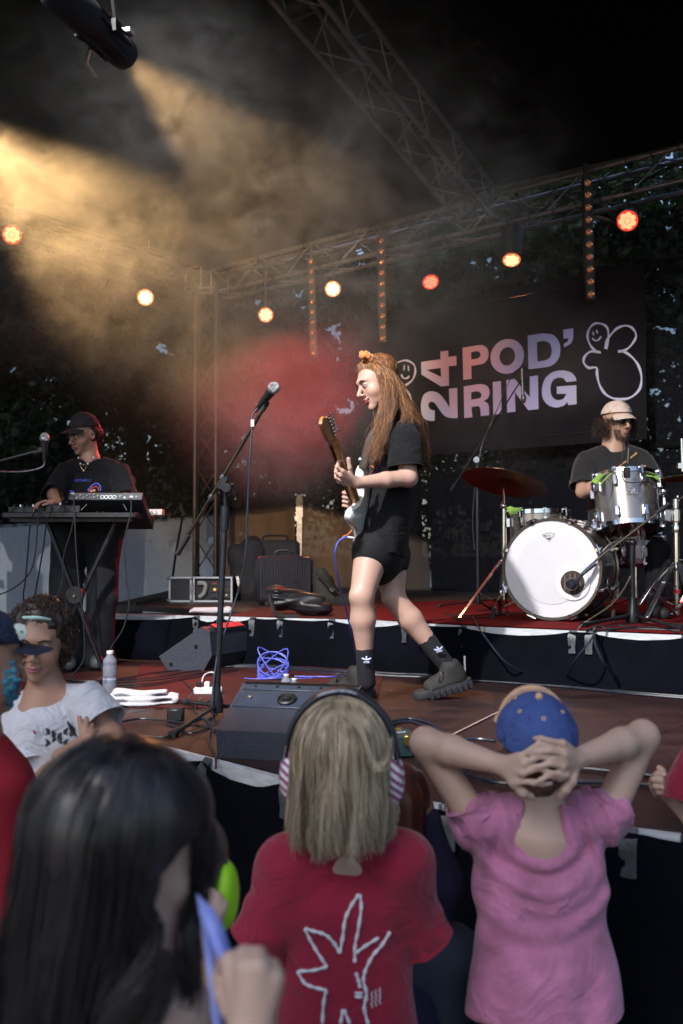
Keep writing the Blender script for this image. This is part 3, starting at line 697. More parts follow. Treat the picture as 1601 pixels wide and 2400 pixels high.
# ================================================================ banner
bp0 = wall_hit(1515, .06); bp0 = V((bp0.x, bp0.y, 3)); BN = V((N2.x, N2.y, 0))
B = lambda px, py, o=0: onplane(px, py, bp0 - BN * o, BN)
ban = thing('banner', 'large black stage banner lettered 24 POD RING with two doodled smiling figures', 'banner', bp0)
tr, br = B(1510, 614), B(1521, 1028); lx = B(846, 900)
zt, zb = tr.z, br.z
rows = []
for r in range(13):
    z = zb + (zt - zb) * r / 12; row = []
    for k in range(61):
        t = k / 60; q = V((tr.x, tr.y, 0)).lerp(V((lx.x, lx.y, 0)), t)
        row.append(V((q.x, q.y, z)) + BN * (.004 * math.sin(t * 40) + .004 * math.sin(r * 1.1 + t * 5) + .012))
    rows.append(row)
mb = MB(); mb.sheet(rows); mb.build('banner_cloth', mat('banner_cloth', (.009, .008, .011), .8, var=.15, vscale=4, bump=.1, bscale=60, spec=.15), ban, sharp=0)
for (x0, y0, x1) in ((tr, zb + .10, lx), (tr, zt - .10, lx)):
    mb = MB(); a_ = V((tr.x, tr.y, y0)) - BN * .003; b_ = V((lx.x, lx.y, y0)) - BN * .003; mb.tube([a_, b_], .0025, 4); mb.build('seam', mat('seam', (.04, .03, .04), .7), ban)
prm = bpy.data.materials.new('banner_print'); prm.use_nodes = True; _n = prm.node_tree; _a = _n.nodes.new('ShaderNodeVertexColor'); _a.layer_name = 'Col'
_n.links.new(_a.outputs[0], _n.nodes['Principled BSDF'].inputs['Base Color']); _n.nodes['Principled BSDF'].inputs['Roughness'].default_value = .6
GR = [(940, 860, 'b0b4e4'), (1000, 900, 'b4b8ea'), (1000, 980, 'b6c4f6'), (1060, 860, 'f2b4cc'), (1095, 850, 'ffb0c0'), (1100, 950, 'dcb6de'), (1160, 930, 'e8b8da'), (1190, 850, 'd4b0dc'), (1230, 840, 'b8acdf'), (1270, 810, 'a8aee2'), (1290, 790, 'b0aee6'), (1330, 780, 'b4b0ea'), (1200, 950, 'd2bce4'), (1260, 930, 'c8c2ec'), (1330, 900, 'd6d0ee'), (1400, 850, 'e2dcf0'), (1480, 850, 'e2dcf0'), (960, 800, 'b0b4e4')]
def grad(px, py):
    w = np.array([1 / ((px - a) ** 2 + (py - b) ** 2 + 60) ** 1.5 for a, b, c in GR]); c = np.array([lin(h) for a, b, h in GR])
    return (w[:, None] * c).sum(0) / w.sum()
def from3(p): return (860 + p[0] / 2.116, 700 + p[1] / 2.116)
def from5(p): return (760 + p[0] / 3.92, 780 + p[1] / 3.92)
def letter(name, loops, conv, label=None, k=1.0):
    loops = [[conv(p) for p in L] for L in loops]
    pl = [[B(x, y, .004) for x, y in L] for L in loops]
    flat = [p for L in pl for p in L]; pix = [p for L in loops for p in L]
    tri = tessellate_polygon([[V(((p - bp0).dot(U2), (p - bp0).z, 0)) for p in L] for L in pl])
    vs = flat + [p + BN * .003 for p in flat]; n = len(flat); fs = [tuple(t) for t in tri] ; b = 0
    for L in pl:
        m = len(L); fs += [(b + i, b + (i + 1) % m, n + b + (i + 1) % m, n + b + i) for i in range(m)]; b += m
    o = link_mesh(name, vs, fs, prm, ban, smooth=False)
    ca = o.data.color_attributes.new('Col', 'FLOAT_COLOR', 'POINT')
    for i, p in enumerate(pix + pix):
        c = grad(*p) * k; ca.data[i].color = (*c, 1)
    if label: o['label'] = label
    return o
def ellp(cx, cy, rx, ry, n=36, sk=0): return [(cx + rx * math.cos(2 * PI * i / n), cy + ry * math.sin(2 * PI * i / n) + sk * math.cos(2 * PI * i / n) * rx) for i in range(n)]
def rnd(pts, n=4):   # smooth the rounded letter parts: 'r' marked points are splined
    return pts
letter('digit', [[(890, 268), (1068, 243), (1068, 172), (1138, 163), (1140, 222), (1213, 213), (1215, 300), (1143, 307), (1146, 484), (1075, 493), (892, 383)], [(938, 341), (1070, 322), (1074, 406)]], from5, 'digit 4 turned on its side')
two = [(1145, 514), (1220, 506), (1225, 783)] + [(p.x, p.y) for p in smoothpath([V((1172, 784, 0)), V((1120, 772, 0)), V((1085, 742, 0)), V((1050, 693, 0)), V((1018, 648, 0)), V((985, 632, 0)), V((962, 645, 0)), V((957, 672, 0)), V((972, 702, 0)), V((1015, 714, 0))], 4)] + [(p.x, p.y) for p in smoothpath([V((1015, 808, 0)), V((960, 807, 0)), V((913, 780, 0)), V((890, 720, 0)), V((891, 640, 0)), V((915, 570, 0)), V((972, 538, 0)), V((1035, 548, 0)), V((1080, 583, 0)), V((1118, 635, 0)), V((1153, 690, 0))], 4)]
letter('digit', [two], from5, 'digit 2 turned on its side')
sp = lambda L, n=4: [(p.x, p.y) for p in smoothpath([V((a, b, 0)) for a, b in L], n)]
letter('letter', [[(1270, 138)] + sp([(1400, 116), (1450, 113), (1490, 135), (1509, 185), (1500, 240), (1465, 280), (1420, 293)]) + [(1350, 303), (1353, 422), (1278, 432)], [(1347, 178)] + sp([(1405, 168), (1432, 182), (1433, 215), (1408, 237)]) + [(1350, 245)]], from5, 'letter P')
letter('letter', [ellp(696, 286, 83, 86, sk=-.08), ellp(696, 286, 39, 46, sk=-.08)], from3, 'letter O')
letter('letter', [[(797, 183)] + sp([(868, 172), (920, 178), (950, 210), (959, 255), (948, 300), (915, 332), (868, 342)]) + [(802, 350)], [(842, 215)] + sp([(876, 209), (905, 220), (917, 255), (908, 292), (880, 307)]) + [(845, 312)]], from3, 'letter D')
letter('letter', [[(974, 154), (1023, 147)] + sp([(1023, 190), (1012, 220), (978, 241)]) + [(976, 225), (996, 212), (1000, 196), (975, 198)]], from3, 'apostrophe')
letter('letter', [[(480, 435)] + sp([(562, 423), (595, 432), (608, 462), (600, 492), (578, 508)]) + sp([(580, 508), (600, 520), (605, 545), (606, 578)], 2) + [(565, 582)] + sp([(563, 550), (557, 535), (545, 533)], 2) + [(518, 537), (523, 588), (483, 592)], [(517, 463)] + sp([(549, 459), (567, 470), (565, 490), (548, 497)], 2) + [(517, 501)]], from3, 'letter R')
letter('letter', [[(624, 414), (664, 408), (668, 570), (627, 575)]], from3, 'letter I')
letter('letter', [[(692, 404), (733, 398), (808, 490), (808, 386), (848, 380), (851, 547), (800, 553), (733, 462), (737, 560), (696, 565)]], from3, 'letter N')
letter('letter', [[(1040, 523), (1000, 528), (993, 512)] + sp([(978, 530), (940, 540), (900, 528), (873, 495), (868, 450), (882, 400), (918, 366), (965, 356), (1010, 365), (1034, 390), (1038, 408)]) + [(990, 414)] + sp([(976, 396), (950, 391), (922, 405), (910, 440), (916, 482), (940, 502), (972, 498), (990, 472)]) + [(942, 472), (942, 436), (1038, 429)]], from3, 'letter G')
def stroke(name, pts, w, conv=from3, close=False):
    P_ = smoothpath([V((*conv(p), 0)) for p in pts], 5) if len(pts) > 2 else [V((*conv(p), 0)) for p in pts]
    w = w / 2.116; Lf, Rt = [], []
    for i, p in enumerate(P_):
        d = (P_[min(i + 1, len(P_) - 1)] - P_[max(i - 1, 0)]).normalized(); n = V((-d.y, d.x, 0)); ww = w * (.42 + .10 * math.sin(i * .7))
        Lf.append(p + n * ww); Rt.append(p - n * ww)
    pix = [(p.x, p.y) for p in Lf + Rt]; k = len(P_); vs = [B(x, y, .004) for x, y in pix]
    o = link_mesh(name, vs, [(i, i + 1, k + i + 1, k + i) for i in range(k - 1)], prm, ban, smooth=False)
    ca = o.data.color_attributes.new('Col', 'FLOAT_COLOR', 'POINT')
    for i, p in enumerate(pix): ca.data[i].color = (*(grad(*p) * 1.0), 1)
    return o
for L, w in [([(1187, 250), (1198, 190), (1192, 145), (1165, 125), (1130, 124), (1103, 150), (1094, 190), (1108, 230), (1130, 255), (1160, 270)], 12),
             ([(1158, 266), (1110, 262), (1080, 288), (1076, 318), (1100, 343), (1138, 342), (1142, 380), (1155, 430), (1185, 475), (1235, 497), (1300, 493), (1348, 455), (1362, 400), (1350, 340), (1320, 295), (1280, 265), (1246, 258)], 13),
             ([(1246, 264), (1290, 250), (1322, 215), (1335, 180), (1315, 145), (1280, 134), (1240, 148), (1205, 185), (1187, 215), (1181, 248)], 12),
             ([(1120, 164), (1125, 182)], 7), ([(1138, 155), (1144, 172)], 7), ([(1118, 196), (1133, 208), (1150, 203), (1161, 187)], 8),
             ([(95, 322), (110, 306), (124, 320), (130, 345)], 9), ([(128, 342), (150, 318), (195, 306), (232, 326), (240, 362), (226, 402), (192, 430)], 10),
             ([(186, 330), (183, 355)], 7), ([(205, 332), (207, 358)], 7), ([(171, 375), (180, 393), (200, 394), (210, 382)], 9), ([(190, 450), (213, 478), (220, 520), (205, 560), (150, 572)], 10)]:
    stroke('doodle_line', L, w)

# ================================================================ drum kit
M['drumhead'] = mat('drum_head', (.74, .73, .76), .35, var=.03, vscale=3)
M['shell'] = mat('drum_lacquer', (.33, .30, .28), .22, metal=.75, var=.08, vscale=3, coat=.6)
M['hoopblk'] = mat('hoop_black', (.03, .03, .03), .3, var=.1)
def lug(mb, c, ax, nrm, w=.028, h=.062, d=.028):
    s_ = ax.cross(nrm).normalized(); mb.box(c + nrm * d * .5, (w, d, h), ax=(s_, nrm, ax), bev=.004)
def drum(name, label, c, ax, R, H, nl=8, shell=None, hoop=None, hr=.008, reso=None, head=None, cat='drum', up=V((0, 0, 1)), phase=0):
    """c = centre of the near/top head, ax = from that head into the shell"""
    d, a1, a2 = frame(ax, up); t = thing(name, label, cat, c)
    mb = MB(); mb.lathe([(R * .985, .004), (R * .985, H - .004)], c, d, 40, cap=False, up=up); mb.build('shell', shell or M['shell'], t)
    mb = MB(); mb.lathe([(.001, .0), (R * .97, .0), (R * .985, .008)], c, d, 40, cap=False, up=up); mb.build('drum_head', head or M['drumhead'], t)
    mb = MB(); mb.lathe([(.001, H), (R * .985, H)], c, d, 40, cap=False, up=up); mb.build('resonant_head', reso or M['drumhead'], t)
    for e, s_ in ((0, -1), (H, 1)):
        mb = MB(); mb.lathe([(R * .975, e + s_ * .006), (R * 1.03, e + s_ * .007), (R * 1.035, e - s_ * .02), (R * 1.0, e - s_ * .022)], c, d, 44, cap=False, up=up); mb.build('hoop', hoop or M['chrome'], t)
    for k in range(nl):
        a_ = 2 * PI * (k + phase) / nl; n_ = a1 * math.cos(a_) + a2 * math.sin(a_)
        for l_ in ((.07, H - .07) if H > .2 else (H * .5,)):
            mb = MB(); lug(mb, V(c) + n_ * R + d * l_, d, n_); mb.build('lug', M['chrome'], t)
        mb = MB(); p = V(c) + n_ * (R * 1.0 + .022); mb.tube([p + d * -.012, p + d * .06], .0035, 6); mb.box(V(c) + n_ * (R * 1.02) - d * .006, (.02, .03, .012), ax=(n_.cross(d), n_, d)); mb.build('tension_rod', M['chrome'], t)
        mb = MB(); mb.tube([p + d * (H - .06), p + d * (H + .012)], .0035, 6); mb.box(V(c) + n_ * (R * 1.02) + d * (H + .006), (.02, .03, .012), ax=(n_.cross(d), n_, d))
        mb.build('tension_rod', M['chrome'], t)
    return t, d, a1, a2
bd_n = V((math.sin(math.radians(29)), math.cos(math.radians(29)), 0)); bc = P(1292, 1334, 5.85)
bass, d, a1, a2 = drum('bass_drum', 'big bass drum with white front head, round port hole and crown mark', bc, bd_n, .292, .40, 8, shell=M['shell'], hoop=mat('bass_hoop', (.10, .085, .075), .25, metal=.4, var=.1, coat=.5), phase=.5)
# T-handle claws
for k in range(8):
    a_ = 2 * PI * (k + .5) / 8; n_ = a1 * math.cos(a_) + a2 * math.sin(a_); p = bc + n_ * .305 - d * .02
    mb = MB(); tg = n_.cross(d); mb.tube([p - tg * .028, p + tg * .028], .006, 6); mb.tube([p, p + d * .09], .005, 6); mb.build('claw_handle', M['chrome'], bass)
poc = onplane(1343, 1366, bc - d * .002, d); pr = .071
e1 = a1; e2 = a2
mb = MB(); mb.lathe([(.205, -.0025), (.206, -.0035), (.001, -.0035)], bc, d, 48, cap=False); mb.build('sound_ring', mat('head_dot', (.68, .67, .71), .45, var=.02), bass)
mb = MB(); mb.lathe([(pr * 1.0, -.008), (pr * 1.42, -.008), (pr * 1.44, -.003)], poc, d, 40, cap=False); mb.build('port_ring', mat('port_ring', (.80, .79, .83), .4, var=.02), bass)
mb = MB(); mb.lathe([(.001, -.0055), (pr, -.0065)], poc, d, 40, cap=False); mb.build('port_hole', mat('port_dark', (.035, .022, .018), .5, var=.5, vscale=6), bass)
mb = MB()
for k in range(4): mb.box(poc + a1 * (-.045 + .03 * k) - d * .009, (.004, .002, .12 - abs(k - 1.5) * .025), ax=(a1, d, V((0, 0, 1))))
mb.build('shell_slat', mat('wood_slat', (.30, .17, .12), .5, var=.2), bass)
# crown mark
ink = mat('ink', (.05, .05, .06), .6, var=.1)
Dp = lambda px, py, o=.0055: onplane(px, py, bc - d * o, d)
def ink_line(parent, pts, w, m=ink, plane=Dp, name='mark_line'):
    mb = MB(); mb.tube([plane(*p) for p in pts], w, 4); return mb.build(name, m, parent)
zc = lambda x, y: (1180 + x / 6.03, 1210 + y / 6.03)
ink_line(bass, [zc(*p) for p in [(548, 252), (572, 296), (596, 298), (640, 316), (684, 298), (700, 296), (722, 234), (690, 252), (662, 222), (636, 246), (604, 230), (588, 256), (548, 252)]], .0011)
for L in ([(604, 318), (680, 318)], [(612, 308), (672, 308)], [(618, 330), (668, 330)], [(640, 344), (648, 344)]): ink_line(bass, [zc(*p) for p in L], .0012)
# REMO lettering inside the crown
for L in ([(577, 290), (577, 265), (588, 266), (589, 276), (579, 278), (590, 288)], [(608, 264), (597, 264), (597, 288), (609, 288)], [(597, 276), (606, 276)], [(615, 288), (616, 264), (627, 280), (638, 264), (640, 288)], [(652, 264), (664, 266), (668, 276), (663, 287), (651, 287), (648, 276), (652, 264)]):
    ink_line(bass, [zc(*p) for p in L], .0009)
mb = MB(); p = Dp(*zc(644, 351)); mb.lathe([(.001, -.0005), (.003, 0)], p, d, 10, cap=False); mb.build('mark_dot', ink, bass)
for sx in (-1, 1):   # spurs
    base = bc + d * .12 + a1 * (sx * .29) + V((0, 0, -.08)); foot = base + a1 * (sx * .07) - d * .12; foot.z = RISER + .01
    mb = MB(); mb.tube(smoothpath([base, base.lerp(foot, .5) + a1 * (sx * .025), foot + V((0, 0, .05))], 5), .007, 8); mb.box(base, (.035, .05, .06), ax=(a1, d, V((0, 0, 1))), bev=.005); mb.build('spur', M['chrome'], bass)
    mb = MB(); mb.tube([foot + V((0, 0, .07)), foot], [.011, .016], 8); mb.build('spur_foot', M['rubber'], bass)
# rack tom (tilted to the drummer)
tax = V((.0, math.sin(math.radians(15)), math.cos(math.radians(15)))).normalized()
tb_ = P(1475, 1243, 5.95); tR = .19; tH = .33
tt = tb_ + tax * tH
tomrim = M['chrome']
tom, td, t1, t2 = drum('rack_tom', 'silver-grey tom with chrome hoops mounted above the bass drum', tt, -tax, tR, tH, 8, head=M['drumhead'], reso=mat('clear_head', (.05, .025, .022), .12, var=.4, vscale=4, coat=.5), phase=.28, up=V((0, -1, 0)))
bpx = lambda px, py: (lambda rr: rr)(None)
bfr = -V((tax.x, tax.y, tax.z)).cross(V((1, 0, 0))).normalized(); fn = V((-.10, -1, 0)); fn = (fn - tax * fn.dot(tax)).normalized(); bs = fn.cross(tax)
mb = MB(); mb.box(tb_ + tax * .185 + fn * (tR * .99), (.066, .006, .044), ax=(bs, fn, tax), bev=.002); mb.build('badge', M['chrome'], tom)
mb = MB(); c0 = tb_ + tax * .185 + fn * (tR * .99 + .0035)
mb.box(c0, (.058, .002, .036), ax=(bs, fn, tax)); mb.build('badge_field', mat('badge_field', (.25, .18, .13), .4, metal=.5, var=.1), tom)
mb = MB()
mb.lathe([(.001, -.0015), (.008, -.001)], c0 + bs * -.012 + tax * .008 + fn * .001, -fn, 14, cap=False); mb.lathe([(.001, -.0015), (.007, -.001)], c0 + bs * -.001 * 0 + tax * -.008 + fn * .001, -fn, 14, cap=False)
mb.box(c0 + bs * -.013 - tax * .006 + fn * .001, (.003, .002, .018), ax=(bs, fn, tax)); mb.box(c0 + bs * .0 + tax * .006 + fn * .001, (.003, .002, .018), ax=(bs, fn, tax)); mb.box(c0 + bs * .017 + tax * .008 + fn * .001, (.018, .002, .005), ax=(bs, fn, tax))
mb.build('badge_emblem', M['chrome'], tom)
# floor tom and snare behind the bass drum
ft, _, _, _ = drum('floor_tom', 'silver floor tom behind the left shoulder of the bass drum', P(1262, 1199, 6.55), V((.02, -.03, -1)), .19, .36, 8, up=V((0, 1, 0)))
for k in range(3):
    a_ = k * 2.1 + .6; q = P(1262, 1199, 6.55) + V((math.cos(a_) * .22, math.sin(a_) * .22, -.1)); mb = MB(); mb.tube([q, V((q.x, q.y, RISER))], .006, 6); mb.build('leg', M['chrome'], ft)
sn, _, _, _ = drum('snare_drum', 'shallow chrome snare drum half hidden under the rack tom', P(1490, 1262, 6.35), V((.05, .12, -1)), .17, .13, 8, shell=M['chrome'], up=V((0, 1, 0)))
for k in range(3):
    a_ = k * 2.1 + .2; q = P(1490, 1262, 6.35) + V((0, 0, -.18)); mb = MB(); mb.tube([q, q + V((math.cos(a_) * .2, math.sin(a_) * .2, .06))], .007, 6); mb.build('basket_arm', M['chrome'], sn); mb = MB(); mb.tube([q + V((0, 0, -.3)), V((q.x + math.cos(a_) * .25, q.y + math.sin(a_) * .25, RISER + .01))], .009, 6); mb.build('leg', M['chrome'], sn)
q = P(1490, 1262, 6.35); mb = MB(); mb.tube([q + V((0, 0, -.15)), V((q.x, q.y, RISER + .12))], .012, 8); mb.build('stand_tube', M['chrome'], sn)
# green felts on the tom
grn = mat('green_felt', (.22, .40, .05), .9, var=.2, vscale=30, sheen=.3)
def cloth_strip(name, label, rows_px, Y, m, cat='cloth', parent=None):
    rows = [[P(x, y, Y + dy) for x, y, dy in r] for r in rows_px]
    mb = MB(); mb.sheet(rows); o = mb.build(name, m, parent, sharp=0); so = o.modifiers.new('thick', 'SOLIDIFY'); so.thickness = .004
    if parent is None: tag(o, label, cat)
    return o
za = lambda x, y, dy=0: (1380 + x / 7.095, 920 + y / 7.095, dy)
cloth_strip('felt_cloth', 'yellow-green felt strip draped over the left rim of the rack tom', [[za(45, 1470, -.12), za(110, 1510, -.14), za(150, 1525, -.14)], [za(110, 1400, -.08), za(155, 1420, -.1), za(200, 1430, -.1)], [za(175, 1340, 0), za(230, 1350, -.02), za(290, 1340, -.02)], [za(230, 1325, .06), za(290, 1320, .06), za(330, 1318, .06)]], 5.95, grn)
cloth_strip('felt_cloth', 'narrow green felt ribbon hanging between the lugs of the rack tom', [[za(175, 1545, -.19), za(205, 1550, -.19)], [za(210, 1490, -.185), za(235, 1495, -.185)], [za(262, 1435, -.17), za(290, 1440, -.17)], [za(320, 1370, -.12), za(345, 1385, -.12)], [za(400, 1310, .0), za(450, 1312, .0)]], 5.95, grn)
cloth_strip('felt_cloth', 'yellow-green felt strip draped over the right rim of the rack tom', [[za(890, 1310, .02), za(900, 1330, -.06), za(960, 1380, -.1)], [za(960, 1300, .06), za(1000, 1345, -.02), za(1080, 1400, -.08)], [za(1080, 1300, .06), za(1120, 1360, -.02), za(1140, 1440, -.08)], [za(1180, 1345, .02), za(1190, 1410, -.04), za(1175, 1480, -.06)], [za(1235, 1385, .0), za(1215, 1440, -.03), za(1190, 1485, -.05)]], 5.95, grn)
cloth_strip('felt_cloth', 'green felt scrap on the rim of the floor tom', [[(1187, 1190, 0), (1200, 1213, 0)], [(1196, 1186, 0), (1206, 1205, 0)], [(1208, 1190, .0), (1212, 1200, 0)], [(1225, 1189, .05), (1222, 1196, 0)]], 6.38, grn)

def stand_base(t, c, zf, r=.32, h=.28, n=3, ph=0, m=None, flat=False, foot=True):
    m = m or M['chrome']
    for k in range(n):
        a_ = ph + 2 * PI * k / n; o = V((math.cos(a_), math.sin(a_), 0)); f = V((c.x, c.y, zf + .012)) + o * r
        mb = MB(); top = V((c.x, c.y, zf + h)) + o * .02
        if flat: mb.box((top + f) / 2, ((f - top).length, .024, .007), ax=(lambda D, S, U: (D, S, U))(*frame(f - top)))
        else: mb.tube([top, f], .008, 8)
        mb.build('leg', m, t)
        mb = MB(); q = V((c.x, c.y, zf + h * .22)); mid = top.lerp(f, .55)
        if flat: mb.box((q + mid) / 2, ((mid - q).length, .018, .005), ax=frame(mid - q)); 
        else: mb.tube([q, mid], .005, 6)
        mb.build('leg_brace', m, t)
        if foot:
            mb = MB(); mb.ell(f, (.017, .017, .013), n=8, m=6); mb.build('rubber_foot', M['rubber'], t)
bron = mat('cymbal_bronze', (.09, .045, .026), .34, metal=.9, var=.25, vscale=14)
def cymbal(label, c, ax, R, base, m=bron, ph=0):
    t = thing('cymbal', label, 'cymbal', c)
    mb = MB(); mb.lathe([(.006, .018), (.03, .016), (.045, .006), (R * .5, -.003), (R, -.016), (R, -.0175), (R * .5, -.005), (.045, .004), (.03, .014), (.006, .016)], c, ax, 48, cap=False); mb.build('plate', m, t)
    mb = MB(); mb.tube([c - V(ax) * .05, c + V(ax) * .05], .004, 6); mb.ell(c + V(ax) * .035, .012, n=8, m=6); mb.build('felt_nut', M['chrome'], t)
    s = thing('cymbal_stand', 'chrome stand carrying the ' + label.split(',')[0], 'stand', (base.x, base.y, RISER))
    top = V(c) - V(ax) * .05; j = V((base.x, base.y, top.z - .1))
    mb = MB(); mb.tube([top, j], .006, 8); mb.build('tilter', M['chrome'], s)
    mb = MB(); mb.tube([j + V((0, 0, .03)), V((base.x, base.y, RISER + .12))], [.010, .014], 10); mb.ell(j, .02, n=10, m=6); mb.box((base.x, base.y, RISER + .35), (.045, .03, .03)); mb.tube([V((base.x, base.y, RISER + .35)), V((base.x - .06, base.y - .02, RISER + .33))], .004, 5); mb.build('pole', M['chrome'], s)
    stand_base(s, base, RISER, .33, .36, ph=ph, flat=True)
    return t
cp = P(1184, 1126, 5.95); cymbal('reddish crash cymbal left of the bass drum, seen from below', cp, V((.24, .22, 1)).normalized(), .255, V((cp.x + .01, cp.y + .12, 0)), ph=3.6)
cp = P(1640, 1112, 5.9); cymbal('brown ride cymbal cut by the right edge', cp, V((-.05, .05, 1)).normalized(), .24, V((cp.x - .1, cp.y + .1, 0)), m=mat('cymbal_gold', (.42, .25, .10), .3, metal=.9, var=.2), ph=1)
# chrome tripod stand holding the tom (right)
st = P(1585, 1300, 5.75); s = thing('tom_stand', 'heavy chrome double-braced stand right of the tom', 'stand', (st.x, st.y, RISER))
mb = MB(); mb.tube([V((st.x, st.y, P(0, 1170, 5.75).z)), V((st.x, st.y, RISER + .05))], [.016, .019], 12); mb.build('pole', M['chrome'], s)
mb = MB(); mb.box(P(1572, 1208, 5.75), (.10, .06, .075), bev=.008); mb.build('memory_clamp', M['steel'], s)
mb = MB(); mb.box(P(1583, 1208, 5.70), (.035, .03, .08), bev=.006); mb.build('clamp_plate', M['chrome'], s)
mb = MB(); mb.tube([P(1545, 1160, 5.8), P(1556, 1152, 5.78), P(1558, 1185, 5.75)], .009, 8); mb.ell(P(1555, 1152, 5.75), .022, n=12, m=8); mb.build('tom_arm', M['chrome'], s)
for z_ in (1240, 1330): 
    mb = MB(); mb.lathe([(.026, -.02), (.028, 0), (.026, .02)], V((st.x, st.y, P(0, z_, 5.75).z)), V((0, 0, 1)), 14); mb.build('collar', M['chrome'], s)
mb = MB(); mb.lathe([(.021, -.01), (.021, .01)], V((st.x, st.y, P(0, 1386, 5.75).z)), V((0, 0, 1)), 14); mb.build('red_tape', mat('red_tape', (.5, .02, .02), .5), s)
for (x0, y0, x1, y1, Y1) in ((1568, 1312, 1497, 1418, 5.6), (1578, 1322, 1515, 1448, 5.45), (1590, 1318, 1640, 1470, 5.5)):
    a_, b_ = P(x0, y0, 5.73), P(x1, y1, Y1); mb = MB(); D = frame(b_ - a_); mb.box((a_ + b_) / 2, ((b_ - a_).length, .028, .012), ax=D, bev=.002); mb.build('leg', M['steel'], s)
for (x0, y0, x1, y1) in ((1527, 1376, 1578, 1432), (1555, 1365, 1582, 1374), (1583, 1430, 1615, 1400)):
    a_, b_ = P(x0, y0, 5.62), P(x1, y1, 5.74); mb = MB(); D = frame(b_ - a_); mb.box((a_ + b_) / 2, ((b_ - a_).length, .020, .008), ax=D); mb.build('leg_brace', M['steel'], s)
mb = MB(); mb.tube([P(1598, 1028, 5.7), P(1600, 1105, 5.7)], .008, 8); mb.box(P(1598, 1092, 5.7), (.05, .03, .03)); mb.build('rod', M['chrome'], s)

# ---------------------------------------------------------------- microphones and stands
grille = mat('mic_grille', (.42, .42, .45), .35, metal=.8, var=.4, vscale=200, bump=.8, bscale=500)
def microphone(label, head, tail, r=.026, rb=.017, body=None, L=None, gm=None):
    d_ = (V(head) - V(tail)).normalized(); t = thing('microphone', label, 'microphone', tail)
    mb = MB(); mb.ell(V(head) - d_ * r * .2, (r, r, r * 1.12), ax=(frame(d_)[1], frame(d_)[2], d_), n=18, m=12); mb.build('grille', gm or grille, t)
    mb = MB(); mb.lathe([(r * 1.03, -.004), (r * 1.03, .004)], V(head) - d_ * r * .35, d_, 20); mb.build('grille_ring', M['steel'], t)
    mb = MB(); mb.tube([V(head) - d_ * r * .8, V(tail)], [r * .86, rb * 1.05, rb * .9, rb * .8], 16); mb.build('handle', body or M['black'], t)
    mb = MB(); mb.tube([V(tail), V(tail) - d_ * .045], [rb * .62, rb * .5], 12); mb.build('plug', M['blackmetal'], t)
    return t, d_
YM = 4.3
s = thing('mic_stand', 'tall boom microphone stand in front of the singer', 'microphone stand', (G(507, 1690, DECK)))
hub = G(508, 1686, DECK)
bot = V((hub.x, hub.y, DECK + .10)); topP = P(528, 1152, YM)
mid = bot.lerp(topP, .52); MS_black = mat('stand_black', (.022, .024, .03), .35, metal=.5, var=.3, vscale=20)
mb = MB(); mb.tube([bot, P(525.5, 1240, YM)], .0135, 14); mb.build('lower_pole', MS_black, s)
mb = MB(); mb.tube([P(526, 1242, YM), P(528, 1186, YM)], [.019, .017, .019], 14); mb.build('height_clutch', MS_black, s)
mb = MB(); mb.tube([P(528, 1190, YM), P(528.5, 1148, YM)], .0085, 10); mb.build('upper_pole', M['blackmetal'], s)
bm0, bm1 = P(421, 1290, YM + .12), P(617, 958, YM - .12)
brs = mat('boom_metal', (.30, .24, .17), .22, metal=1, var=.15)
mb = MB(); mb.tube([bm0, bm1], .0085, 12); mb.build('boom', brs, s)
mb = MB(); mb.tube([bm0 - (bm1 - bm0).normalized() * .02, bm0 + (bm1 - bm0).normalized() * .085], [.012, .015, .013], 12); mb.build('counterweight_grip', M['rubber'], s)
pj = bm0.lerp(bm1, .47)
mb = MB(); dB = (bm1 - bm0).normalized()
for f_ in (.39, .53): mb.lathe([(.013, -.01), (.014, 0), (.013, .01)], bm0.lerp(bm1, f_), dB, 14)
mb.build('clamp_ring', M['steel'], s)
mb = MB(); mb.box(P(523, 1132, YM), (.03, .035, .07), ax=(V((.87, 0, -.5)), V((0, 1, 0)), V((.5, 0, .87))), bev=.006); mb.lathe([(.02, -.02), (.021, .0), (.016, .02)], P(531, 1143, YM - .02), V((0, 1, 0)), 14); mb.build('swivel', MS_black, s)
mb = MB(); mb.tube([P(531, 1143, YM), P(546, 1143, YM - .03)], .006, 8); mb.ell(P(545, 1136, YM - .03), .008, n=8, m=6); mb.tube([P(545, 1145, YM - .03), P(553, 1170, YM - .03)], .004, 6); mb.ell(P(553, 1171, YM - .03), .009, n=8, m=6); mb.tube([P(518, 1150, YM), P(513, 1158, YM)], .006, 6); mb.build('wing_screw', M['blackmetal'], s)
mb = MB(); mb.tube([bm1 - dB * .01, bm1 + dB * .035], [.012, .013], 10); mb.tube([bm1 + dB * .03, P(618, 946, YM - .13)], [.010, .016], 10); mb.build('mic_clip', M['rubber'], s)
mb = MB(); mb.lathe([(.028, .0), (.028, .05), (.018, .09), (.015, .12)], V((hub.x, hub.y, DECK + .03)), V((0, 0, 1)), 18); mb.build('hub', MS_black, s)
for px_, py_ in ((405, 1728), (432, 1652), (600, 1668)):
    f = G(px_, py_, DECK); mb = MB(); mb.tube([V((hub.x, hub.y, DECK + .06)), f + V((0, 0, .015))], .009, 8); mb.build('leg', MS_black, s)
    mb = MB(); dd = (f - V((hub.x, hub.y, DECK + .05))).normalized(); mb.tube([f - dd * .05 + V((0, 0, .014)), f + V((0, 0, .012)) + dd * .01], [.013, .017], 10); mb.build('rubber_foot', M['rubber'], s)
microphone('silver-headed vocal microphone on the tall boom stand', P(643, 908, YM - .18), P(611, 948, YM - .12))
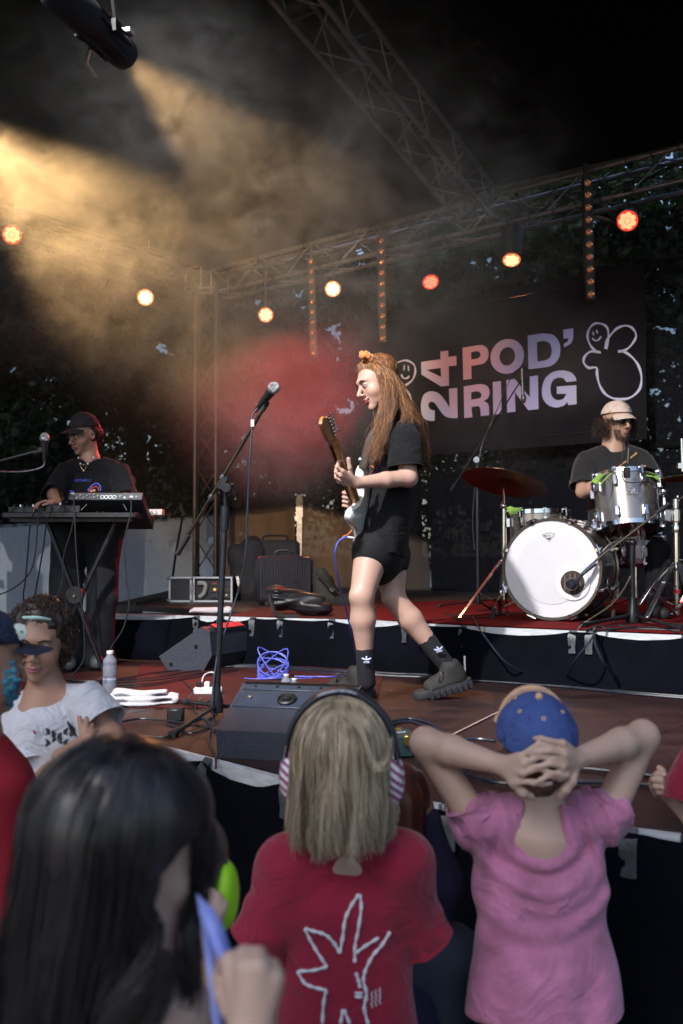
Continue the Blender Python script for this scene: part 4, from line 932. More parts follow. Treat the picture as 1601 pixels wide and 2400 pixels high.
def cable(label, pts, r, m=None, n=6, name='cable', cat='cable', seg=6, parent=None, grp=None):
    mb = MB(); mb.tube(smoothpath(pts, seg), r, n); o = mb.build(name, m or M['cable'], parent)
    if parent is None: tag(o, label, cat, grp)
    return o
cable('black microphone cable hanging from the vocal microphone past its stand', [P(604, 957, YM - .12), P(592, 975, YM - .12), P(590, 1010, YM - .13), P(586, 1080, YM - .14), P(580, 1200, YM - .1), P(576, 1300, YM - .06), P(560, 1380, YM), P(534, 1460, YM), P(514, 1520, YM - .02), P(503, 1580, YM - .04), P(498, 1640, YM - .06), P(500, 1692, YM - .1), G(490, 1735, DECK) + V((0, 0, .01)), G(504, 1775, DECK) + V((0, 0, .01)), P(506, 1800, 3.36)], .0042, mat('mic_cable', (.03, .035, .05), .35, var=.2), 8)
mb = MB(); mb.box(P(592, 992, YM - .125), (.014, .014, .03)); tag(mb.build('cable_tag', mat('tag_pink', (.6, .45, .42), .6)), 'pale tape mark on the cable just under the vocal microphone', 'tape')
# keyboard player's microphone
t, _ = microphone('silver-headed microphone in front of the keyboard player', P(105, 1024, 5.35), P(104, 1062, 5.35), body=MS_black)
s = thing('mic_stand', 'boom arm entering from the left edge to the keyboard microphone', 'microphone stand', P(-60, 1100, 5.3))
mb = MB(); mb.tube([P(-160, 1125, 5.3), P(0, 1081, 5.33), P(80, 1060, 5.35)], .008, 8); mb.build('boom', MS_black, s)
mb = MB(); mb.tube([P(80, 1062, 5.35), P(100, 1056, 5.35)], .013, 8); mb.box(P(96, 1055, 5.35), (.03, .03, .03), bev=.005); mb.build('mic_clip', M['rubber'], s)
mb = MB(); q = P(-160, 1125, 5.3); mb.tube([q, V((q.x, q.y, DECK))], .012, 8); mb.build('pole', MS_black, s)
cable('cable curving down from the keyboard microphone to the left edge', [P(104, 1075, 5.35), P(103, 1090, 5.35), P(85, 1100, 5.34), P(40, 1106, 5.33), P(-30, 1104, 5.3)], .0045, mat('cable_grey', (.07, .08, .11), .4))
# overhead microphone on its long boom
Yo = 6.7; ob = P(1121, 1420, Yo); s = thing('mic_stand', 'slim boom stand with pencil microphone over the reddish cymbal', 'microphone stand', (ob.x, ob.y, RISER))
mb = MB(); mb.tube([V((ob.x, ob.y, RISER + .05)), P(1119, 1150, Yo)], .012, 8); mb.tube([P(1119, 1152, Yo), P(1117, 1080, Yo)], .007, 8); mb.build('pole', MS_black, s)
mb = MB(); mb.tube([P(1056, 1152, Yo - .1), P(1220, 893, Yo + .3)], [.006, .005], 8); mb.tube([P(1056, 1152, Yo - .1), P(1066, 1135, Yo - .08)], .012, 8); mb.build('boom', MS_black, s)
mb = MB(); mb.lathe([(.02, -.015), (.02, .015)], P(1116, 1078, Yo - .02), V((0, 1, 0)), 14); mb.build('swivel', M['steel'], s)
for px_, py_ in ((1030, 1424), (1150, 1432), (1175, 1408)):
    f = G(px_, py_, RISER); mb = MB(); mb.tube([V((ob.x, ob.y, RISER + .08)), f + V((0, 0, .015))], .007, 6); mb.build('leg', MS_black, s)
    mb = MB(); mb.ell(f + V((0, 0, .014)), (.018, .018, .014), n=8, m=6); mb.build('rubber_foot', M['rubber'], s)
t = thing('microphone', 'pencil microphone pointing down in front of the letter N', 'microphone', P(1224, 900, Yo + .3))
mb = MB(); mb.tube([P(1223, 863, Yo + .3), P(1226, 925, Yo + .3)], [.008, .009, .011], 10); mb.ell(P(1227, 934, Yo + .3), (.02, .02, .035), n=12, m=8); mb.build('body', mat('pencil_mic', (.10, .085, .075), .35, metal=.5, var=.2), t)
cable('thin cable along the overhead boom', [P(1222, 862, Yo + .3), P(1200, 880, Yo + .28), P(1165, 960, Yo + .15), P(1135, 1030, Yo), P(1122, 1080, Yo - .02), P(1108, 1200, Yo), P(1112, 1290, Yo)], .0035)
# bass drum microphone
s = thing('mic_stand', 'short boom stand in front of the bass drum with cone base', 'microphone stand', G(1484, 1462, RISER))
kb = G(1484, 1462, RISER); kY = kb.y
mb = MB(); mb.tube([V((kb.x, kb.y, RISER + .1)), P(1481, 1318, kY)], .012, 10); mb.tube([P(1481, 1318, kY), P(1482, 1278, kY)], .016, 10); mb.ell(P(1483, 1272, kY), .022, n=10, m=8); mb.build('pole', MS_black, s)
mb = MB(); mb.lathe([(.045, .0), (.045, .03), (.035, .06), (.02, .14)], V((kb.x, kb.y, RISER + .01)), V((0, 0, 1)), 18); mb.build('cone_base', M['blackmetal'], s)
for px_, py_ in ((1368, 1472), (1600, 1482), (1545, 1440)):
    f = G(px_, py_, RISER); mb = MB(); mb.tube([V((kb.x, kb.y, RISER + .05)), f + V((0, 0, .018))], .011, 8); dd = f - kb; dd.normalize(); mb.tube([f - dd * .04 + V((0, 0, .018)), f + dd * .01 + V((0, 0, .016))], [.015, .02], 8); mb.build('leg', MS_black, s)
mb = MB(); mb.tube([P(1568, 1182, kY), P(1410, 1302, kY - .02), P(1366, 1342, kY - .05)], .007, 10); mb.build('boom', brs, s)
mb = MB(); mb.tube([P(1568, 1180, kY), P(1538, 1203, kY)], [.013, .016, .013], 10); mb.build('counterweight_grip', M['rubber'], s)
mb = MB(); mb.tube([P(1488, 1241, kY), P(1477, 1249, kY)], .012, 10); mb.build('clamp_ring', M['blackmetal'], s); mb = MB(); mb.tube([P(1448, 1271, kY), P(1440, 1277, kY)], .012, 10); mb.build('clamp_ring', M['blackmetal'], s)
t = thing('microphone', 'dark egg-shaped microphone held in the port hole of the bass drum', 'microphone', P(1342, 1366, kY))
q = onplane(1340, 1369, bc - d * .06, d); mb = MB(); mb.lathe([(.001, -.03), (.024, -.028), (.036, -.012), (.038, .006), (.03, .024), (.014, .034), (.001, .036)], q, (d * 1.0 + V((.3, 0, 0))).normalized(), 22, cap=False); mb.build('capsule', mat('mic_blue', (.05, .055, .075), .3, metal=.7, var=.2), t)
mb = MB()
for o_ in (-.012, .012): mb.tube([q + V((.02, -.02, o_)), P(1366, 1345, kY - .05) + V((0, 0, o_ * .6))], .005, 8)
mb.tube([P(1364, 1346, kY - .05), P(1395, 1320, kY - .04)], [.011, .014], 10); mb.build('yoke', mat('mic_blue2', (.08, .09, .12), .3, metal=.7), t)
cable('cable looping from the bass drum microphone down to the riser', [P(1392, 1318, kY), P(1430, 1275, kY), P(1470, 1268, kY), P(1490, 1290, kY), P(1478, 1350, kY), P(1440, 1410, kY - .1), P(1385, 1450, kY - .2), G(1358, 1475, RISER) + V((0, 0, .01)), P(1355, 1495, 4.95 + .32), P(1375, 1510, 5.25), P(1400, 1500, 5.25)], .0045, mat('cable_tan', (.10, .085, .06), .4))
# clip microphone on the tom
t = thing('microphone', 'black clip-on microphone on the rim of the rack tom', 'microphone', P(1466, 1108, 5.72))
mb = MB(); mb.box(P(1469, 1108, 5.72), (.035, .03, .06), bev=.005); mb.box(P(1467, 1090, 5.72), (.025, .02, .02)); mb.build('clip', M['black'], t)
mb = MB(); mb.tube([P(1472, 1085, 5.72), P(1474, 1050, 5.72)], [.012, .009], 8); mb.build('body', M['black'], t)
cable('thin cable of the tom microphone looping in front of the shell', [P(1474, 1050, 5.72), P(1470, 1034, 5.72), P(1461, 1045, 5.7), P(1458, 1110, 5.68), P(1465, 1128, 5.68), P(1485, 1131, 5.68), P(1520, 1130, 5.7), P(1552, 1148, 5.72)], .003)

# ---------------------------------------------------------------- keyboard rig
zT = P(0, 1202, 5.7).z
t = thing('keyboard_table', 'black table on crossed legs carrying the samplers', 'keyboard stand', (-1.55, 6.0, DECK))
xl, xr = P(5, 1200, 5.7).x, P(318, 1200, 5.7).x
mb = MB(); mb.box(((xl + xr) / 2, 6.0, zT - .012), (xr - xl, .6, .03), bev=.004); mb.build('table_top', mat('table_black', (.02, .021, .025), .4, var=.2), t)
for yy in (5.76, 6.2): mb = MB(); mb.box(((xl + xr) / 2, yy, zT - .04), (xr - xl - .06, .03, .02)); mb.build('frame_rail', M['blackmetal'], t)
for yo in (0, .34):
    for (x0, y0, x1, y1) in ((112, 1225, 243, 1545), (268, 1225, 108, 1540)):
        a_, b_ = P(x0, y0, 5.85), P(x1, y1, 5.85); b_.z = DECK + .02; mb = MB(); D = frame(b_ - a_, V((0, 1, 0))); mb.box((a_ + b_) / 2 + V((0, yo + (.03 if x0 > 200 else 0), 0)), ((b_ - a_).length, .022, .04), ax=D, bev=.004); mb.build('leg', MS_black, t)
mb = MB(); mb.lathe([(.05, -.035), (.052, 0), (.05, .01)], P(178, 1394, 5.83), V((0, 1, 0)), 24); mb.build('hinge_disc', M['black'], t)
mb = MB(); mb.lathe([(.008, -.045), (.008, 0)], P(178, 1396, 5.83), V((0, 1, 0)), 10); mb.build('hinge_bolt', M['chrome'], t)
# sampler on its slanted stand
s = thing('sampler', 'dark sampler with white-ringed sockets propped on a wire stand', 'sampler', P(247, 1175, 5.8))
w_ = P(335, 1160, 5.75).x - P(160, 1160, 5.75).x; c0 = P(247, 1163, 5.75)
yx = V((0, .90, -.43)).normalized(); zx = V((0, .43, .90)).normalized()
mb = MB(); mb.box(c0 + yx * .19, (w_, .38, .05), ax=(V((1, 0, 0)), yx, zx), bev=.004); mb.build('body', mat('sampler_body', (.035, .038, .045), .45, metal=.3, var=.15), s)
R_ = lambda px, py: onplane(px, py, c0 - yx * .0015, yx)
wp = mat('print_white', (.7, .72, .75), .5, var=.05)
for k in range(4):
    mb = MB(); mb.torus(R_(240 + k * 9.2, 1165), yx, .0105, .0025, 18, 6); mb.build('socket_ring', wp, s)
for (x, y, r_) in ((175, 1160, .006), (181, 1167, .006), (190, 1161, .007), (197, 1167, .006), (206, 1162, .006), (212, 1159, .005), (221, 1159, .005), (212, 1166, .005), (221, 1166, .005), (231, 1163, .006), (283, 1163, .005), (321, 1165, .006)):
    mb = MB(); mb.torus(R_(x, y), yx, r_, .0018, 12, 5); mb.build('socket', M['steel'], s)
mb = MB(); mb.box(R_(308, 1164), (.018, .004, .010)); mb.box(R_(292, 1166), (.012, .004, .008)); mb.box(R_(170, 1156), (.02, .003, .005)); mb.build('port_label', wp, s)
mb = MB(); zz = zT + .005
for (xa, xb) in ((210, 190), (286, 298)): mb.tube([P(xa, 1176, 5.78), P(xb, 1197, 5.76)], .004, 6)
mb.tube([P(208, 1176, 5.78), P(288, 1176, 5.78)], .004, 6); mb.build('wire_stand', M['blackmetal'], s)
t2 = thing('amp_box', 'small cream box with hand-drawn A mark at the right end of the table', 'box', P(366, 1200, 6.2))
bc2 = P(366, 1201, 6.15); mb = MB(); mb.box(bc2, (.09, .09, .036), bev=.003); mb.build('body', mat('cream_box', (.62, .56, .50), .5, var=.1), t2)
mb = MB(); q = lambda px, py: P(px, py, 6.103)
mb.tube([q(352, 1206), q(356, 1196), q(360, 1206)], .0025, 5); mb.tube([q(353, 1203), q(359, 1203)], .002, 5); mb.tube([q(365, 1197), q(368, 1202), q(365, 1207)], .0022, 5); mb.tube([q(364, 1204), q(364.4, 1204.6)], .003, 5); mb.build('marker_mark', ink, t2)
for i, (px, w, h, dcol, lab) in enumerate(((60, .16, .035, (.03, .03, .035), 'flat black effects unit at the left end of the table'), (120, .12, .03, (.6, .6, .6), 'white plug strip lying between the effects units'), (155, .2, .045, (.025, .025, .03), 'black controller in front of the keyboard player'))):
    c_ = P(px, 1200, 5.85 + .08 * (i % 2)); mb = MB(); tt2 = thing('effects_unit', lab, 'effects unit', (c_.x, c_.y, zT)); mb.box((c_.x, c_.y, zT + .004 + h / 2), (w, .14, h), bev=.004); mb.build('body', mat('fx_%d' % i, dcol, .45, var=.1), tt2)
    for k in range(4):
        mb = MB(); mb.lathe([(.008, 0), (.007, .014)], V((c_.x - w * .35 + k * w * .23, c_.y - .03, zT + .004 + h)), V((0, 0, 1)), 10); mb.build('knob', M['chrome'] if k % 2 else M['black'], tt2)
for i in range(9):
    x0 = random.uniform(50, 190); x1 = x0 + random.uniform(-60, 60); h_ = random.uniform(6, 18)
    cable('tangled cable on the table among the effects units', [P(x0, 1198, 5.8), P(x0 + 8, 1198 - h_, 5.82), P((x0 + x1) / 2, 1196 - h_, 5.78), P(x1, 1199, 5.76)], .003, grp='short cables among the effects units')
for i, L in enumerate([[(85, 1192), (72, 1225), (66, 1290), (60, 1360), (55, 1400), (66, 1450)], [(92, 1190), (88, 1230), (82, 1300), (68, 1345), (30, 1380), (-20, 1400)], [(125, 1190), (110, 1225), (102, 1280), (92, 1340), (82, 1400), (80, 1450)], [(172, 1160), (175, 1200), (178, 1280), (186, 1380), (195, 1450), (196, 1545), (160, 1590)], [(175, 1195), (168, 1240), (150, 1300), (146, 1360), (135, 1395), (122, 1400)], [(306, 1168), (307, 1200), (292, 1270), (296, 1360), (303, 1410), (290, 1470), (262, 1515), (256, 1540)]]):
    cable(['cable hanging at the far left of the keyboard table', 'cable swinging out to the left edge under the table', 'third cable from the left under the table', 'cable running down in front of the table hinge', 'thin looping cable left of the table hinge', 'long cable hanging from the right end of the sampler'][i], [P(x, y, 5.66) for x, y in L], .0045 if i != 4 else .003)

# ---------------------------------------------------------------- wedge monitors
carp = mat('speaker_paint', (.024, .030, .048), .5, var=.2, vscale=60, bump=.5, bscale=260, spec=.6)
t = thing('stage_monitor', 'large blue-black wedge monitor at the front edge seen from behind', 'monitor speaker', G(600, 1785, DECK))
BL, BR = G(509, 1776, DECK), G(806, 1791, DECK); ux = (BR - BL); Wd = ux.length; ux.normalize(); uy = V((-ux.y, ux.x, 0)); uz = V((0, 0, 1))
prof = [(0, .0), (-.012, .098), (.27, .222), (.30, .222), (.335, .195), (.42, .02), (.40, 0)]
pp = lambda x, y, z: BL + ux * x + uy * y + uz * z
mb = MB(); mb.prism([pp(0, y, z) for y, z in prof], ux * Wd); mb.build('cabinet', carp, t, smooth=False)
sl = V((0, .282, .17)).normalized(); slv = uy * .282 + uz * .124; slv.normalize(); nv = slv.cross(ux).normalized()
if nv.z < 0: nv = -nv
fp = lambda x, s_, o=0: pp(x, -.012, .098) + slv * s_ + nv * o
LL = .308
mb = MB(); mb.box(fp(Wd / 2, LL * .62, .002), (Wd - .02, .085, .006), ax=(ux, slv, nv), bev=.002); mb.build('handle_panel', mat('panel_blue', (.034, .045, .075), .4, var=.15, bump=.1, bscale=200), t)
mb = MB(); mb.box(fp(Wd / 2, LL * .91, .002), (Wd - .03, .035, .006), ax=(ux, slv, nv), bev=.002); mb.build('top_strip', mat('strip_blue', (.03, .04, .062), .45, var=.15), t)
mb = MB(); mb.lathe([(.036, .004), (.036, .012), (.030, .016), (.026, .010), (.016, .010), (.014, .018), (.001, .019)], fp(Wd * .45, LL * .64), nv, 28, cap=False); mb.build('pole_socket', M['black'], t)
for x_ in (.06, Wd * .88): mb = MB(); mb.lathe([(.011, .004), (.011, .009), (.005, .010), (.001, .006)], fp(x_, LL * .66), nv, 16, cap=False); mb.build('screw', M['steel'], t)
for k in range(5): mb = MB(); mb.lathe([(.006, .004), (.006, .008), (.001, .007)], fp(.06 + k * (Wd - .12) / 4, LL * .92), nv, 12, cap=False); mb.build('screw', M['blackmetal'], t)
mb = MB()
for k in range(60): mb.box(pp(.012 + (Wd - .024) * k / 59, .275, .226), (.004, .02, .008), ax=(ux, uy, uz))
mb.build('grille_teeth', M['black'], t, smooth=False)['kind'] = 'stuff'
mb = MB(); 
mb.prism([pp(-.004, y, z) for y, z in [(.02, .02), (.0, .094), (.27, .212), (.30, .21), (.40, .03)]], ux * .004); mb.build('side_plate', carp, t, smooth=False)
# second wedge
z1 = lambda x, y: (x / 2.8, 1350 + y / 2.8)
t = thing('stage_monitor', 'small wedge monitor lying beside the riser at left, seen from its side', 'monitor speaker', G(430, 1572, DECK))
pl = [(1043, 523), (1322, 330), (1375, 360), (1390, 520), (1335, 620), (1105, 620)]
Yw = 5.95; off_ = V((.20, .38, 0))
side = [P(*z1(*p), Yw) for p in pl]; mn = min(p.z for p in side); side = [V((p.x, p.y, p.z - mn + DECK + .003)) for p in side]
mb = MB(); mb.prism(side, off_); mb.build('cabinet', carp, t, smooth=False)
for p in ((1287, 460), (1122, 575)):
    c_ = P(*z1(*p), Yw); mb = MB(); mb.lathe([(.011, .0), (.011, .004), (.005, .005), (.001, .003)], V((c_.x, c_.y, c_.z - mn + DECK + .003)), -off_.cross(V((0, 0, 1))).cross(V((0, 0, 1))) * -1, 14, cap=False); mb.build('screw', M['blackmetal'], t)
q0, q1 = side[1], side[2]; mb = MB(); mb.box((q0 + q1) / 2 + off_ * .5 + V((.01, -.01, .01)), (.05, .3, .01), ax=((q1 - q0).normalized(), off_.normalized(), V((.6, -.3, .7)).normalized())); mb.build('connector_plate', M['black'], t)

# ---------------------------------------------------------------- cases and bags on the riser
def onr(px, py): return G(px, py, RISER)
b0 = onr(396, 1411); wx = (P(545, 1411, b0.y).x - b0.x); hh = (1411 - 1352) / FPX * b0.y
t = thing('flight_case', 'open flight case with aluminium edges and rack gear under the tower', 'flight case', (b0.x + wx / 2, b0.y + .2, RISER))
cx = b0.x + wx / 2; blk = mat('case_black', (.02, .02, .024), .45, var=.2, bump=.1)
mb = MB(); mb.box((cx, b0.y + .22, RISER + hh / 2), (wx - .02, .4, hh - .02)); mb.build('body', blk, t, smooth=False)
dw = wx * .36; mb = MB(); mb.box((b0.x + dw / 2, b0.y + .008, RISER + hh / 2), (dw - .03, .02, hh - .03)); mb.build('lid_panel', blk, t, smooth=False)
mb = MB(); e = .014
for (xa, xb) in ((b0.x, b0.x + dw), (b0.x + dw + .01, b0.x + wx)):
    for z_ in (RISER + e / 2, RISER + hh - e / 2): mb.box(((xa + xb) / 2, b0.y, z_), (xb - xa, e + .01, e))
    for x_ in (xa + e / 2, xb - e / 2): mb.box((x_, b0.y - .001, RISER + hh / 2), (e, e + .01, hh - 2 * e))
mb.build('edge_profile', M['alu'], t, smooth=False)
for (x_, z_) in ((b0.x, RISER + .012), (b0.x, RISER + hh - .012), (b0.x + dw, RISER + .012), (b0.x + dw, RISER + hh - .012)):
    mb = MB(); mb.ell((x_, b0.y - .004, z_), .018, n=8, m=6); mb.build('corner_ball', M['steel'], t)
mb = MB(); mb.box((b0.x + dw + .005, b0.y - .01, RISER + hh * .5), (.03, .012, .09), bev=.003); mb.build('latch', M['steel'], t)
mb = MB(); mb.tube(smoothpath([V((b0.x + dw + .05, b0.y - .005, RISER + hh * .75)), V((b0.x + dw + .11, b0.y - .01, RISER + hh * .7)), V((b0.x + dw + .10, b0.y - .01, RISER + hh * .35)), V((b0.x + dw + .06, b0.y - .01, RISER + hh * .2))], 5), .018, 8); mb.build('hose', mat('hose', (.35, .33, .3), .5), t)
x0 = b0.x + dw + .14
for k, (zf, c_) in enumerate(((.72, (.03, .025, .028)), (.5, (.045, .03, .03)), (.27, (.03, .03, .035)))):
    mb = MB(); mb.box(((x0 + b0.x + wx) / 2, b0.y - .002, RISER + hh * zf), (b0.x + wx - x0 - .02, .02, hh * .2)); mb.build('rack_unit', mat('rack_%d' % k, c_, .4, var=.2), t, smooth=False)
for (fx, zf, c_, r_) in ((.25, .5, (1, .55, .2), .012), (.2, .74, (1, .05, .05), .005), (.3, .74, (1, .05, .05), .004), (.6, .55, (.9, .7, .3), .006), (.75, .28, (.8, .5, .2), .007), (.5, .3, (.9, .4, .1), .005)):
    mb = MB(); mb.ell((x0 + (b0.x + wx - x0) * fx, b0.y - .016, RISER + hh * zf), r_, n=8, m=6); mb.build('indicator_light', emat('ind_%s' % str(fx), c_, 1.0), t)
cable('black strap cable hanging beside the flight case', [wallpt(424, 0) * 1 if False else P(428, 1212, 8.9), P(412, 1300, 8.6), P(398, 1395, 8.2), P(385, 1400, 8.1), P(350, 1408, 8.0), P(315, 1415, 7.6)], .010)
# ribbed suitcase
b0 = onr(598, 1419); wx = P(716, 1419, b0.y).x - b0.x; hh = (1419 - 1306) / FPX * b0.y; dp = .24
t = thing('suitcase', 'black hard-shell suitcase with upright ribs', 'suitcase', (b0.x + wx / 2, b0.y + dp / 2, RISER))
sm = mat('suitcase_shell', (.028, .026, .034), .3, var=.15, coat=.2)
sx_ = V((1, 0, 0)); rot_ = .12; ax_ = (V((math.cos(rot_), math.sin(rot_), 0)), V((-math.sin(rot_), math.cos(rot_), 0)), V((0, 0, 1)))
cc = V((b0.x + wx / 2 + .02, b0.y + dp / 2, RISER + hh / 2 + .01))
mb = MB(); mb.box(cc, (wx + .06, dp, hh), ax=ax_, bev=.035); mb.build('shell', sm, t)
for k in range(19):
    mb = MB(); p = cc + ax_[0] * (-wx / 2 + .02 + (wx - .02) * k / 18) - ax_[1] * (dp / 2 + .002); mb.tube([p + V((0, 0, -hh / 2 + .04)), p + V((0, 0, hh / 2 - .035))], .0065, 8); mb.build('rib', sm, t)
mb = MB(); mb.tube(smoothpath([cc + ax_[0] * -.07 + V((0, 0, hh / 2)), cc + ax_[0] * -.05 + V((0, 0, hh / 2 + .035)), cc + ax_[0] * .05 + V((0, 0, hh / 2 + .035)), cc + ax_[0] * .07 + V((0, 0, hh / 2))], 4), .01, 8); mb.build('handle', M['black'], t)
for k in (-.35, .35):
    mb = MB(); mb.lathe([(.02, -.015), (.02, .015)], cc + ax_[0] * (wx * k) + V((0, 0, -hh / 2 + .002)) - ax_[1] * .09, V((1, 0, 0)), 12); mb.build('wheel', M['rubber'], t)
# ================================================================ organic surfaces (distance fields + surface nets)
_LAT = np.random.default_rng(3).random((32, 32, 32)).astype(np.float32)
def vnoise(Pt, sc, seed=0):
    q = Pt * sc + seed * 7.13; i = np.floor(q).astype(int); f = q - i; f = f * f * (3 - 2 * f); i &= 31; j = (i + 1) & 31
    g = lambda a, b, c: _LAT[a, b, c]
    x0, y0, z0 = i[..., 0], i[..., 1], i[..., 2]; x1, y1, z1 = j[..., 0], j[..., 1], j[..., 2]; fx, fy, fz = f[..., 0], f[..., 1], f[..., 2]
    a = g(x0, y0, z0) * (1 - fx) + g(x1, y0, z0) * fx; b = g(x0, y1, z0) * (1 - fx) + g(x1, y1, z0) * fx
    c = g(x0, y0, z1) * (1 - fx) + g(x1, y0, z1) * fx; d = g(x0, y1, z1) * (1 - fx) + g(x1, y1, z1) * fx
    return ((a * (1 - fy) + b * fy) * (1 - fz) + (c * (1 - fy) + d * fy) * fz) * 2 - 1
A = lambda v: np.array(v, dtype=np.float32)
class Blob:
    def __init__(s): s.p = []; s.fine = []; s.cuts = []
    def cone(s, a, b, ra, rb=None, k=.015, op='+', xd=None):
        rb = ra if rb is None else rb; s.p.append(('c', A(a), A(b), ra, rb, k, op, None if xd is None else A(V(xd).normalized()))); return s
    def chain(s, pts, rs, k=.012, op='+', xd=None):
        for i in range(len(pts) - 1): s.cone(pts[i], pts[i + 1], rs[i] if isinstance(rs, (list, tuple)) else rs, rs[i + 1] if isinstance(rs, (list, tuple)) else rs, k, op, xd)
        return s
    def ell(s, c, r, ax=None, k=.015, op='+'):
        r = (r, r, r) if not isinstance(r, (tuple, list)) else r
        R = np.eye(3, dtype=np.float32) if ax is None else np.array([list(a) for a in ax], dtype=np.float32)
        s.p.append(('e', A(c), A(r), R, None, k, op, None)); return s
    def cut(s, p, n): s.cuts.append((A(p), A(V(n).normalized()))); return s      # drop the side n points to
    def ev(s, prim, Pt):
        t = prim[0]
        if t == 'e':
            q = (Pt - prim[1]) @ prim[3].T; r = prim[2]; l = np.sqrt(((q / r) ** 2).sum(-1)); g = np.sqrt(((q / (r * r)) ** 2).sum(-1))
            return np.where(g > 1e-6, l * (l - 1) / np.maximum(g, 1e-6), -r.min()).astype(np.float32)
        _, a, b, ra, rb, k, op, xd = prim; ba = b - a; L = float(ba @ ba) + 1e-12; w = Pt - a; h = np.clip((w @ ba) / L, 0, 1); w = w - h[..., None] * ba
        if isinstance(ra, (tuple, list)):
            rx = ra[0] + (rb[0] - ra[0]) * h; ry = ra[1] + (rb[1] - ra[1]) * h; u = w @ xd; v2 = np.maximum((w * w).sum(-1) - u * u, 0)
            return ((np.sqrt((u / rx) ** 2 + v2 / ry ** 2) - 1) * np.minimum(rx, ry)).astype(np.float32)
        return (np.sqrt((w * w).sum(-1)) - (ra + (rb - ra) * h)).astype(np.float32)
    def bounds(s, pr):
        if pr[0] == 'e': m = float(pr[2].max()); return pr[1] - m, pr[1] + m
        f = lambda r: max(r) if isinstance(r, (tuple, list)) else r
        return np.minimum(pr[1] - f(pr[3]), pr[2] - f(pr[4])), np.maximum(pr[1] + f(pr[3]), pr[2] + f(pr[4]))
    def mesh(s, res=.008, fres=.004, disp=None, pad=.03):
        bs = [s.bounds(p) for p in s.p if p[6] == '+']; lo = np.min([b[0] for b in bs], 0) - pad; hi = np.max([b[1] for b in bs], 0) + pad
        axs = []
        for a in range(3):
            xs = [lo[a]]
            while xs[-1] < hi[a]:
                x = xs[-1]; st = res
                for fl, fh in s.fine:
                    if fl[a] - res <= x <= fh[a]: st = fres
                xs.append(x + st)
            axs.append(np.array(xs, dtype=np.float32))
        X, Y, Z = axs; D = np.full((len(X), len(Y), len(Z)), .5, dtype=np.float32)
        for pr in s.p:
            l, h = s.bounds(pr); k = pr[5]; m = k + .02
            sl = [slice(max(int(np.searchsorted(ax, l[i] - m)) - 1, 0), int(np.searchsorted(ax, h[i] + m)) + 1) for i, ax in enumerate(axs)]
            if any(q.stop - q.start < 2 for q in sl): continue
            Pt = np.stack(np.meshgrid(X[sl[0]], Y[sl[1]], Z[sl[2]], indexing='ij'), -1); d = s.ev(pr, Pt); o = D[tuple(sl)]
            if pr[6] == '+':
                hh = np.clip(.5 + .5 * (o - d) / max(k, 1e-5), 0, 1); D[tuple(sl)] = o + (d - o) * hh - k * hh * (1 - hh)
            else:
                hh = np.clip(.5 - .5 * (o + d) / max(k, 1e-5), 0, 1); D[tuple(sl)] = o + (-d - o) * hh + k * hh * (1 - hh)
        if disp is not None:
            msk = np.abs(D) < .05; ii = np.nonzero(msk); Pt = np.stack([X[ii[0]], Y[ii[1]], Z[ii[2]]], -1); D[msk] += disp(Pt).astype(np.float32)
        if s.cuts:
            G3 = np.stack(np.meshgrid(X, Y, Z, indexing='ij'), -1)
            for p, n in s.cuts: D = np.maximum(D, (G3 - p) @ n)
        return surface_nets(D, X, Y, Z)
def surface_nets(D, X, Y, Z):
    I = D < 0; nx, ny, nz = D.shape; c = np.zeros((nx - 1, ny - 1, nz - 1), np.int8); offs = [(a, b, d) for a in (0, 1) for b in (0, 1) for d in (0, 1)]
    for a, b, d in offs: c += I[a:nx - 1 + a, b:ny - 1 + b, d:nz - 1 + d]
    act = np.nonzero((c > 0) & (c < 8)); n = len(act[0]); idx = np.full(c.shape, -1, np.int64); idx[act] = np.arange(n)
    vals = np.stack([D[act[0] + a, act[1] + b, act[2] + d] for a, b, d in offs], 1); pos = np.zeros((n, 3)); cnt = np.zeros(n)
    for i, o in enumerate(offs):
        for j, q in enumerate(offs):
            if j > i and sum(abs(o[t] - q[t]) for t in range(3)) == 1:
                va, vb = vals[:, i], vals[:, j]; cr = (va < 0) != (vb < 0); t = np.where(cr, va / np.where(cr, va - vb, 1), 0)
                pos += np.where(cr[:, None], np.array(o) + (np.array(q) - np.array(o)) * t[:, None], 0); cnt += cr
    pos /= cnt[:, None]; out = np.zeros((n, 3))
    for a, ax in enumerate((X, Y, Z)): out[:, a] = ax[act[a]] + pos[:, a] * (ax[act[a] + 1] - ax[act[a]])
    F = []
    for a in range(3):
        b, d = (a + 1) % 3, (a + 2) % 3
        s0 = [slice(None)] * 3; s1 = [slice(None)] * 3; s0[a] = slice(0, -1); s1[a] = slice(1, None)
        e0, e1 = I[tuple(s0)], I[tuple(s1)]; ch = np.nonzero(e0 != e1); ch = np.array(ch)
        ok = (ch[b] > 0) & (ch[d] > 0) & (ch[b] < D.shape[b] - 1) & (ch[d] < D.shape[d] - 1); ch = ch[:, ok]; fl = e0[tuple(ch)]
        def cell(db, dd):
            q = ch.copy(); q[b] += db; q[d] += dd; return idx[tuple(q)]
        quad = np.stack([cell(-1, -1), cell(0, -1), cell(0, 0), cell(-1, 0)], 1); quad[~fl] = quad[~fl][:, ::-1]; F.append(quad)
    F = np.concatenate(F); return out, F
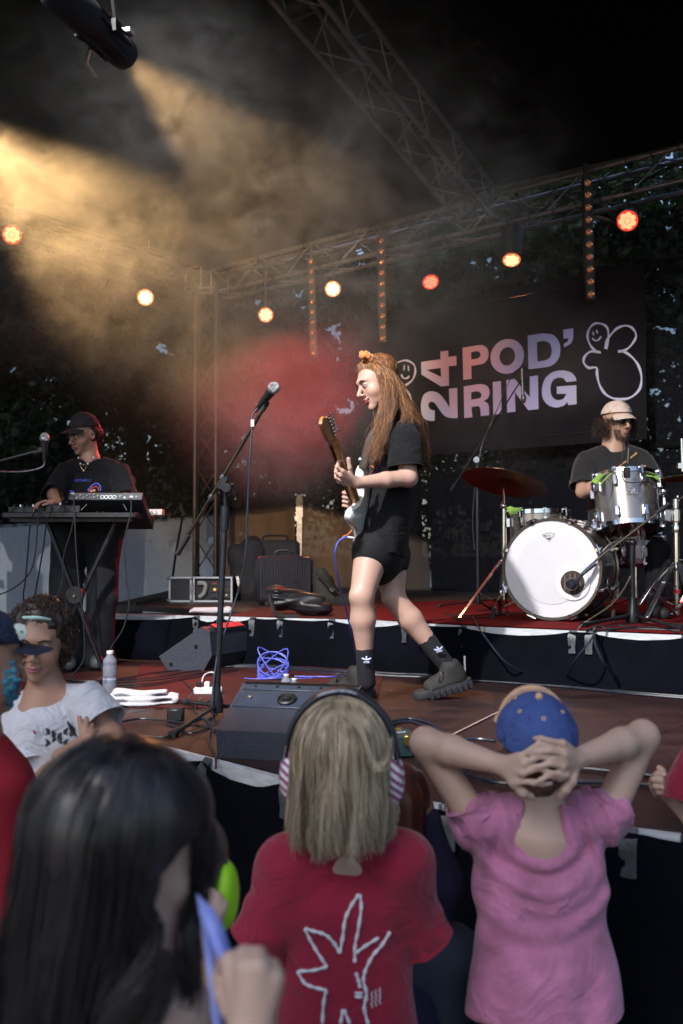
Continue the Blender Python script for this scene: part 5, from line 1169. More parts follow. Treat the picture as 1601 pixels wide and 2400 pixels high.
def blob_obj(name, B, m, parent, res=.008, fres=.004, disp=None, smooth_it=1):
    v, f = B.mesh(res, fres, disp)
    if smooth_it:
        e = np.concatenate([f[:, [0, 1]], f[:, [1, 2]], f[:, [2, 3]], f[:, [3, 0]]])
        for _ in range(smooth_it):
            acc = np.zeros_like(v); ct = np.zeros(len(v)); np.add.at(acc, e[:, 0], v[e[:, 1]]); np.add.at(ct, e[:, 0], 1); np.add.at(acc, e[:, 1], v[e[:, 0]]); np.add.at(ct, e[:, 1], 1)
            v = v * .5 + acc / np.maximum(ct, 1)[:, None] * .5
    return link_mesh(name, v, f, m, parent, sharp=0)

def strands(name, curves, r, m, parent, taper=.35, sides=3):
    """curves: (n, k, 3) array -> one hair mesh"""
    C = np.asarray(curves, dtype=float); n, k, _ = C.shape; T = np.gradient(C, axis=1); T /= np.linalg.norm(T, axis=2, keepdims=True) + 1e-9
    up = np.array([.3, .9, .2]); S_ = np.cross(T, up); S_ /= np.linalg.norm(S_, axis=2, keepdims=True) + 1e-9; U_ = np.cross(S_, T)
    t = np.linspace(0, 1, k); rr = (np.full(n, r) if np.isscalar(r) else r)[:, None] * (np.minimum(1, .5 + t * 4) * (1 - (1 - taper) * t ** 2))[None]
    V_ = np.stack([C + (S_ * math.cos(2 * PI * j / sides) + U_ * math.sin(2 * PI * j / sides)) * rr[..., None] for j in range(sides)], 2)
    base = (np.arange(n) * k * sides)[:, None, None]; i = np.arange(k - 1)[None, :, None] * sides; j = np.arange(sides)[None, None, :]; j2 = (j + 1) % sides
    F = np.stack([base + i + j, base + i + j2, base + i + sides + j2, base + i + sides + j], -1).reshape(-1, 4)
    return link_mesh(name, V_.reshape(-1, 3), F, m, parent, sharp=0)
def guide_hair(guides, n, k=22, spread=.012, wave=.006, rng=RNG, ends=.12, clump=.6, wfreq=6):
    """guides: list of point lists (ordered neighbours) -> interpolated strands"""
    Gd = []
    for g_ in guides:
        p = np.array([list(q) for q in smoothpath(g_, 6)]); L = np.r_[0, np.cumsum(np.linalg.norm(np.diff(p, axis=0), axis=1))]; t = np.linspace(0, L[-1], k); Gd.append(np.stack([np.interp(t, L, p[:, a]) for a in range(3)], 1))
    Gd = np.array(Gd); u = rng.random(n) * (len(Gd) - 1); nc = max(6, n // 12); cl = np.sort(rng.random(nc) * (len(Gd) - 1)); near = cl[np.abs(u[:, None] - cl[None]).argmin(1)]; 
    i = np.minimum(u.astype(int), len(Gd) - 2); f = (u - i)[:, None, None]; C = Gd[i] * (1 - f) + Gd[i + 1] * f
    i2 = np.minimum(near.astype(int), len(Gd) - 2); f2 = (near - i2)[:, None, None]; C2 = Gd[i2] * (1 - f2) + Gd[i2 + 1] * f2
    t = np.linspace(0, 1, k)[None, :, None]; C = C * (1 - clump * t) + C2 * clump * t
    C += rng.normal(size=(n, 1, 3)) * spread * (.35 + .65 * t)
    ph = rng.random((n, 1, 3)) * .9 + near[:, None, None] * 5; C += np.sin(t * wfreq * (1 + .2 * rng.random((n, 1, 1))) * 2 + ph * 6) * wave * t ** .7
    C += np.cumsum(rng.normal(size=(n, k, 3)), axis=1) * spread * .035
    L = rng.uniform(1 - ends * 2, 1, n)[:, None] * (k - 1); idx = np.linspace(0, 1, k)[None] * L; a = np.floor(idx).astype(int); a = np.minimum(a, k - 2); fr = (idx - a)[..., None]
    r_ = np.arange(n)[:, None]; return C[r_, a] * (1 - fr) + C[r_, a + 1] * fr
def cap_hair(c, ax, rad, phis, th0, th1, drop, n, k=20, spread=.006, wave=.008, flare=0.0, part=0, rng=RNG, neck=.75, clump=.5, jit=.12, droplen=.12, nclump=None, lean=0):
    """hair that follows the skull from th0 to th1 (degrees from the crown) and then hangs down"""
    r_, f_, u_ = [np.array(a) for a in ax]; c = np.array(c)
    ph = rng.uniform(phis[0], phis[1], n); nc = nclump or max(8, n // 14); cl = rng.uniform(phis[0], phis[1], nc); near = cl[np.abs(ph[:, None] - cl[None]).argmin(1)]
    t = np.linspace(0, 1, k)[None]; th_a = np.radians(rng.uniform(th0, th0 + 35, n))[:, None]; th_b = math.radians(th1)
    ts = .45; s1 = np.clip(t / ts, 0, 1); th = th_a + (th_b - th_a) * s1
    P1 = ph[:, None] * (1 - clump * t) + near[:, None] * clump * t
    off = (1 + rng.uniform(0, .07, (n, 1)) + flare * s1)
    X = np.sin(th) * np.cos(P1) * rad[0] * off; Y_ = np.sin(th) * np.sin(P1) * rad[1] * off; Z_ = np.cos(th) * rad[2] * off
    Q = c + X[..., None] * r_ + Y_[..., None] * f_ + Z_[..., None] * u_
    s2 = np.clip((t - ts) / (1 - ts), 0, 1); ln = drop * rng.uniform(1 - droplen, 1 + droplen * .4, (n, 1)); Q[..., 2] -= s2 * ln
    hx_ = Q[..., 0] - c[0]; hy_ = Q[..., 1] - c[1]; sh = 1 - (1 - neck) * s2 ** 1.2; Q[..., 0] = c[0] + hx_ * sh + lean * s2 ** 1.3; Q[..., 1] = c[1] + hy_ * sh
    Q += (np.sin((t * 8 + near[:, None] * 9)[..., None] + rng.random((n, 1, 3)) * 1.5) * wave * (t ** 1.3)[..., None])
    Q += rng.normal(size=(n, 1, 3)) * spread * (.2 + t[..., None]); Q += np.cumsum(rng.normal(size=(n, k, 3)), axis=1) * spread * .06
    return Q

# ---------------------------------------------------------------- anatomy
def axes(f, u=(0, 0, 1)):
    f = V(f).normalized(); u = V(u); u = (u - f * u.dot(f)).normalized(); return f.cross(u), f, u      # right, forward, up
class Head:
    def __init__(s, c, f, u=(0, 0, 1), sc=1.0):
        s.c = V(c); s.r, s.f, s.u = axes(f, u); s.s = sc; s.ax = (s.r, s.f, s.u)
    def p(s, x, y, z): return s.c + s.r * (x * s.s) + s.f * (y * s.s) + s.u * (z * s.s)
    def add(s, B, neck=None, nr=.05, child=False, ears=True):
        S = s.s; k = .018 * S; E = lambda x, y, z, r, kk=k, op='+': B.ell(s.p(x, y, z), tuple(q * S for q in r) if isinstance(r, tuple) else r * S, s.ax, kk, op)
        E(0, -.018, .035, (.074, .094, .082)); E(0, .018, .0, (.065, .072, .088)); E(0, .030, -.062, (.050, .056, .045)); E(0, .068, -.096, (.020, .020, .017))
        for q in (-1, 1): E(q * .036, .050, -.030, (.027, .03, .028))
        E(0, .078, .026, (.045, .016, .012), .02 * S)
        for q in (-1, 1): E(q * .031, .098, .004, (.017, .014, .011), .012 * S, '-')
        for q in (-1, 1): E(q * .031, .0765, .004, (.0145, .013, .0115), .005 * S)
        w = .8 if child else 1
        B.cone(s.p(0, .088, .008), s.p(0, .113 - .006 * child, -.028), .0065 * S, .0105 * S * w, .010 * S)
        for q in (-1, 1): E(q * .011, .0985, -.034, (.0075, .010, .0065), .006 * S)
        E(0, .092, -.056, (.023, .0085, .0055), .006 * S); E(0, .089, -.067, (.020, .0095, .0065), .006 * S); E(0, .101, -.0612, (.02, .006, .0012), .002 * S, '-')
        if ears:
            for q in (-1, 1): E(q * .073, -.008, -.004, (.009, .019, .031), .008 * S); E(q * .080, -.002, -.002, (.006, .010, .018), .006 * S, '-')
        if neck is not None: B.cone(s.p(0, -.025, -.06), neck, nr * S * .98, nr * S * 1.08, .03)
        B.fine.append((np.array(s.p(0, 0, 0)) - .125 * S, np.array(s.p(0, 0, 0)) + .125 * S))
    def face(s, t, iris=(.05, .03, .02), lips=(.45, .13, .13), brow=(.04, .025, .015), look=(0, 0), brows=True, smile=0, lash=True):
        S = s.s; ew = M.setdefault('eye_white', mat('eye_white', (.75, .73, .72), .15, var=.03)); 
        im = mat('iris', iris, .1, var=.1); bm_ = mat('eyebrow', brow, .9, var=.3); lm = mat('lips', lips, .35, var=.1)
        for q in (-1, 1):
            mb = MB(); e = s.p(q * .031, .0788, .004); mb.ell(e, .0120 * S, ax=s.ax, n=16, m=10); eo = mb.build('eye', ew, t)
            mb = MB(); g_ = (s.f + s.r * look[0] + s.u * look[1]).normalized(); mb.lathe([(.0058 * S, -.0005), (.0050 * S, .0008), (.001, .0012)], e + g_ * .0122 * S, g_, 12, cap=False); mb.build('iris', im, eo)
            if brows:
                mb = MB(); mb.tube(smoothpath([s.p(q * .013, .0965, .021), s.p(q * .03, .0955, .028), s.p(q * .047, .084, .023)], 4), [.0018 * S, .0024 * S, .0010 * S], 6); mb.build('eyebrow', bm_, t)
            if lash:
                mb = MB(); mb.tube(smoothpath([s.p(q * .017, .0905, .006), s.p(q * .031, .0945, .0125), s.p(q * .046, .085, .006)], 4), [.0012 * S, .0022 * S, .0010 * S], 5); mb.build('eyelash', bm_, t)
        mb = MB(); sm = .006 * smile
        mb.tube(smoothpath([s.p(-.025, .083, -.0605 + sm), s.p(-.010, .0985, -.0565), s.p(0, .1005, -.058), s.p(.010, .0985, -.0565), s.p(.025, .083, -.0605 + sm)], 4), [.0012 * S, .0038 * S, .0036 * S, .0038 * S, .0012 * S], 8)
        mb.tube(smoothpath([s.p(-.024, .083, -.0615 + sm), s.p(-.009, .0965, -.067 - sm * .4), s.p(.009, .0965, -.067 - sm * .4), s.p(.024, .083, -.0615 + sm)], 4), [.0012 * S, .0045 * S, .0045 * S, .0012 * S], 8); mb.build('lips', lm, t)
        if smile > .5:
            mb = MB(); mb.tube(smoothpath([s.p(-.017, .089, -.0608), s.p(0, .0985, -.0620), s.p(.017, .089, -.0608)], 4), [.001, .0026 * S, .001], 6); mb.build('teeth', M['white'], t)
def hand(B, wr, d, n, S=1.0, curl=(.3, .3, .3, .35), thumb=.6, side=1, spread=.08, pts=None):
    """d: knuckle direction, n: direction the palm faces, side: +1 / -1 puts the thumb along +/- (d x n)"""
    d = V(d).normalized(); n = (V(n) - d * V(n).dot(d)).normalized(); w = d.cross(n) * side; wr = V(wr); tips = []
    for i, (off, ln, r_) in enumerate(((.030, .86, .0085), (.010, 1.0, .0088), (-.010, .94, .0084), (-.029, .74, .0074))):
        kn = wr + d * (.083 - .006 * abs(i - 1)) * S + w * off * S
        B.cone(wr + w * off * .55 * S + d * .008, kn, .0135 * S, .0105 * S, .010 * S)
        dd = (d + w * spread * (1.5 - i)).normalized(); p = kn; a = 0
        for j, (L, f_) in enumerate(((.043, .9), (.027, 1.1), (.021, .8))):
            a += curl[i] * f_; q = p + (dd * math.cos(a) + n * math.sin(a)) * (L * ln * S); B.cone(p, q, (r_ - .0006 * j) * S, (r_ - .0006 * (j + 1)) * S, .003 * S); p = q
        tips.append(p)
    B.cone(wr, wr + d * .05 * S, (.034 * S, .015 * S), (.038 * S, .014 * S), .012 * S, xd=w)
    t0 = wr + w * .022 * S + d * .02 * S; t1 = t0 + (w * .75 + d * .65).normalized() * .034 * S + n * .01 * S; t2 = t1 + (w * (.75 - thumb) + d * .8 + n * thumb * .5).normalized() * .032 * S; t3 = t2 + (w * (.5 - thumb) + d * .8 + n * thumb * .7).normalized() * .026 * S
    B.cone(t0, t1, .015 * S, .012 * S, .008 * S); B.cone(t1, t2, .0115 * S, .0098 * S, .004 * S); B.cone(t2, t3, .0098 * S, .0080 * S, .003 * S)
    B.fine.append((np.array(wr) - .12 * S, np.array(wr) + .13 * S)); return tips
def finger(B, pts, r=.0085, k=.003):
    for i in range(len(pts) - 1): B.cone(pts[i], pts[i + 1], r - .0006 * i, r - .0006 * (i + 1), k)
def drape(amp, fn=None, seed=0, sc=7, ani=(1, 1, .45)):
    def g_(Pt):
        q = Pt * np.array(ani, dtype=np.float32); o = vnoise(q, sc, seed); o = (1 - np.abs(o) * 2) * .6 + vnoise(q, sc * 2.3, seed + 1) * .35 + (.5 - np.abs(vnoise(q, sc * 2.1, seed + 5))) * .7
        o = o * amp
        if fn is not None: o = o + fn(Pt)
        return o
    return g_
SKIN = {}
def skin(name, c, r=.45):
    if name not in SKIN: SKIN[name] = mat('skin_' + name, c, r, var=.10, vscale=10, bump=.12, bscale=220, sub=.12, spec=.4, color2=(c[0] * .97, c[1] * .88, c[2] * .85))
    return SKIN[name]
def hairmat(name, c, c2, r=.38, sc=(60, 60, 4)):
    return mat(name, c, r, var=.35, vscale=1.0, color2=c2, stretch=sc, spec=.6)
def tee_disp(x): return x
def sleeve(t, pts, rs, m, cuff=.012, n=26, name='sleeve', amp=.10, seed=None):
    P_ = smoothpath(pts, 7) if len(pts) > 2 else [V(pts[0]).lerp(V(pts[1]), i / 9) for i in range(10)]
    k = len(P_); rr = np.interp(np.linspace(0, 1, k), np.linspace(0, 1, len(rs)), rs); rows = []; sd = random.random() * 9 if seed is None else seed
    d, sx, ux = frame(P_[1] - P_[0])
    for i in range(k):
        tt_ = (P_[min(i + 1, k - 1)] - P_[max(i - 1, 0)]).normalized(); ux = (ux - tt_ * ux.dot(tt_)).normalized(); sx = tt_.cross(ux).normalized(); row = []
        for j in range(n + 1):
            a = 2 * PI * (j % n) / n; fo = 1 + amp * (mnoise.noise(V((math.cos(a) * 1.6 + sd, math.sin(a) * 1.6, i * .16))) + .5 * mnoise.noise(V((math.cos(a) * 4 + sd, math.sin(a) * 4, i * .3)))) * min(1, i / 3)
            row.append(P_[i] + (sx * math.cos(a) + ux * math.sin(a)) * rr[i] * fo)
        rows.append(row)
    # hem: folded edge
    dl = (P_[-1] - P_[-2]).normalized(); last = rows[-1]; c = P_[-1]
    rows += [[c + (q - c) * 1.03 - dl * cuff * .15 for q in last], [c + (q - c) * 1.03 - dl * 0 for q in last], [c + (q - c) * .97 for q in last], [c + (q - c) * .95 - dl * .05 for q in last]]
    mb = MB(); mb.sheet(rows); return mb.build(name, m, t, sharp=0)
def legs_simple(t, hipL, hipR, footL, footR, m, r=.075, shoe=None, kneeL=None, kneeR=None, skinm=None):
    B_ = Blob(); hips = (V(hipL) + V(hipR)) / 2; B_.cone(V(hipL) + V((0, 0, .06)), V(hipR) + V((0, 0, .06)), r * 1.35, r * 1.35, .03)
    for h_, f_, k_ in ((hipL, footL, kneeL), (hipR, footR, kneeR)):
        kn = V(k_) if k_ is not None else V(h_).lerp(V(f_), .5) + V((0, .02, 0)); B_.chain([V(h_), kn, V(f_) + V((0, 0, .07))], [r * 1.15, r * .85, r * .68], .02)
    blob_obj('trousers', B_, m, t, .012, .012, drape(.006, seed=5))
    for f_ in (footL, footR):
        B_ = Blob(); f_ = V(f_); B_.cone(f_ + V((0, -.04, .035)), f_ + V((0, .13, .03)), .042, .038, .02); blob_obj('shoe', B_, shoe or M['rubber'], t, .01, .01)
from mathutils.bvhtree import BVHTree
def decal(parent, target, strokes, w, m, name='print_line', lift=.0022, seg=5, closed=False):
    """paint-thick strokes laid on the surface of target, given as view columns/rows"""
    me = target.data; off = wloc(target); bv = BVHTree.FromPolygons([v.co + off for v in me.vertices], [tuple(p.vertices) for p in me.polygons]); cm = V((0, 0, EYE)); mb = MB()
    for st_ in strokes:
        L, ww = st_ if isinstance(st_, tuple) and not isinstance(st_[1], tuple) else (st_, w)
        p2 = smoothpath([V((a, b, 0)) for a, b in L], seg) if len(L) > 2 else [V((*L[0], 0)).lerp(V((*L[1], 0)), i / 6) for i in range(7)]
        pts = []
        for p in p2:
            r_ = ray(p.x, p.y).normalized(); hit = bv.ray_cast(cm, r_)
            if hit[0] is not None and (not pts or (hit[0] - pts[-1]).length < .06): pts.append(hit[0] - r_ * lift)
        if len(pts) > 1: mb.tube(pts, [ww * (.8 + .25 * math.sin(i * 1.7)) for i in range(len(pts))], 6)
    if mb.v: return mb.build(name, m, parent)
# ================================================================ the singer
M['blackcotton'] = mat('black_cotton', (.009, .009, .011), .9, wrinkle=7, var=.25, vscale=6, bump=.25, bscale=300, spec=.2, sheen=.04)
M['blackjersey'] = mat('black_jersey', (.010, .010, .012), .8, var=.2, bump=.2, bscale=400, spec=.25)
sk_light = skin('light', (.52, .335, .27))
t = thing('person', 'singer in oversized black T-shirt and cycling shorts, striding left with an electric guitar', 'person', G(880, 1640, DECK)); singer = t
Hs = Head(P(886, 897, 4.84), (-.86, -.38, -.34), (-.25, 0, 1), 1.08)
B_ = Blob(); Hs.add(B_, P(915, 985, 4.90), .050)
shN, shF = P(948, 1012, 4.76), P(915, 1015, 5.08)
elN, wrN = P(957, 1120, 4.69), P(838, 1132, 4.56)
elF, wrF = P(898, 1178, 5.22), P(844, 1172, 5.07)
B_.cone(P(915, 985, 4.9), P(918, 1020, 4.92), .055, .075, .03)
B_.chain([shN, elN], [.052, .043], .02); B_.cone(elN, elN.lerp(wrN, .45), .041, .038, .02); B_.cone(elN.lerp(wrN, .45), wrN, .038, .026, .015)
B_.chain([shF, elF], [.05, .04], .02); B_.chain([elF, elF.lerp(wrF, .5), wrF], [.040, .036, .025], .015)
# fretting hand around the guitar neck
kn = [P(803, 1104, 4.49), P(799, 1114, 4.50), P(799, 1124, 4.52), P(804, 1132, 4.54)]
fg = [[(790, 1094, 4.48), (794, 1082, 4.50), (802, 1079, 4.53)], [(787, 1106, 4.50), (789, 1093, 4.53), (797, 1089, 4.56)], [(788, 1119, 4.52), (787, 1106, 4.55), (795, 1100, 4.58)], [(793, 1130, 4.54), (790, 1118, 4.57), (797, 1110, 4.60)]]
for i in range(4):
    B_.cone(wrN.lerp(kn[i], .1), kn[i], .016, .0115, .012); finger(B_, [kn[i]] + [P(*q) for q in fg[i]], .0092 if i < 3 else .008)
B_.cone(wrN, P(822, 1116, 4.53), .022, .014, .012); finger(B_, [P(824, 1116, 4.53), P(820, 1096, 4.51), P(817, 1076, 4.50)], .0115, .005)
B_.fine.append((np.array(P(780, 1145, 4.45)), np.array(P(850, 1065, 4.62))))
# picking hand
for i, y in enumerate((1153, 1163, 1173, 1183)):
    finger(B_, [P(829, y - 1, 5.0), P(809, y, 4.97), P(805, y + 2, 4.93), P(814, y + 4, 4.91)], .0095, .003); B_.cone(wrF, P(829, y - 1, 5.0), .018, .012, .012)
finger(B_, [P(840, 1155, 5.0), P(824, 1149, 4.94), P(816, 1156, 4.90)], .0105, .004)
B_.fine.append((np.array(P(800, 1190, 4.88)), np.array(P(850, 1145, 5.05))))
# legs
hN, kN, aN = P(873, 1290, 4.80), P(848, 1398, 4.71), P(857, 1560, 4.76)
hF, kF, aF = P(914, 1300, 4.98), P(922, 1400, 4.92), P(1043, 1555, 4.93)
def leg(B_, h, k, a, s=1.0, kb=.0):
    calf = k.lerp(a, .33); B_.cone(h, k, .088 * s, .056 * s, .02); B_.cone(k, calf, .053 * s, .058 * s, .02); B_.cone(calf, k.lerp(a, .8), .058 * s, .039 * s, .02); B_.cone(k.lerp(a, .8), a, .039 * s, .037 * s, .01)
leg(B_, hN, kN, aN); leg(B_, hF, kF, aF)
for k_, a_ in ((kN, aN), (kF, aF)): B_.ell(k_ + V((-.030, -.022, .004)), (.026, .028, .036), k=.022)
B_.cone(P(895, 1200, 4.9), P(893, 1280, 4.89), (.08, .12), (.085, .12), .02, xd=(1, 0, 0))
body_s = blob_obj('body', B_, sk_light, t, .0075, .0035)
Hs.face(t, lips=(.25, .03, .06), smile=1, look=(-.1, -.25))
# T-shirt
B_ = Blob(); X1 = V((1, 0, 0))
B_.cone(P(915, 1000, 4.9), P(924, 1060, 4.9), (.085, .15), (.118, .19), .03, xd=X1); B_.cone(P(924, 1060, 4.9), P(915, 1180, 4.9), (.118, .19), (.118, .19), .03, xd=X1); B_.cone(P(915, 1180, 4.9), P(892, 1345, 4.9), (.118, .19), (.135, .21), .03, xd=X1)
B_.ell(P(905, 975, 4.9), (.065, .065, .05), k=.01, op='-'); B_.cone(P(930, 992, 4.82), shN, .05, .075, .04); B_.cone(P(912, 1000, 4.98), shF, .05, .075, .04)
hemn = (P(955, 1308, 4.9) - P(828, 1272, 4.9)).normalized(); hn = V((hemn.z, 0, -hemn.x)); hn = hn if hn.z < 0 else -hn
B_.cut(P(892, 1291, 4.9), hn)
shirt = blob_obj('t_shirt', B_, M['blackcotton'], t, .0075, .0075, lambda Pt: drape(.016, seed=2, sc=7, ani=(1, .6, .4))(Pt), 1)
sleeve(t, [P(938, 1000, 4.79), P(944, 1030, 4.74), P(949, 1062, 4.72), P(951, 1096, 4.71)], [.070, .088, .086, .084], M['blackcotton'], cuff=.03); sleeve(t, [shF, shF.lerp(elF, .6)], [.08, .085], M['blackcotton'])
# shorts
B_ = Blob(); B_.cone(P(895, 1250, 4.89), P(890, 1290, 4.89), (.115, .165), (.12, .17), .02, xd=X1)
B_.cone(hN, hN.lerp(kN, .10), .096, .090, .03); B_.cone(hF, hF.lerp(kF, .18), .100, .092, .03); B_.cone(hN, hF, .09, .09, .04)
for h_, k_, f_ in ((hN, kN, .30), (hF, kF, .36)): pass
Bsx = B_; blob_obj('shorts', B_, M['blackjersey'], t, .008, .008, drape(.002, seed=8), 1)
# shirt artwork
decal(t, shirt, [([(868, 1120), (876, 1110), (884, 1102), (882, 1096)], .0035)], .0035, mat('print_blue', (.08, .10, .5), .6), name='shirt_print')
decal(t, shirt, [([(866, 1116), (872, 1106), (878, 1098), (870, 1092)], .004)], .004, mat('print_orange', (.6, .14, .04), .6), name='shirt_print')
# socks and shoes
sockm = mat('ribbed_sock', (.012, .013, .018), .9, var=.2, bump=.4, bscale=300); shoem = mat('shoe_canvas', (.022, .020, .020), .75, var=.25, vscale=20, bump=.3, bscale=200); solem = mat('shoe_sole', (.022, .023, .028), .7, var=.2)
for (k, a, f0, lift, dr, which) in ((kN, aN, .80, 0, V((-.80, .45, 0)), 0), (kF, aF, .66, 1, V((-.98, -.12, 0)), 1)):
    B_ = Blob(); st_ = k.lerp(a, f0 - .03); B_.cone(st_, a + (a - k).normalized() * (.08 if which == 0 else .03), .043 if which == 0 else .046, .043, .01); so = blob_obj('sock', B_, sockm, t, .005, .005, lambda Pt: vnoise(Pt * np.array([40, 40, 3], dtype=np.float32), 3, 1) * .0012, 1)
    fd = dr.normalized(); sd_ = V((fd.y, -fd.x, 0)); up_ = V((0, 0, 1))
    if which == 0: heel = G(876, 1640, DECK) + fd * .02; heel.z = DECK
    else: heel = P(1098, 1612, 4.93)
    if which == 1:
        toe = G(1012, 1637, DECK); fd = (toe + V((0, 0, .0)) - heel); Ls = .28; fd.normalize(); up_ = (V((0, 0, 1)) - fd * fd.z).normalized(); sd_ = fd.cross(up_)
    pl = lambda x, y, z: heel + fd * x + sd_ * y + up_ * z
    B_ = Blob(); B_.cone(pl(.04, 0, .055), pl(.20, 0, .05), (.046, .03), (.05, .022), .01, xd=sd_); B_.chain([pl(.05, 0, .08), pl(.07, 0, .12)], [.050, .052], .02); B_.cone(pl(.06, 0, .09), pl(.19, 0, .062), .043, .034, .02); B_.cone(pl(.07, 0, .175), pl(.06, 0, .22), .036, .05, .004, '-'); B_.cut(pl(0, 0, .035), -up_)
    sh = blob_obj('shoe', B_, shoem, t, .005, .005, None, 1)
    B_ = Blob(); B_.cone(pl(.035, 0, .028), pl(.225, 0, .028), (.050, .06), (.050, .06), .01, xd=sd_); B_.cut(pl(0, 0, .052), up_); B_.cut(pl(0, 0, .012), -up_); blob_obj('sole', B_, solem, sh, .005, .005, None, 0)
    for q in (-1, 1):
        for i in range(9):
            mb = MB(); x_ = .0 + i * .030; wy = .047 * math.sqrt(max(.15, 1 - ((x_ - .12) / .17) ** 2)); mb.box(pl(x_, q * wy, .020), (.024, .020, .034), ax=(fd, sd_, up_), bev=.003); mb.build('tread_lug', solem, sh)
    mb = MB()
    for i in range(5): mb.tube([pl(.115 + i * .017, -.018, .098 - i * .008), pl(.115 + i * .017, .018, .098 - i * .008)], .003, 5)
    mb.tube(smoothpath([pl(.11, -.01, .105), pl(.14, -.05, .12), pl(.16, -.045, .08), pl(.13, -.01, .1)], 4), .0025, 5); mb.build('laces', M['black'], sh)
    mb = MB(); mb.box(pl(-.008, 0, .12), (.004, .014, .075), ax=(fd, sd_, (up_ - fd * .2).normalized())); mb.build('heel_tab', mat('heel_tab', (.35, .33, .33), .6, var=.4, vscale=80), sh)
# three-leaf marks on the socks
lm_ = mat('sock_print', (.55, .60, .80), .6)
for (x, y, Yc, rot, so_) in ((859, 1548, 4.70, 0, None), (1030, 1524, 4.86, .45, None)):
    mb = MB()
    for a_, L in ((-.95, 15), (0, 12), (.95, 15)):
        a2_ = a_ - rot; c_ = P(x + math.sin(a2_) * L * .5, y - math.cos(a2_) * L * .38, Yc); dx_ = (P(x + math.sin(a2_) * L, y - math.cos(a2_) * L * .6, Yc) - P(x, y, Yc)).normalized(); mb.ell(c_, (.0045, .0035, .0125), ax=(dx_.cross(V((0, 1, 0))), V((0, 1, 0)), dx_), n=8, m=8)
    for k in range(2): mb.tube([P(x - 7, y + 3 + k * 2.4, Yc), P(x + 7, y + 3 + k * 2.4 - rot * 8, Yc)], .0016, 4)
    mb.build('leaf_mark', lm_, t)
# hair: swept up under the scrunchie and falling front and back
hm = hairmat('auburn_hair', (.028, .011, .006), (.24, .10, .040), .40, (110, 110, 5))
B_ = Blob(); B_.ell(Hs.p(0, -.030, .048), (.086, .098, .088), Hs.ax, .02); B_.ell(Hs.p(0, .05, -.01), (.080, .070, .068), Hs.ax, .012, '-'); B_.ell(P(868, 848, 4.84), (.035, .04, .03), k=.03)
B_.chain([P(905, 900, 4.84), P(930, 950, 4.86), P(940, 1000, 4.88)], [.055, .05, .03], .03)
B_.chain([P(905, 930, 4.76), P(890, 990, 4.74), P(880, 1060, 4.73)], [.028, .022, .012], .02); B_.ell(Hs.p(.078, -.004, -.004), (.02, .022, .034), Hs.ax, .006, '-')
hd = blob_obj('hair', B_, hm, t, .006, .006, lambda Pt: vnoise(Pt * np.array([1, 1, .25], dtype=np.float32), 90, 4) * .004, 1)
g1 = guide_hair([[P(x0, y0, Y0) for x0, y0, Y0 in L] for L in (
    [(866, 846, 4.78), (885, 870, 4.72), (902, 920, 4.71), (893, 980, 4.70), (872, 1040, 4.70), (860, 1082, 4.70)],
    [(868, 844, 4.77), (896, 872, 4.71), (912, 925, 4.70), (903, 985, 4.69), (880, 1045, 4.69), (872, 1088, 4.69)],
    [(872, 843, 4.77), (906, 876, 4.71), (925, 930, 4.70), (912, 985, 4.68), (893, 1040, 4.68), (884, 1085, 4.68)])], 1000, spread=.010, wave=.020, ends=.14, clump=.55, wfreq=8)
g2 = guide_hair([[P(x0, y0, Y0) for x0, y0, Y0 in L] for L in (
    [(874, 842, 4.80), (915, 880, 4.74), (940, 930, 4.72), (955, 975, 4.70), (945, 1000, 4.70), (925, 1030, 4.69)],
    [(876, 841, 4.82), (922, 884, 4.78), (950, 940, 4.76), (975, 990, 4.78), (990, 1040, 4.82), (996, 1085, 4.86)],
    [(878, 841, 4.86), (926, 890, 4.86), (955, 945, 4.88), (985, 1000, 4.92), (1000, 1060, 4.95), (1004, 1100, 4.97)]) ], 1000, spread=.012, wave=.020, ends=.16, clump=.55, wfreq=8)
def swept(n, e0, e1):
    out = []
    for i in range(n):
        a = RNG.uniform(e0, e1); x = math.sin(a); b_ = RNG.uniform(-.03, .03)
        s0 = Hs.p(.080 * x, .062 * math.cos(a) + .012 - .02 * abs(x), .055 - .045 * abs(x) + RNG.normal() * .004); m_ = Hs.p(.062 * x, .02 + .03 * math.cos(a), .112 - .03 * abs(x)); e_ = P(862 + RNG.normal() * 3, 846 + RNG.normal() * 3, 4.82)
        out.append([list(q) for q in smoothpath([s0, s0.lerp(m_, .5) + (Hs.u * .012 + Hs.f * .004), m_, e_], 7)])
    return np.array(out)
g3 = swept(420, -1.5, 1.7)
g4 = guide_hair([[P(x0, y0, Y0) for x0, y0, Y0 in L] for L in ([(858, 842, 4.82), (845, 855, 4.80), (832, 868, 4.79), (824, 885, 4.78)], [(866, 838, 4.82), (880, 832, 4.82), (905, 850, 4.80), (925, 880, 4.8)])], 40, spread=.006, ends=.2, clump=.1)
g5 = guide_hair([[P(862, 846, 4.78), P(885, 870, 4.72), P(895, 930, 4.70), P(888, 1000, 4.69), P(862, 1075, 4.69)], [P(874, 842, 4.80), P(925, 884, 4.78), P(955, 950, 4.76), P(985, 1010, 4.8), P(1002, 1090, 4.86)]], 90, spread=.022, wave=.02, ends=.25, clump=.1)
hm2 = hairmat('copper_highlight', (.16, .06, .02), (.55, .27, .11), .36, (110, 110, 5))
for g_, r_ in ((g5, .0006), (g1, .0008), (g2, .0008), (g3, .0009), (g4, .0006)):
    s_ = np.arange(len(g_)) % 10 < 3; strands('hair_strands', g_[~s_], r_, hm, t); strands('hair_highlights', g_[s_], r_ * 1.15, hm2, t)
scr = mat('orange_scrunchie', (.62, .20, .05), .8, var=.25, vscale=60, sheen=.4)
B_ = Blob()
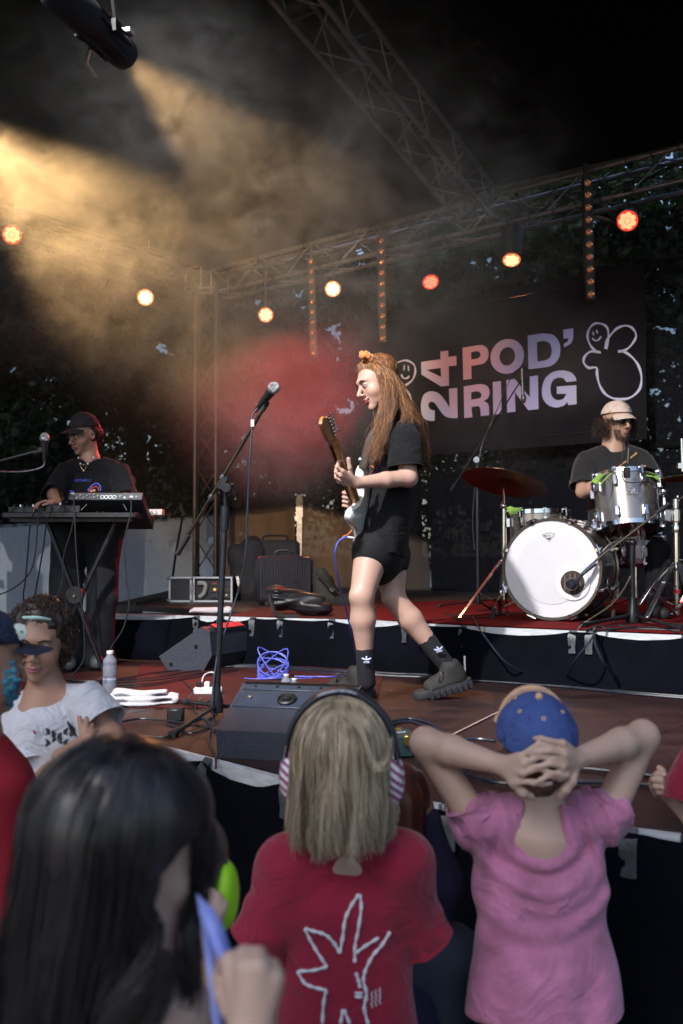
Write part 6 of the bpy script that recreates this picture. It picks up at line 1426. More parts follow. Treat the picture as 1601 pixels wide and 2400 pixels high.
for i in range(11):
    a_ = 2 * PI * i / 11; c_ = P(859, 835, 4.77); B_.ell(c_ + V((math.cos(a_) * .024, math.sin(a_) * .024, .006 * math.sin(3 * a_) + math.cos(a_) * -.008)), (.013, .013, .017), k=.006)
blob_obj('scrunchie', B_, scr, t, .0035, .0035, lambda Pt: vnoise(Pt, 120, 2) * .002, 1)

# ---------------------------------------------------------------- the guitar
gb, gh = P(852, 1208, 4.84), P(778, 1002, 4.40)
gd = (gh - gb).normalized(); gn = V((-.84, .50, -.05)); gn = (gn - gd * gn.dot(gd)).normalized(); gs = -gd.cross(gn).normalized()
gt = thing('electric_guitar', 'white electric guitar with maple neck hanging from the singer', 'guitar', gb)
gw = mat('guitar_white', (.74, .73, .69), .16, var=.03, coat=.8)
gp = lambda x, y, z=0: gb + gd * x + gs * y + gn * z
out_ = smoothpath([V((-.20, .0, 0)), V((-.195, .09, 0)), V((-.14, .155, 0)), (V((-.05, .14, 0))), V((.02, .115, 0)), V((.09, .135, 0)), V((.17, .155, 0)), V((.215, .13, 0)), V((.20, .09, 0)), V((.15, .06, 0)), V((.12, .035, 0)), V((.12, -.035, 0)), V((.14, -.065, 0)), V((.16, -.11, 0)), V((.15, -.15, 0)), V((.08, -.135, 0)), V((.0, -.115, 0)), V((-.08, -.14, 0)), V((-.15, -.165, 0)), V((-.195, -.10, 0)), V((-.20, 0, 0))], 4)[:-1]
mb = MB(); n_ = len(out_); lay = [(.94, -.021), (.99, -.014), (1, 0), (.99, .014), (.94, .021)]
vs = [gp(p.x * k_, p.y * k_, z_) for k_, z_ in lay for p in out_]; fs = [(i * n_ + j, i * n_ + (j + 1) % n_, (i + 1) * n_ + (j + 1) % n_, (i + 1) * n_ + j) for i in range(4) for j in range(n_)]
vs += [gp(0, 0, -.022), gp(0, 0, .022)]; fs += [(len(vs) - 2, (j + 1) % n_, j) for j in range(n_)] + [(len(vs) - 1, 4 * n_ + j, 4 * n_ + (j + 1) % n_) for j in range(n_)]
mb.add(vs, fs); mb.build('body', gw, gt)
mp_ = mat('maple', (.38, .17, .055), .25, var=.25, vscale=3, stretch=(6, 6, 1), coat=.6)
NL = (gh - gb).length - .09
mb = MB(); nk = [gp(.10 + (NL - .10) * i / 8, 0, .012) for i in range(9)]; mb.tube(nk, [.028, .0275, .027, .026, .025, .024, .023, .0225, .022], 12, flat=.8); mb.build('neck', mp_, gt)
mb = MB(); mb.box(gp((.08 + NL) / 2, 0, .030), (NL - .06, .046, .006), ax=(gd, gs, gn)); fb = mb.build('fretboard', mat('rosewood', (.05, .025, .015), .4), gt)
for i in range(16):
    mb = MB(); mb.box(gp(NL - .02 - (NL - .12) * (1 - .92 ** i) / (1 - .92 ** 16), 0, .0335), (.002, .045, .002), ax=(gd, gs, gn)); mb.build('fret', M['steel'], fb)
hp = [(NL - .005, -.021), (NL + .02, -.03), (NL + .06, -.045), (NL + .12, -.055), (NL + .16, -.05), (NL + .17, -.03), (NL + .165, -.008), (NL + .145, .0), (NL + .14, .018), (NL + .03, .028), (NL - .005, .021)]
gsx = 1
mb = MB(); mb.prism([gp(x, y * gsx, .012) for x, y in hp], gn * .015); mb.build('headstock', mp_, gt)
for i in range(6):
    x = NL + .03 + i * .021; mb = MB(); mb.tube([gp(x, .020, .004), gp(x, .040, .004)], .003, 6); mb.ell(gp(x, .046, .004), (.0075, .0075, .005), ax=(gd, gs, gn), n=10, m=6); mb.box(gp(x, .016, .006), (.012, .018, .010), ax=(gd, gs, gn), bev=.002); mb.tube([gp(x, .016, .02), gp(x, .016, .040)], .003, 6); mb.build('tuning_peg', M['chrome'], gt)
for i in range(6):
    y_ = -.018 + i * .0072; mb = MB(); mb.tube([gp(-.09, y_ * 1.4, .032), gp(NL, y_, .038), gp(NL + .03 + i * .021, .016, .034)], .0007, 4); mb.build('string', M['steel'], gt)
mb = MB(); mb.prism([gp(p.x * .72 - .01, p.y * .72, .0225) for p in out_], gn * .002); mb.build('pickguard', mat('pickguard', (.6, .58, .52), .3), gt)
for x in (-.03, .03, .085): mb = MB(); mb.box(gp(x, 0, .029), (.016, .08, .010), ax=(gd, gs, gn), bev=.003); mb.build('pickup', M['white'], gt)
mb = MB(); mb.box(gp(-.09, 0, .028), (.03, .085, .014), ax=(gd, gs, gn), bev=.003); mb.build('bridge', M['chrome'], gt)
mb = MB(); mb.tube([gp(-.08, -.03, .04), gp(-.02, -.055, .06), gp(.0, -.06, .055)], .003, 6); mb.build('tremolo_arm', M['chrome'], gt)
strapm = mat('strap_leather', (.07, .06, .055), .55, var=.2, bump=.3)
strap_pts = smoothpath([gp(.21, .11, -.012), P(858, 1062, 4.72), P(872, 1020, 4.70), P(905, 985, 4.74), P(940, 980, 4.84), P(965, 1010, 5.0), P(975, 1080, 5.08)], 6)
mb = MB(); rows = []
for i, p in enumerate(strap_pts):
    d_ = (strap_pts[min(i + 1, len(strap_pts) - 1)] - strap_pts[max(i - 1, 0)]).normalized(); w_ = d_.cross(V((-.5, -.8, .3))).normalized() * .022; rows.append([p - w_ + V((0, -.012, 0)), p + w_ + V((0, -.012, 0))])
mb.sheet(rows); o = mb.build('guitar_strap', strapm); so = o.modifiers.new('t', 'SOLIDIFY'); so.thickness = .004; tag(o, 'dark grey strap running from the guitar horn over the singer\'s shoulder', 'strap')
mb = MB(); mb.lathe([(.010, 0), (.010, .006), (.004, .009)], P(844, 1078, 4.66), V((-.3, -1, 0)), 14); mb.build('strap_button', M['chrome'], gt)
jk = P(836, 1262, 4.84)
mb = MB(); mb.tube([P(838, 1250, 4.84), P(834, 1262, 4.83), P(829, 1272, 4.83)], [.010, .007, .005], 8); mb.build('jack_plate', M['white'], gt)
mb = MB(); mb.tube([P(829, 1261, 4.8), P(815, 1259, 4.79)], .006, 8); tag(mb.build('jack_plug', M['white']), 'white jack plug at the bottom of the guitar', 'plug')
cable('blue braided guitar cable falling from the guitar to the floor', [P(815, 1259, 4.79), P(802, 1262, 4.78), P(790, 1275, 4.78), P(785, 1300, 4.78), P(788, 1335, 4.8), P(800, 1390, 4.9), P(814, 1440, 5.0), P(826, 1500, 5.2), G(835, 1565, DECK) + V((0, 0, .01)), G(790, 1588, DECK) + V((0, 0, .01)), G(740, 1590, DECK) + V((0, 0, .01)), G(690, 1590, DECK) + V((0, 0, .012))], .0042, M['blue_cable'], 8)
mb = MB(); mb.tube([P(828, 1240, 4.84), P(815, 1253, 4.82), P(803, 1258, 4.82)], .0032, 6); tag(mb.build('cable_loop', mat('orange_cable', (.6, .16, .06), .5)), 'short orange lead looping at the guitar socket', 'cable')

# ================================================================ the keyboard player
sk_mid = skin('tan', (.42, .23, .16))
t = thing('person', 'keyboard player in black cap, necklace and loose black printed T-shirt', 'person', G(200, 1562, DECK)); Yk = 6.2
Hk = Head(P(196, 1019, Yk), (-.58, -.76, -.30), (0, -.1, 1), 1.0)
B_ = Blob(); nb = P(212, 1082, Yk + .03); Hk.add(B_, nb, .052)
B_.cone(nb, nb + V((0, 0, -.06)), .06, .09, .03)
sL, eL, wL = P(158, 1102, 6.15), P(124, 1158, 6.02), P(136, 1180, 5.86)
sR, eR, wR = P(278, 1100, 6.2), P(300, 1165, 6.1), P(262, 1186, 5.98)
for s_, e_, w_ in ((sL, eL, wL), (sR, eR, wR)): B_.chain([s_, e_], [.036, .036], .02); B_.chain([e_, w_], [.038, .026], .015)
hand(B_, wL, (-.85, -.45, .10), (0, -.1, -1), 1.0, (.5, .55, .55, .6), .5, 1); hand(B_, wR, (-.6, -.6, -.1), (0, 0, -1), 1.0, (.4,) * 4, .5, 1)
blob_obj('body', B_, sk_mid, t, .008, .004)
Hk.face(t, lips=(.30, .10, .09), look=(0, -.6), brow=(.02, .012, .01))
B_ = Blob(); B_.cone(P(210, 1105, Yk), P(206, 1150, Yk), (.175, .095), (.20, .12), .04, xd=V((1, .1, 0))); B_.cone(P(206, 1150, Yk), P(206, 1262, Yk), (.205, .12), (.215, .13), .03, xd=V((1, .1, 0)))
B_.cone(P(195, 1085, Yk), sL + V((.02, .0, -.01)), .05, .062, .05); B_.cone(P(225, 1085, Yk), sR + V((-.02, 0, -.01)), .05, .062, .05); B_.cone(sL + V((.02, .0, -.01)), sL.lerp(eL, .5), .062, .07, .03); B_.cone(sR + V((-.02, 0, -.01)), sR.lerp(eR, .5), .062, .07, .03); B_.cone(nb + V((0, -.02, .03)), nb + V((0, 0, -.005)), .078, .066, .01, '-'); B_.cut(P(206, 1243, Yk), (0, 0, -1))
shk = blob_obj('t_shirt', B_, M['blackcotton'], t, .008, .008, drape(.016, seed=12, sc=6), 1)
sleeve(t, [sL.lerp(eL, .0), eL + V((.01, 0, .0)), eL.lerp(wL, .25)], [.066, .076, .074], M['blackcotton']); sleeve(t, [sR.lerp(eR, .0), eR + V((-.01, 0, .0)), eR.lerp(wR, .25)], [.066, .076, .074], M['blackcotton'])
B_ = Blob(); hL, hR = P(165, 1250, Yk), P(245, 1250, Yk); B_.cone(hL + V((0, 0, .05)), hR + V((0, 0, .05)), .125, .125, .03)
kL_, kR_ = P(155, 1400, Yk - .05), P(240, 1400, Yk - .02); fL, fR = P(165, 1545, Yk - .05), P(228, 1545, Yk)
B_.chain([hL, kL_, fL], [.12, .105, .085], .02); B_.chain([hR, kR_, fR], [.12, .105, .09], .02)
blob_obj('trousers', B_, mat('black_denim', (.010, .011, .016), .85, var=.3, bump=.2, bscale=200), t, .010, .010, drape(.018, seed=14, sc=6, ani=(1, 1, .5)), 1)
for f_, lab in ((fL, 0), (fR, 1)):
    B_ = Blob(); g_ = V((f_.x, f_.y, DECK)); B_.cone(g_ + V((0, 0, .045)), g_ + V((.04, -.17, .04)), .045, .04, .02); blob_obj('shoe', B_, mat('grey_shoe', (.08, .09, .10), .6, var=.2), t, .008, .008)
# cap
def cap(t, H, crown, brim, col, tilt=0, brimdir=None, button=None, eyelet=None, sz=1.0, brimlen=.07, brimdroop=.25, front=None, zc=.028):
    S = H.s * sz; cm = col; B_ = Blob(); B_.ell(H.p(0, -.012, zc), (.090 * S, .108 * S, .100 * S), H.ax, .01); B_.cut(H.p(0, 0, zc + .012), -(H.u - H.f * .12)); B_.ell(H.p(0, -.012, zc), (.084 * S, .100 * S, .093 * S), H.ax, .003, '-')
    o = blob_obj('cap', B_, cm, t, .005, .005, lambda Pt: vnoise(Pt, 40, 6) * .0015, 1)
    if brim is not None:
        rows = []; bd = H.f if brimdir is None else brimdir
        for i in range(7):
            a_ = -1.05 + 2.1 * i / 6; row = []
            for j in range(5):
                q = j / 4; rad = .100 + brimlen * q * (math.cos(a_ * 1.1)) ** .6; x = math.sin(a_) * (.086 + .012 * q) ; y = math.cos(a_) * .094 + brimlen * q * math.cos(a_ * .9) ; z = zc + .018 - (math.sin(a_) ** 2) * .026 - brimdroop * q * brimlen
                row.append(H.p(x * sz, (y - .006) * sz, z))
            rows.append(row)
        mb = MB(); mb.sheet(rows); b = mb.build('cap_brim', brim, t, sharp=0); so = b.modifiers.new('t', 'SOLIDIFY'); so.thickness = .004; sb = b.modifiers.new('s', 'SUBSURF'); sb.levels = 1; sb.render_levels = 1
    if button is not None: mb = MB(); mb.ell(H.p(0, -.012, zc + .101 * sz), .009, n=10, m=6); mb.build('cap_button', button, t)
    if eyelet is not None:
        for i in range(6):
            a_ = 2 * PI * i / 6 + .5; th_ = .62; mb = MB(); d_ = (H.r * (math.sin(th_) * math.cos(a_)) + H.f * (math.sin(th_) * math.sin(a_)) + H.u * math.cos(th_)); mb.torus(H.p(math.sin(th_) * math.cos(a_) * .090 * sz, -.012 + math.sin(th_) * math.sin(a_) * .108 * sz, zc + math.cos(th_) * .100 * sz), d_, .004, .0016, 10, 5); mb.build('eyelet', eyelet, t)
    return o
capk = mat('cap_black', (.020, .012, .016), .85, var=.2, bump=.2, bscale=200)
cap(t, Hk, capk, capk, capk, sz=1.0, button=capk, zc=.040)
mb = MB(); mb.box(Hk.p(.022, .077, .092), (.024, .004, .026), ax=(Hk.r, (Hk.f + Hk.u * .45).normalized(), (Hk.u - Hk.f * .45).normalized())); mb.build('cap_patch', M['white'], t)
hk = hairmat('black_hair', (.008, .006, .006), (.025, .016, .014))
B_ = Blob(); B_.ell(Hk.p(0, -.035, .015), (.083, .088, .085), Hk.ax, .01); B_.ell(Hk.p(0, -.11, -.02), (.035, .04, .04), Hk.ax, .02); B_.ell(Hk.p(0, .07, -.03), (.1, .08, .07), Hk.ax, .01, '-'); B_.ell(Hk.p(.08, -.005, -.004), (.02, .022, .034), Hk.ax, .004, '-'); blob_obj('hair', B_, hk, t, .006, .006, lambda Pt: vnoise(Pt, 45, 3) * .006)
cu = []
for i in range(60):
    c_ = Hk.p(RNG.uniform(-.03, .04), -.12 + RNG.normal() * .015, -.02 + RNG.normal() * .03); ph = RNG.random() * 6; cu.append([list(c_ + V((math.cos(ph + q * .7) * .012, math.sin(ph + q * .7) * .012, -q * .003))) for q in range(12)])
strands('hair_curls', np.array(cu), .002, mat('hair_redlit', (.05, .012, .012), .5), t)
gold = mat('gold_chain', (.8, .6, .3), .25, metal=1, var=.1); pearl = mat('pearl', (.8, .78, .75), .2)
mb = MB(); nk_ = smoothpath([P(184, 1070, Yk - .04), P(187, 1087, Yk - .115), P(196, 1102, Yk - .13), P(206, 1087, Yk - .115), P(219, 1068, Yk - .05)], 5); mb.tube(nk_, .0012, 4); mb.tube(smoothpath([P(187, 1080, Yk - .10), P(196, 1090, Yk - .12), P(207, 1080, Yk - .10)], 4), .001, 4); mb.build('necklace', gold, t)
for (x, y) in ((184, 1073), (188.5, 1087), (196.5, 1103), (206, 1087), (219, 1072)): mb = MB(); mb.ell(P(x, y, Yk - .135), .0055, n=8, m=6); mb.build('bead', pearl, t)
mb = MB(); mb.torus(Hk.p(.080, -.008, -.045), Hk.r, .009, .0015, 12, 5); mb.ell(Hk.p(.082, -.008, -.038), .004, n=8, m=5); mb.build('earring', M['chrome'], t)
pb_ = mat('print_blue2', (.10, .16, .75), .6); ltr = []
def txt_strokes(s_, x0, y0, w, h, gap, sl=0):
    F_ = {'R': [[(0, 1), (0, 0), (.9, 0), (.9, .5), (0, .5)], [(.4, .5), (1, 1)]], 'O': [[(0, 0), (1, 0), (1, 1), (0, 1), (0, 0)]], 'S': [[(1, 0), (0, 0), (0, .5), (1, .5), (1, 1), (0, 1)]], 'H': [[(0, 0), (0, 1)], [(1, 0), (1, 1)], [(0, .5), (1, .5)]], 'A': [[(0, 1), (0, 0), (1, 0), (1, 1)], [(0, .55), (1, .55)], [(.3, -.3), (.5, -.5), (.7, -.3)]], 'N': [[(0, 1), (0, 0), (1, 1), (1, 0)]], 'I': [[(.5, 0), (.5, 1)], [(.1, 0), (.9, 0)], [(.1, 1), (.9, 1)]],
          'B': [[(0, 0), (0, 1), (1, 1), (1, .5), (0, .5)], [(0, 0), (.9, 0), (.9, .5)]], '1': [[(.5, 0), (.5, 1)]], '5': [[(1, 0), (0, 0), (0, .45), (1, .5), (1, 1), (0, 1)]], '9': [[(1, 1), (1, 0), (0, 0), (0, .5), (1, .5)]]}
    out = []
    for i, ch in enumerate(s_):
        for L in F_[ch]: out.append([(x0 + i * (w + gap) + q[0] * w + sl * (1 - q[1]) * h, y0 + q[1] * h) for q in L])
    return out
for L in txt_strokes('ROSHANI', 176, 1123.5, 3.9, 5.2, 1.6, .12):
    decal(t, shk, [(L, .0016)] if len(L) > 1 else [], .0016, pb_, 'shirt_lettering', seg=1)
for L, m_, w_ in (([(142, 1138), (150, 1145), (160, 1150), (175, 1153)], pb_, .006), ([(206, 1150), (216, 1138), (226, 1133), (234, 1138), (236, 1150)], pb_, .006), ([(143, 1146), (152, 1152), (166, 1157)], mat('print_red', (.55, .05, .06), .6), .006), ([(208, 1153), (218, 1143), (228, 1141), (232, 1150)], mat('print_red2', (.55, .05, .06), .6), .006), ([(145, 1153), (148, 1170), (158, 1182)], mat('print_peach', (.75, .42, .22), .6), .014), ([(212, 1152), (224, 1149)], mat('print_peach2', (.75, .42, .22), .6), .010)):
    decal(t, shk, [(L, w_)], w_, m_, 'shirt_print', lift=-.001)

# ================================================================ the drummer
sk_ol = skin('olive', (.50, .31, .22)); Yd = 6.75
t = thing('person', 'drummer in pale cap and sunglasses with dark curls, seated behind the tom', 'person', P(1450, 1400, Yd))
Hd = Head(P(1447, 988, Yd), (.38, -.92, -.12), (0, -.05, 1), 1.08)
B_ = Blob(); nb = P(1438, 1052, Yd + .04); Hd.add(B_, nb, .068); B_.cone(nb, nb + V((0, 0, -.06)), .07, .09, .03)
sL, eL, wL = P(1368, 1078, 6.75), P(1366, 1152, 6.62), P(1425, 1132, 6.40); sR, eR, wR = P(1512, 1078, 6.72), P(1535, 1150, 6.6), P(1500, 1135, 6.38)
for s_, e_, w_ in ((sL, eL, wL), (sR, eR, wR)): B_.chain([s_, e_], [.05, .045], .02); B_.chain([e_, e_.lerp(w_, .4), w_], [.044, .045, .03], .015)
hand(B_, wL, (.6, -.8, 0), (.5, .3, -.6), 1.0, (1.1, 1.2, 1.2, 1.2), .7, 1); hand(B_, wR, (-.4, -.9, 0), (-.5, .3, -.6), 1.0, (1.1, 1.2, 1.2, 1.2), .7, -1)
blob_obj('body', B_, sk_ol, t, .008, .004); Hd.face(t, lips=(.42, .18, .16), brows=False)
shd = mat('washed_black', (.013, .011, .012), .9, var=.2, bump=.25, bscale=300, sheen=.15)
B_ = Blob(); B_.cone(P(1440, 1082, Yd + .01), P(1440, 1130, Yd), (.19, .10), (.20, .13), .04, xd=X1); B_.cone(P(1440, 1130, Yd), P(1447, 1275, Yd), (.20, .13), (.19, .14), .03, xd=X1)
B_.cone(P(1420, 1054, Yd), sL + V((.02, 0, 0)), .05, .068, .05); B_.cone(P(1460, 1054, Yd), sR + V((-.02, 0, 0)), .05, .068, .05); B_.cone(nb + V((0, -.03, .03)), nb + V((0, -.01, -.015)), .085, .072, .01, '-'); 
sleeve(t, [sL + V((.02, 0, 0)), sL.lerp(eL, .5), sL.lerp(eL, .85)], [.07, .080, .084], shd); sleeve(t, [sR + V((-.02, 0, 0)), sR.lerp(eR, .5), sR.lerp(eR, .85)], [.07, .080, .084], shd)
shdr = blob_obj('t_shirt', B_, shd, t, .008, .008, drape(.014, seed=22, sc=6), 1)
for L in txt_strokes('ROS', 1433, 1094.5, 4, 5, 1.4): decal(t, shdr, [(L, .0018)], .0018, pb_, 'shirt_lettering', seg=1)
B_ = Blob(); hL, hR = P(1415, 1275, Yd), P(1475, 1275, Yd); B_.cone(hL, hR, .12, .12, .03); kL_, kR_ = P(1385, 1285, 6.25), P(1540, 1290, 6.2); fL, fR = P(1395, 1420, 6.35), P(1535, 1430, 6.2); B_.chain([hL, kL_, fL], [.10, .08, .055], .02); B_.chain([hR, kR_, fR], [.10, .08, .055], .02)
blob_obj('trousers', B_, M['blackjersey'], t, .011, .011, drape(.01, seed=25), 1)
for f_ in (fL, fR): B_ = Blob(); g_ = V((f_.x, f_.y, RISER)); B_.cone(g_ + V((0, 0, .045)), g_ + V((0, -.17, .035)), .045, .04, .02); blob_obj('shoe', B_, M['rubber'], t, .01, .01)
s = thing('drum_stool', 'round black stool under the drummer', 'stool', (P(1445, 1300, Yd).x, Yd, RISER)); mb = MB(); mb.lathe([(.17, -.07), (.18, -.04), (.17, 0)], V((P(1445, 1300, Yd).x, Yd, P(1445, 1300, Yd).z - .02)), V((0, 0, 1)), 24); mb.build('seat', M['black'], s)
mb = MB(); mb.tube([V((P(1445, 1300, Yd).x, Yd, P(1445, 1300, Yd).z - .08)), V((P(1445, 1300, Yd).x, Yd, RISER + .1))], .02, 10); mb.build('post', M['chrome'], s); stand_base(s, V((P(1445, 1300, Yd).x, Yd, 0)), RISER, .25, .25)
cpd = mat('cap_pink', (.66, .50, .42), .85, var=.06, bump=.2, bscale=200)
cap(t, Hd, cpd, cpd, cpd, sz=1.0, brimlen=.062, zc=.034, brimdroop=.5)
mb = MB(); mb.box(Hd.p(-.02, -.135, .02), (.02, .05, .022), ax=Hd.ax); mb.build('cap_strap', cpd, t)
mb = MB(); mb.ell(Hd.p(-.02, .092, .082), (.012, .003, .006), ax=Hd.ax, n=8, m=6); mb.build('cap_emblem', mat('emblem_blue', (.08, .16, .25), .6), t)
cu = []; 
for i in range(1100):
    sd_ = RNG.choice([-1, 1]); a_ = RNG.uniform(.35, 2.4) * sd_; zz = RNG.uniform(-.085, .03); rr_ = .085 + RNG.random() * (.050 - .15 * max(0, zz)); c_ = Hd.p(math.sin(a_) * rr_, math.cos(a_) * rr_ * 1.05 - .02, zz - .01); ph = RNG.random() * 6; w1, w2 = RNG.normal(size=3), RNG.normal(size=3); w1 /= np.linalg.norm(w1); w2 -= w1 * (w1 @ w2); w2 /= np.linalg.norm(w2); R__ = RNG.uniform(.006, .013)
    if math.cos(a_) > .55 and zz < .0: continue
    cu.append([list(np.array(c_) + R__ * (w1 * math.cos(ph + q * .75) + w2 * math.sin(ph + q * .75)) + np.array([0, 0, -q * .0016])) for q in range(11)])
hcur = hairmat('dark_curls', (.010, .005, .004), (.045, .018, .011)); strands('hair', np.array(cu), .0017, hcur, t)
cu = []
for i in range(700):
    a_ = RNG.uniform(-1.35, 1.35); zz = RNG.uniform(-.112, -.050); fwd = .088 * math.cos(a_); x = .062 * math.sin(a_) * (1 - .45 * max(0, (-zz - .07) / .05)); y = .028 + .062 * math.cos(a_) * (1 if abs(a_) > .5 or zz < -.075 else 1)
    if abs(a_) < .6 and -.074 < zz < -.046: continue
    b0_ = Hd.p(x, y + .006, zz); cu.append([list(b0_ + (Hd.f * math.cos(a_) + Hd.r * math.sin(a_)) * (q * .0016) - Hd.u * (q * .0022) + V(RNG.normal(size=3) * .0006)) for q in range(5)])
for i in range(120): x = RNG.uniform(-.022, .022); b0_ = Hd.p(x, .094 - abs(x) * .35, -.0475 - abs(x) * .12); cu.append([list(b0_ + Hd.f * (q * .001) - Hd.u * (q * .0014)) for q in range(5)])
strands('beard', np.array(cu), .0011, hcur, t)
gl = mat('sunglass_lens', (.004, .004, .005), .06, var=0, coat=1)
for q in (-1, 1):
    mb = MB(); mb.ell(Hd.p(q * .032, .098, .001), (.026, .006, .021), ax=Hd.ax, n=18, m=8); mb.build('sunglass_lens', gl, t)
mb = MB(); mb.tube([Hd.p(-.01, .103, .008), Hd.p(.01, .103, .008)], .003, 6)
for q in (-1, 1): mb.tube([Hd.p(q * .055, .096, .008), Hd.p(q * .078, .0, .008)], .0028, 6)
mb.build('sunglass_frame', M['black'], t)
woodm = mat('drumstick_wood', (.50, .26, .10), .4, var=.15)
mb = MB(); mb.tube([P(1437, 1106, 6.3), P(1491, 1063, 6.2)], [.0075, .0075, .005], 8); mb.ell(P(1491, 1063, 6.2), (.006, .006, .009), n=8, m=6); tag(mb.build('drumstick', woodm), 'wooden drumstick pointing up to the right over the tom', 'drumstick')
mb = MB(); mb.tube([P(1500, 1140, 6.36), P(1511, 1094, 6.1)], .0065, 8); mb.ell(P(1511, 1093, 6.1), .008, n=8, m=6); tag(mb.build('drumstick', woodm), 'second drumstick with only its tip showing above the tom', 'drumstick')
# ================================================================ children at the stage front
def kid_lower(t, px, Y, m, w=.10, zt=.75, shoe=None, dx=0):
    x = (px - 800.5) / FPX * Y; legs_simple(t, (x - w * .8, Y, zt), (x + w * .8, Y, zt), (x - w + dx, Y, 0.03), (x + w + dx, Y + .05, .03), m, r=.062, shoe=shoe)
jeans = mat('jeans', (.05, .075, .12), .85, var=.3, bump=.3, bscale=300)
sk_kid = skin('child', (.56, .40, .33)); sk_kid2 = skin('child_tan', (.48, .28, .20))

# --- boy in the pink T-shirt, hands folded behind his head
Yb = 2.27
t = thing('person', 'child in faded pink T-shirt and blue cap, hands folded behind the head, elbows out', 'person', (P(1260, 2100, Yb).x, Yb, 0))
Hb = Head(P(1254, 1752, Yb), (0, .93, .30), (0, -.3, .95), .92)
B_ = Blob(); nb = P(1264, 1900, Yb + .01); Hb.add(B_, nb, .050, child=True); B_.cone(nb, P(1266, 1960, Yb), .052, .075, .04)
B_.cone(P(1266, 1960, Yb), P(1270, 2250, Yb), (.11, .06), (.12, .075), .04, xd=X1)
eL, eR = P(998, 1742, Yb + .02), P(1508, 1726, Yb + .02); sL, sR = P(1115, 1925, Yb), P(1425, 1905, Yb); wL, wR = P(1172, 1792, Yb - .11), P(1352, 1778, Yb - .12)
for s_, e_, w_ in ((sL, eL, wL), (sR, eR, wR)):
    B_.cone(P(1266, 1955, Yb), s_, .045, .036, .03); B_.cone(s_, e_, .038, .033, .02); B_.cone(e_, e_.lerp(w_, .35), .033, .035, .02); B_.cone(e_.lerp(w_, .35), w_, .035, .021, .01); B_.ell(e_ + V((0, .01, .006)), .026, k=.015)
# backs of the hands towards the camera, fingers interlaced
Yf = Yb - .165
def hk_(B_, wr, kns, fings, r=.0068, Yk_=Yf):
    for i, k_ in enumerate(kns):
        q = P(k_[0], k_[1], k_[2]); B_.cone(wr.lerp(q, .05), q, .016, .0100, .010); B_.chain([q] + [P(*f_) for f_ in fings[i]], [r + .001, r, r - .0004, r - .001][:len(fings[i]) + 1], .0015)
hk_(B_, wL, [(1222, 1772, Yf + .005), (1228, 1790, Yf + .0), (1226, 1812, Yf + .0), (1215, 1832, Yf + .01)],
    [[(1262, 1745, Yf - .01), (1290, 1752, Yf - .008), (1306, 1756, Yf)], [(1262, 1774, Yf - .012), (1300, 1778, Yf - .010), (1326, 1782, Yf)], [(1262, 1800, Yf - .010), (1296, 1812, Yf - .01), (1330, 1818, Yf)], [(1250, 1832, Yf - .0), (1270, 1838, Yf - .006), (1290, 1836, Yf)]])
hk_(B_, wR, [(1318, 1742, Yf), (1322, 1768, Yf - .003), (1318, 1796, Yf - .003), (1312, 1822, Yf + .005)],
    [[(1288, 1736, Yf - .008), (1268, 1730, Yf - .008), (1254, 1731, Yf + .004)], [(1290, 1760, Yf - .016), (1262, 1762, Yf - .014), (1240, 1766, Yf - .002)], [(1290, 1790, Yf - .016), (1264, 1796, Yf - .014), (1240, 1800, Yf - .002)], [(1284, 1818, Yf - .012), (1268, 1828, Yf - .012), (1250, 1838, Yf - .004)]])
finger(B_, [wL, P(1205, 1835, Yf + .02), P(1225, 1858, Yf + .02), P(1243, 1866, Yf + .03)], .0115, .006); finger(B_, [wR, P(1340, 1830, Yf + .02), P(1326, 1850, Yf + .02), P(1316, 1864, Yf + .03)], .0115, .006)
B_.fine.append((np.array(P(1160, 1880, Yf - .03)), np.array(P(1370, 1720, Yf + .06))))
body = blob_obj('body', B_, sk_kid, t, .007, .0035)
pinkm = mat('washed_pink', (.47, .17, .30), .92, wrinkle=5, var=.22, vscale=9, bump=.25, bscale=300, sheen=.3, color2=(.56, .20, .38))
B_ = Blob(); B_.cone(P(1266, 1975, Yb), P(1268, 2080, Yb), (.140, .075), (.145, .09), .04, xd=X1); B_.cone(P(1268, 2080, Yb), P(1278, 2420, Yb), (.140, .09), (.185, .115), .03, xd=X1)
B_.cone(P(1215, 1925, Yb - .01), P(1325, 1925, Yb - .01), .055, .055, .03); B_.cone(P(1200, 1915, Yb), sL, .048, .060, .04); B_.cone(P(1332, 1912, Yb), sR, .048, .060, .04)
B_.ell(P(1272, 1925, Yb - .07), (.042, .06, .080), k=.012, op='-'); B_.ell(P(1264, 1870, Yb), (.055, .058, .06), k=.012, op='-'); 
B_.cut(P(1278, 2372, Yb), (.02, 0, -1))
pv_ = P(1285, 1930, Yb - .1)
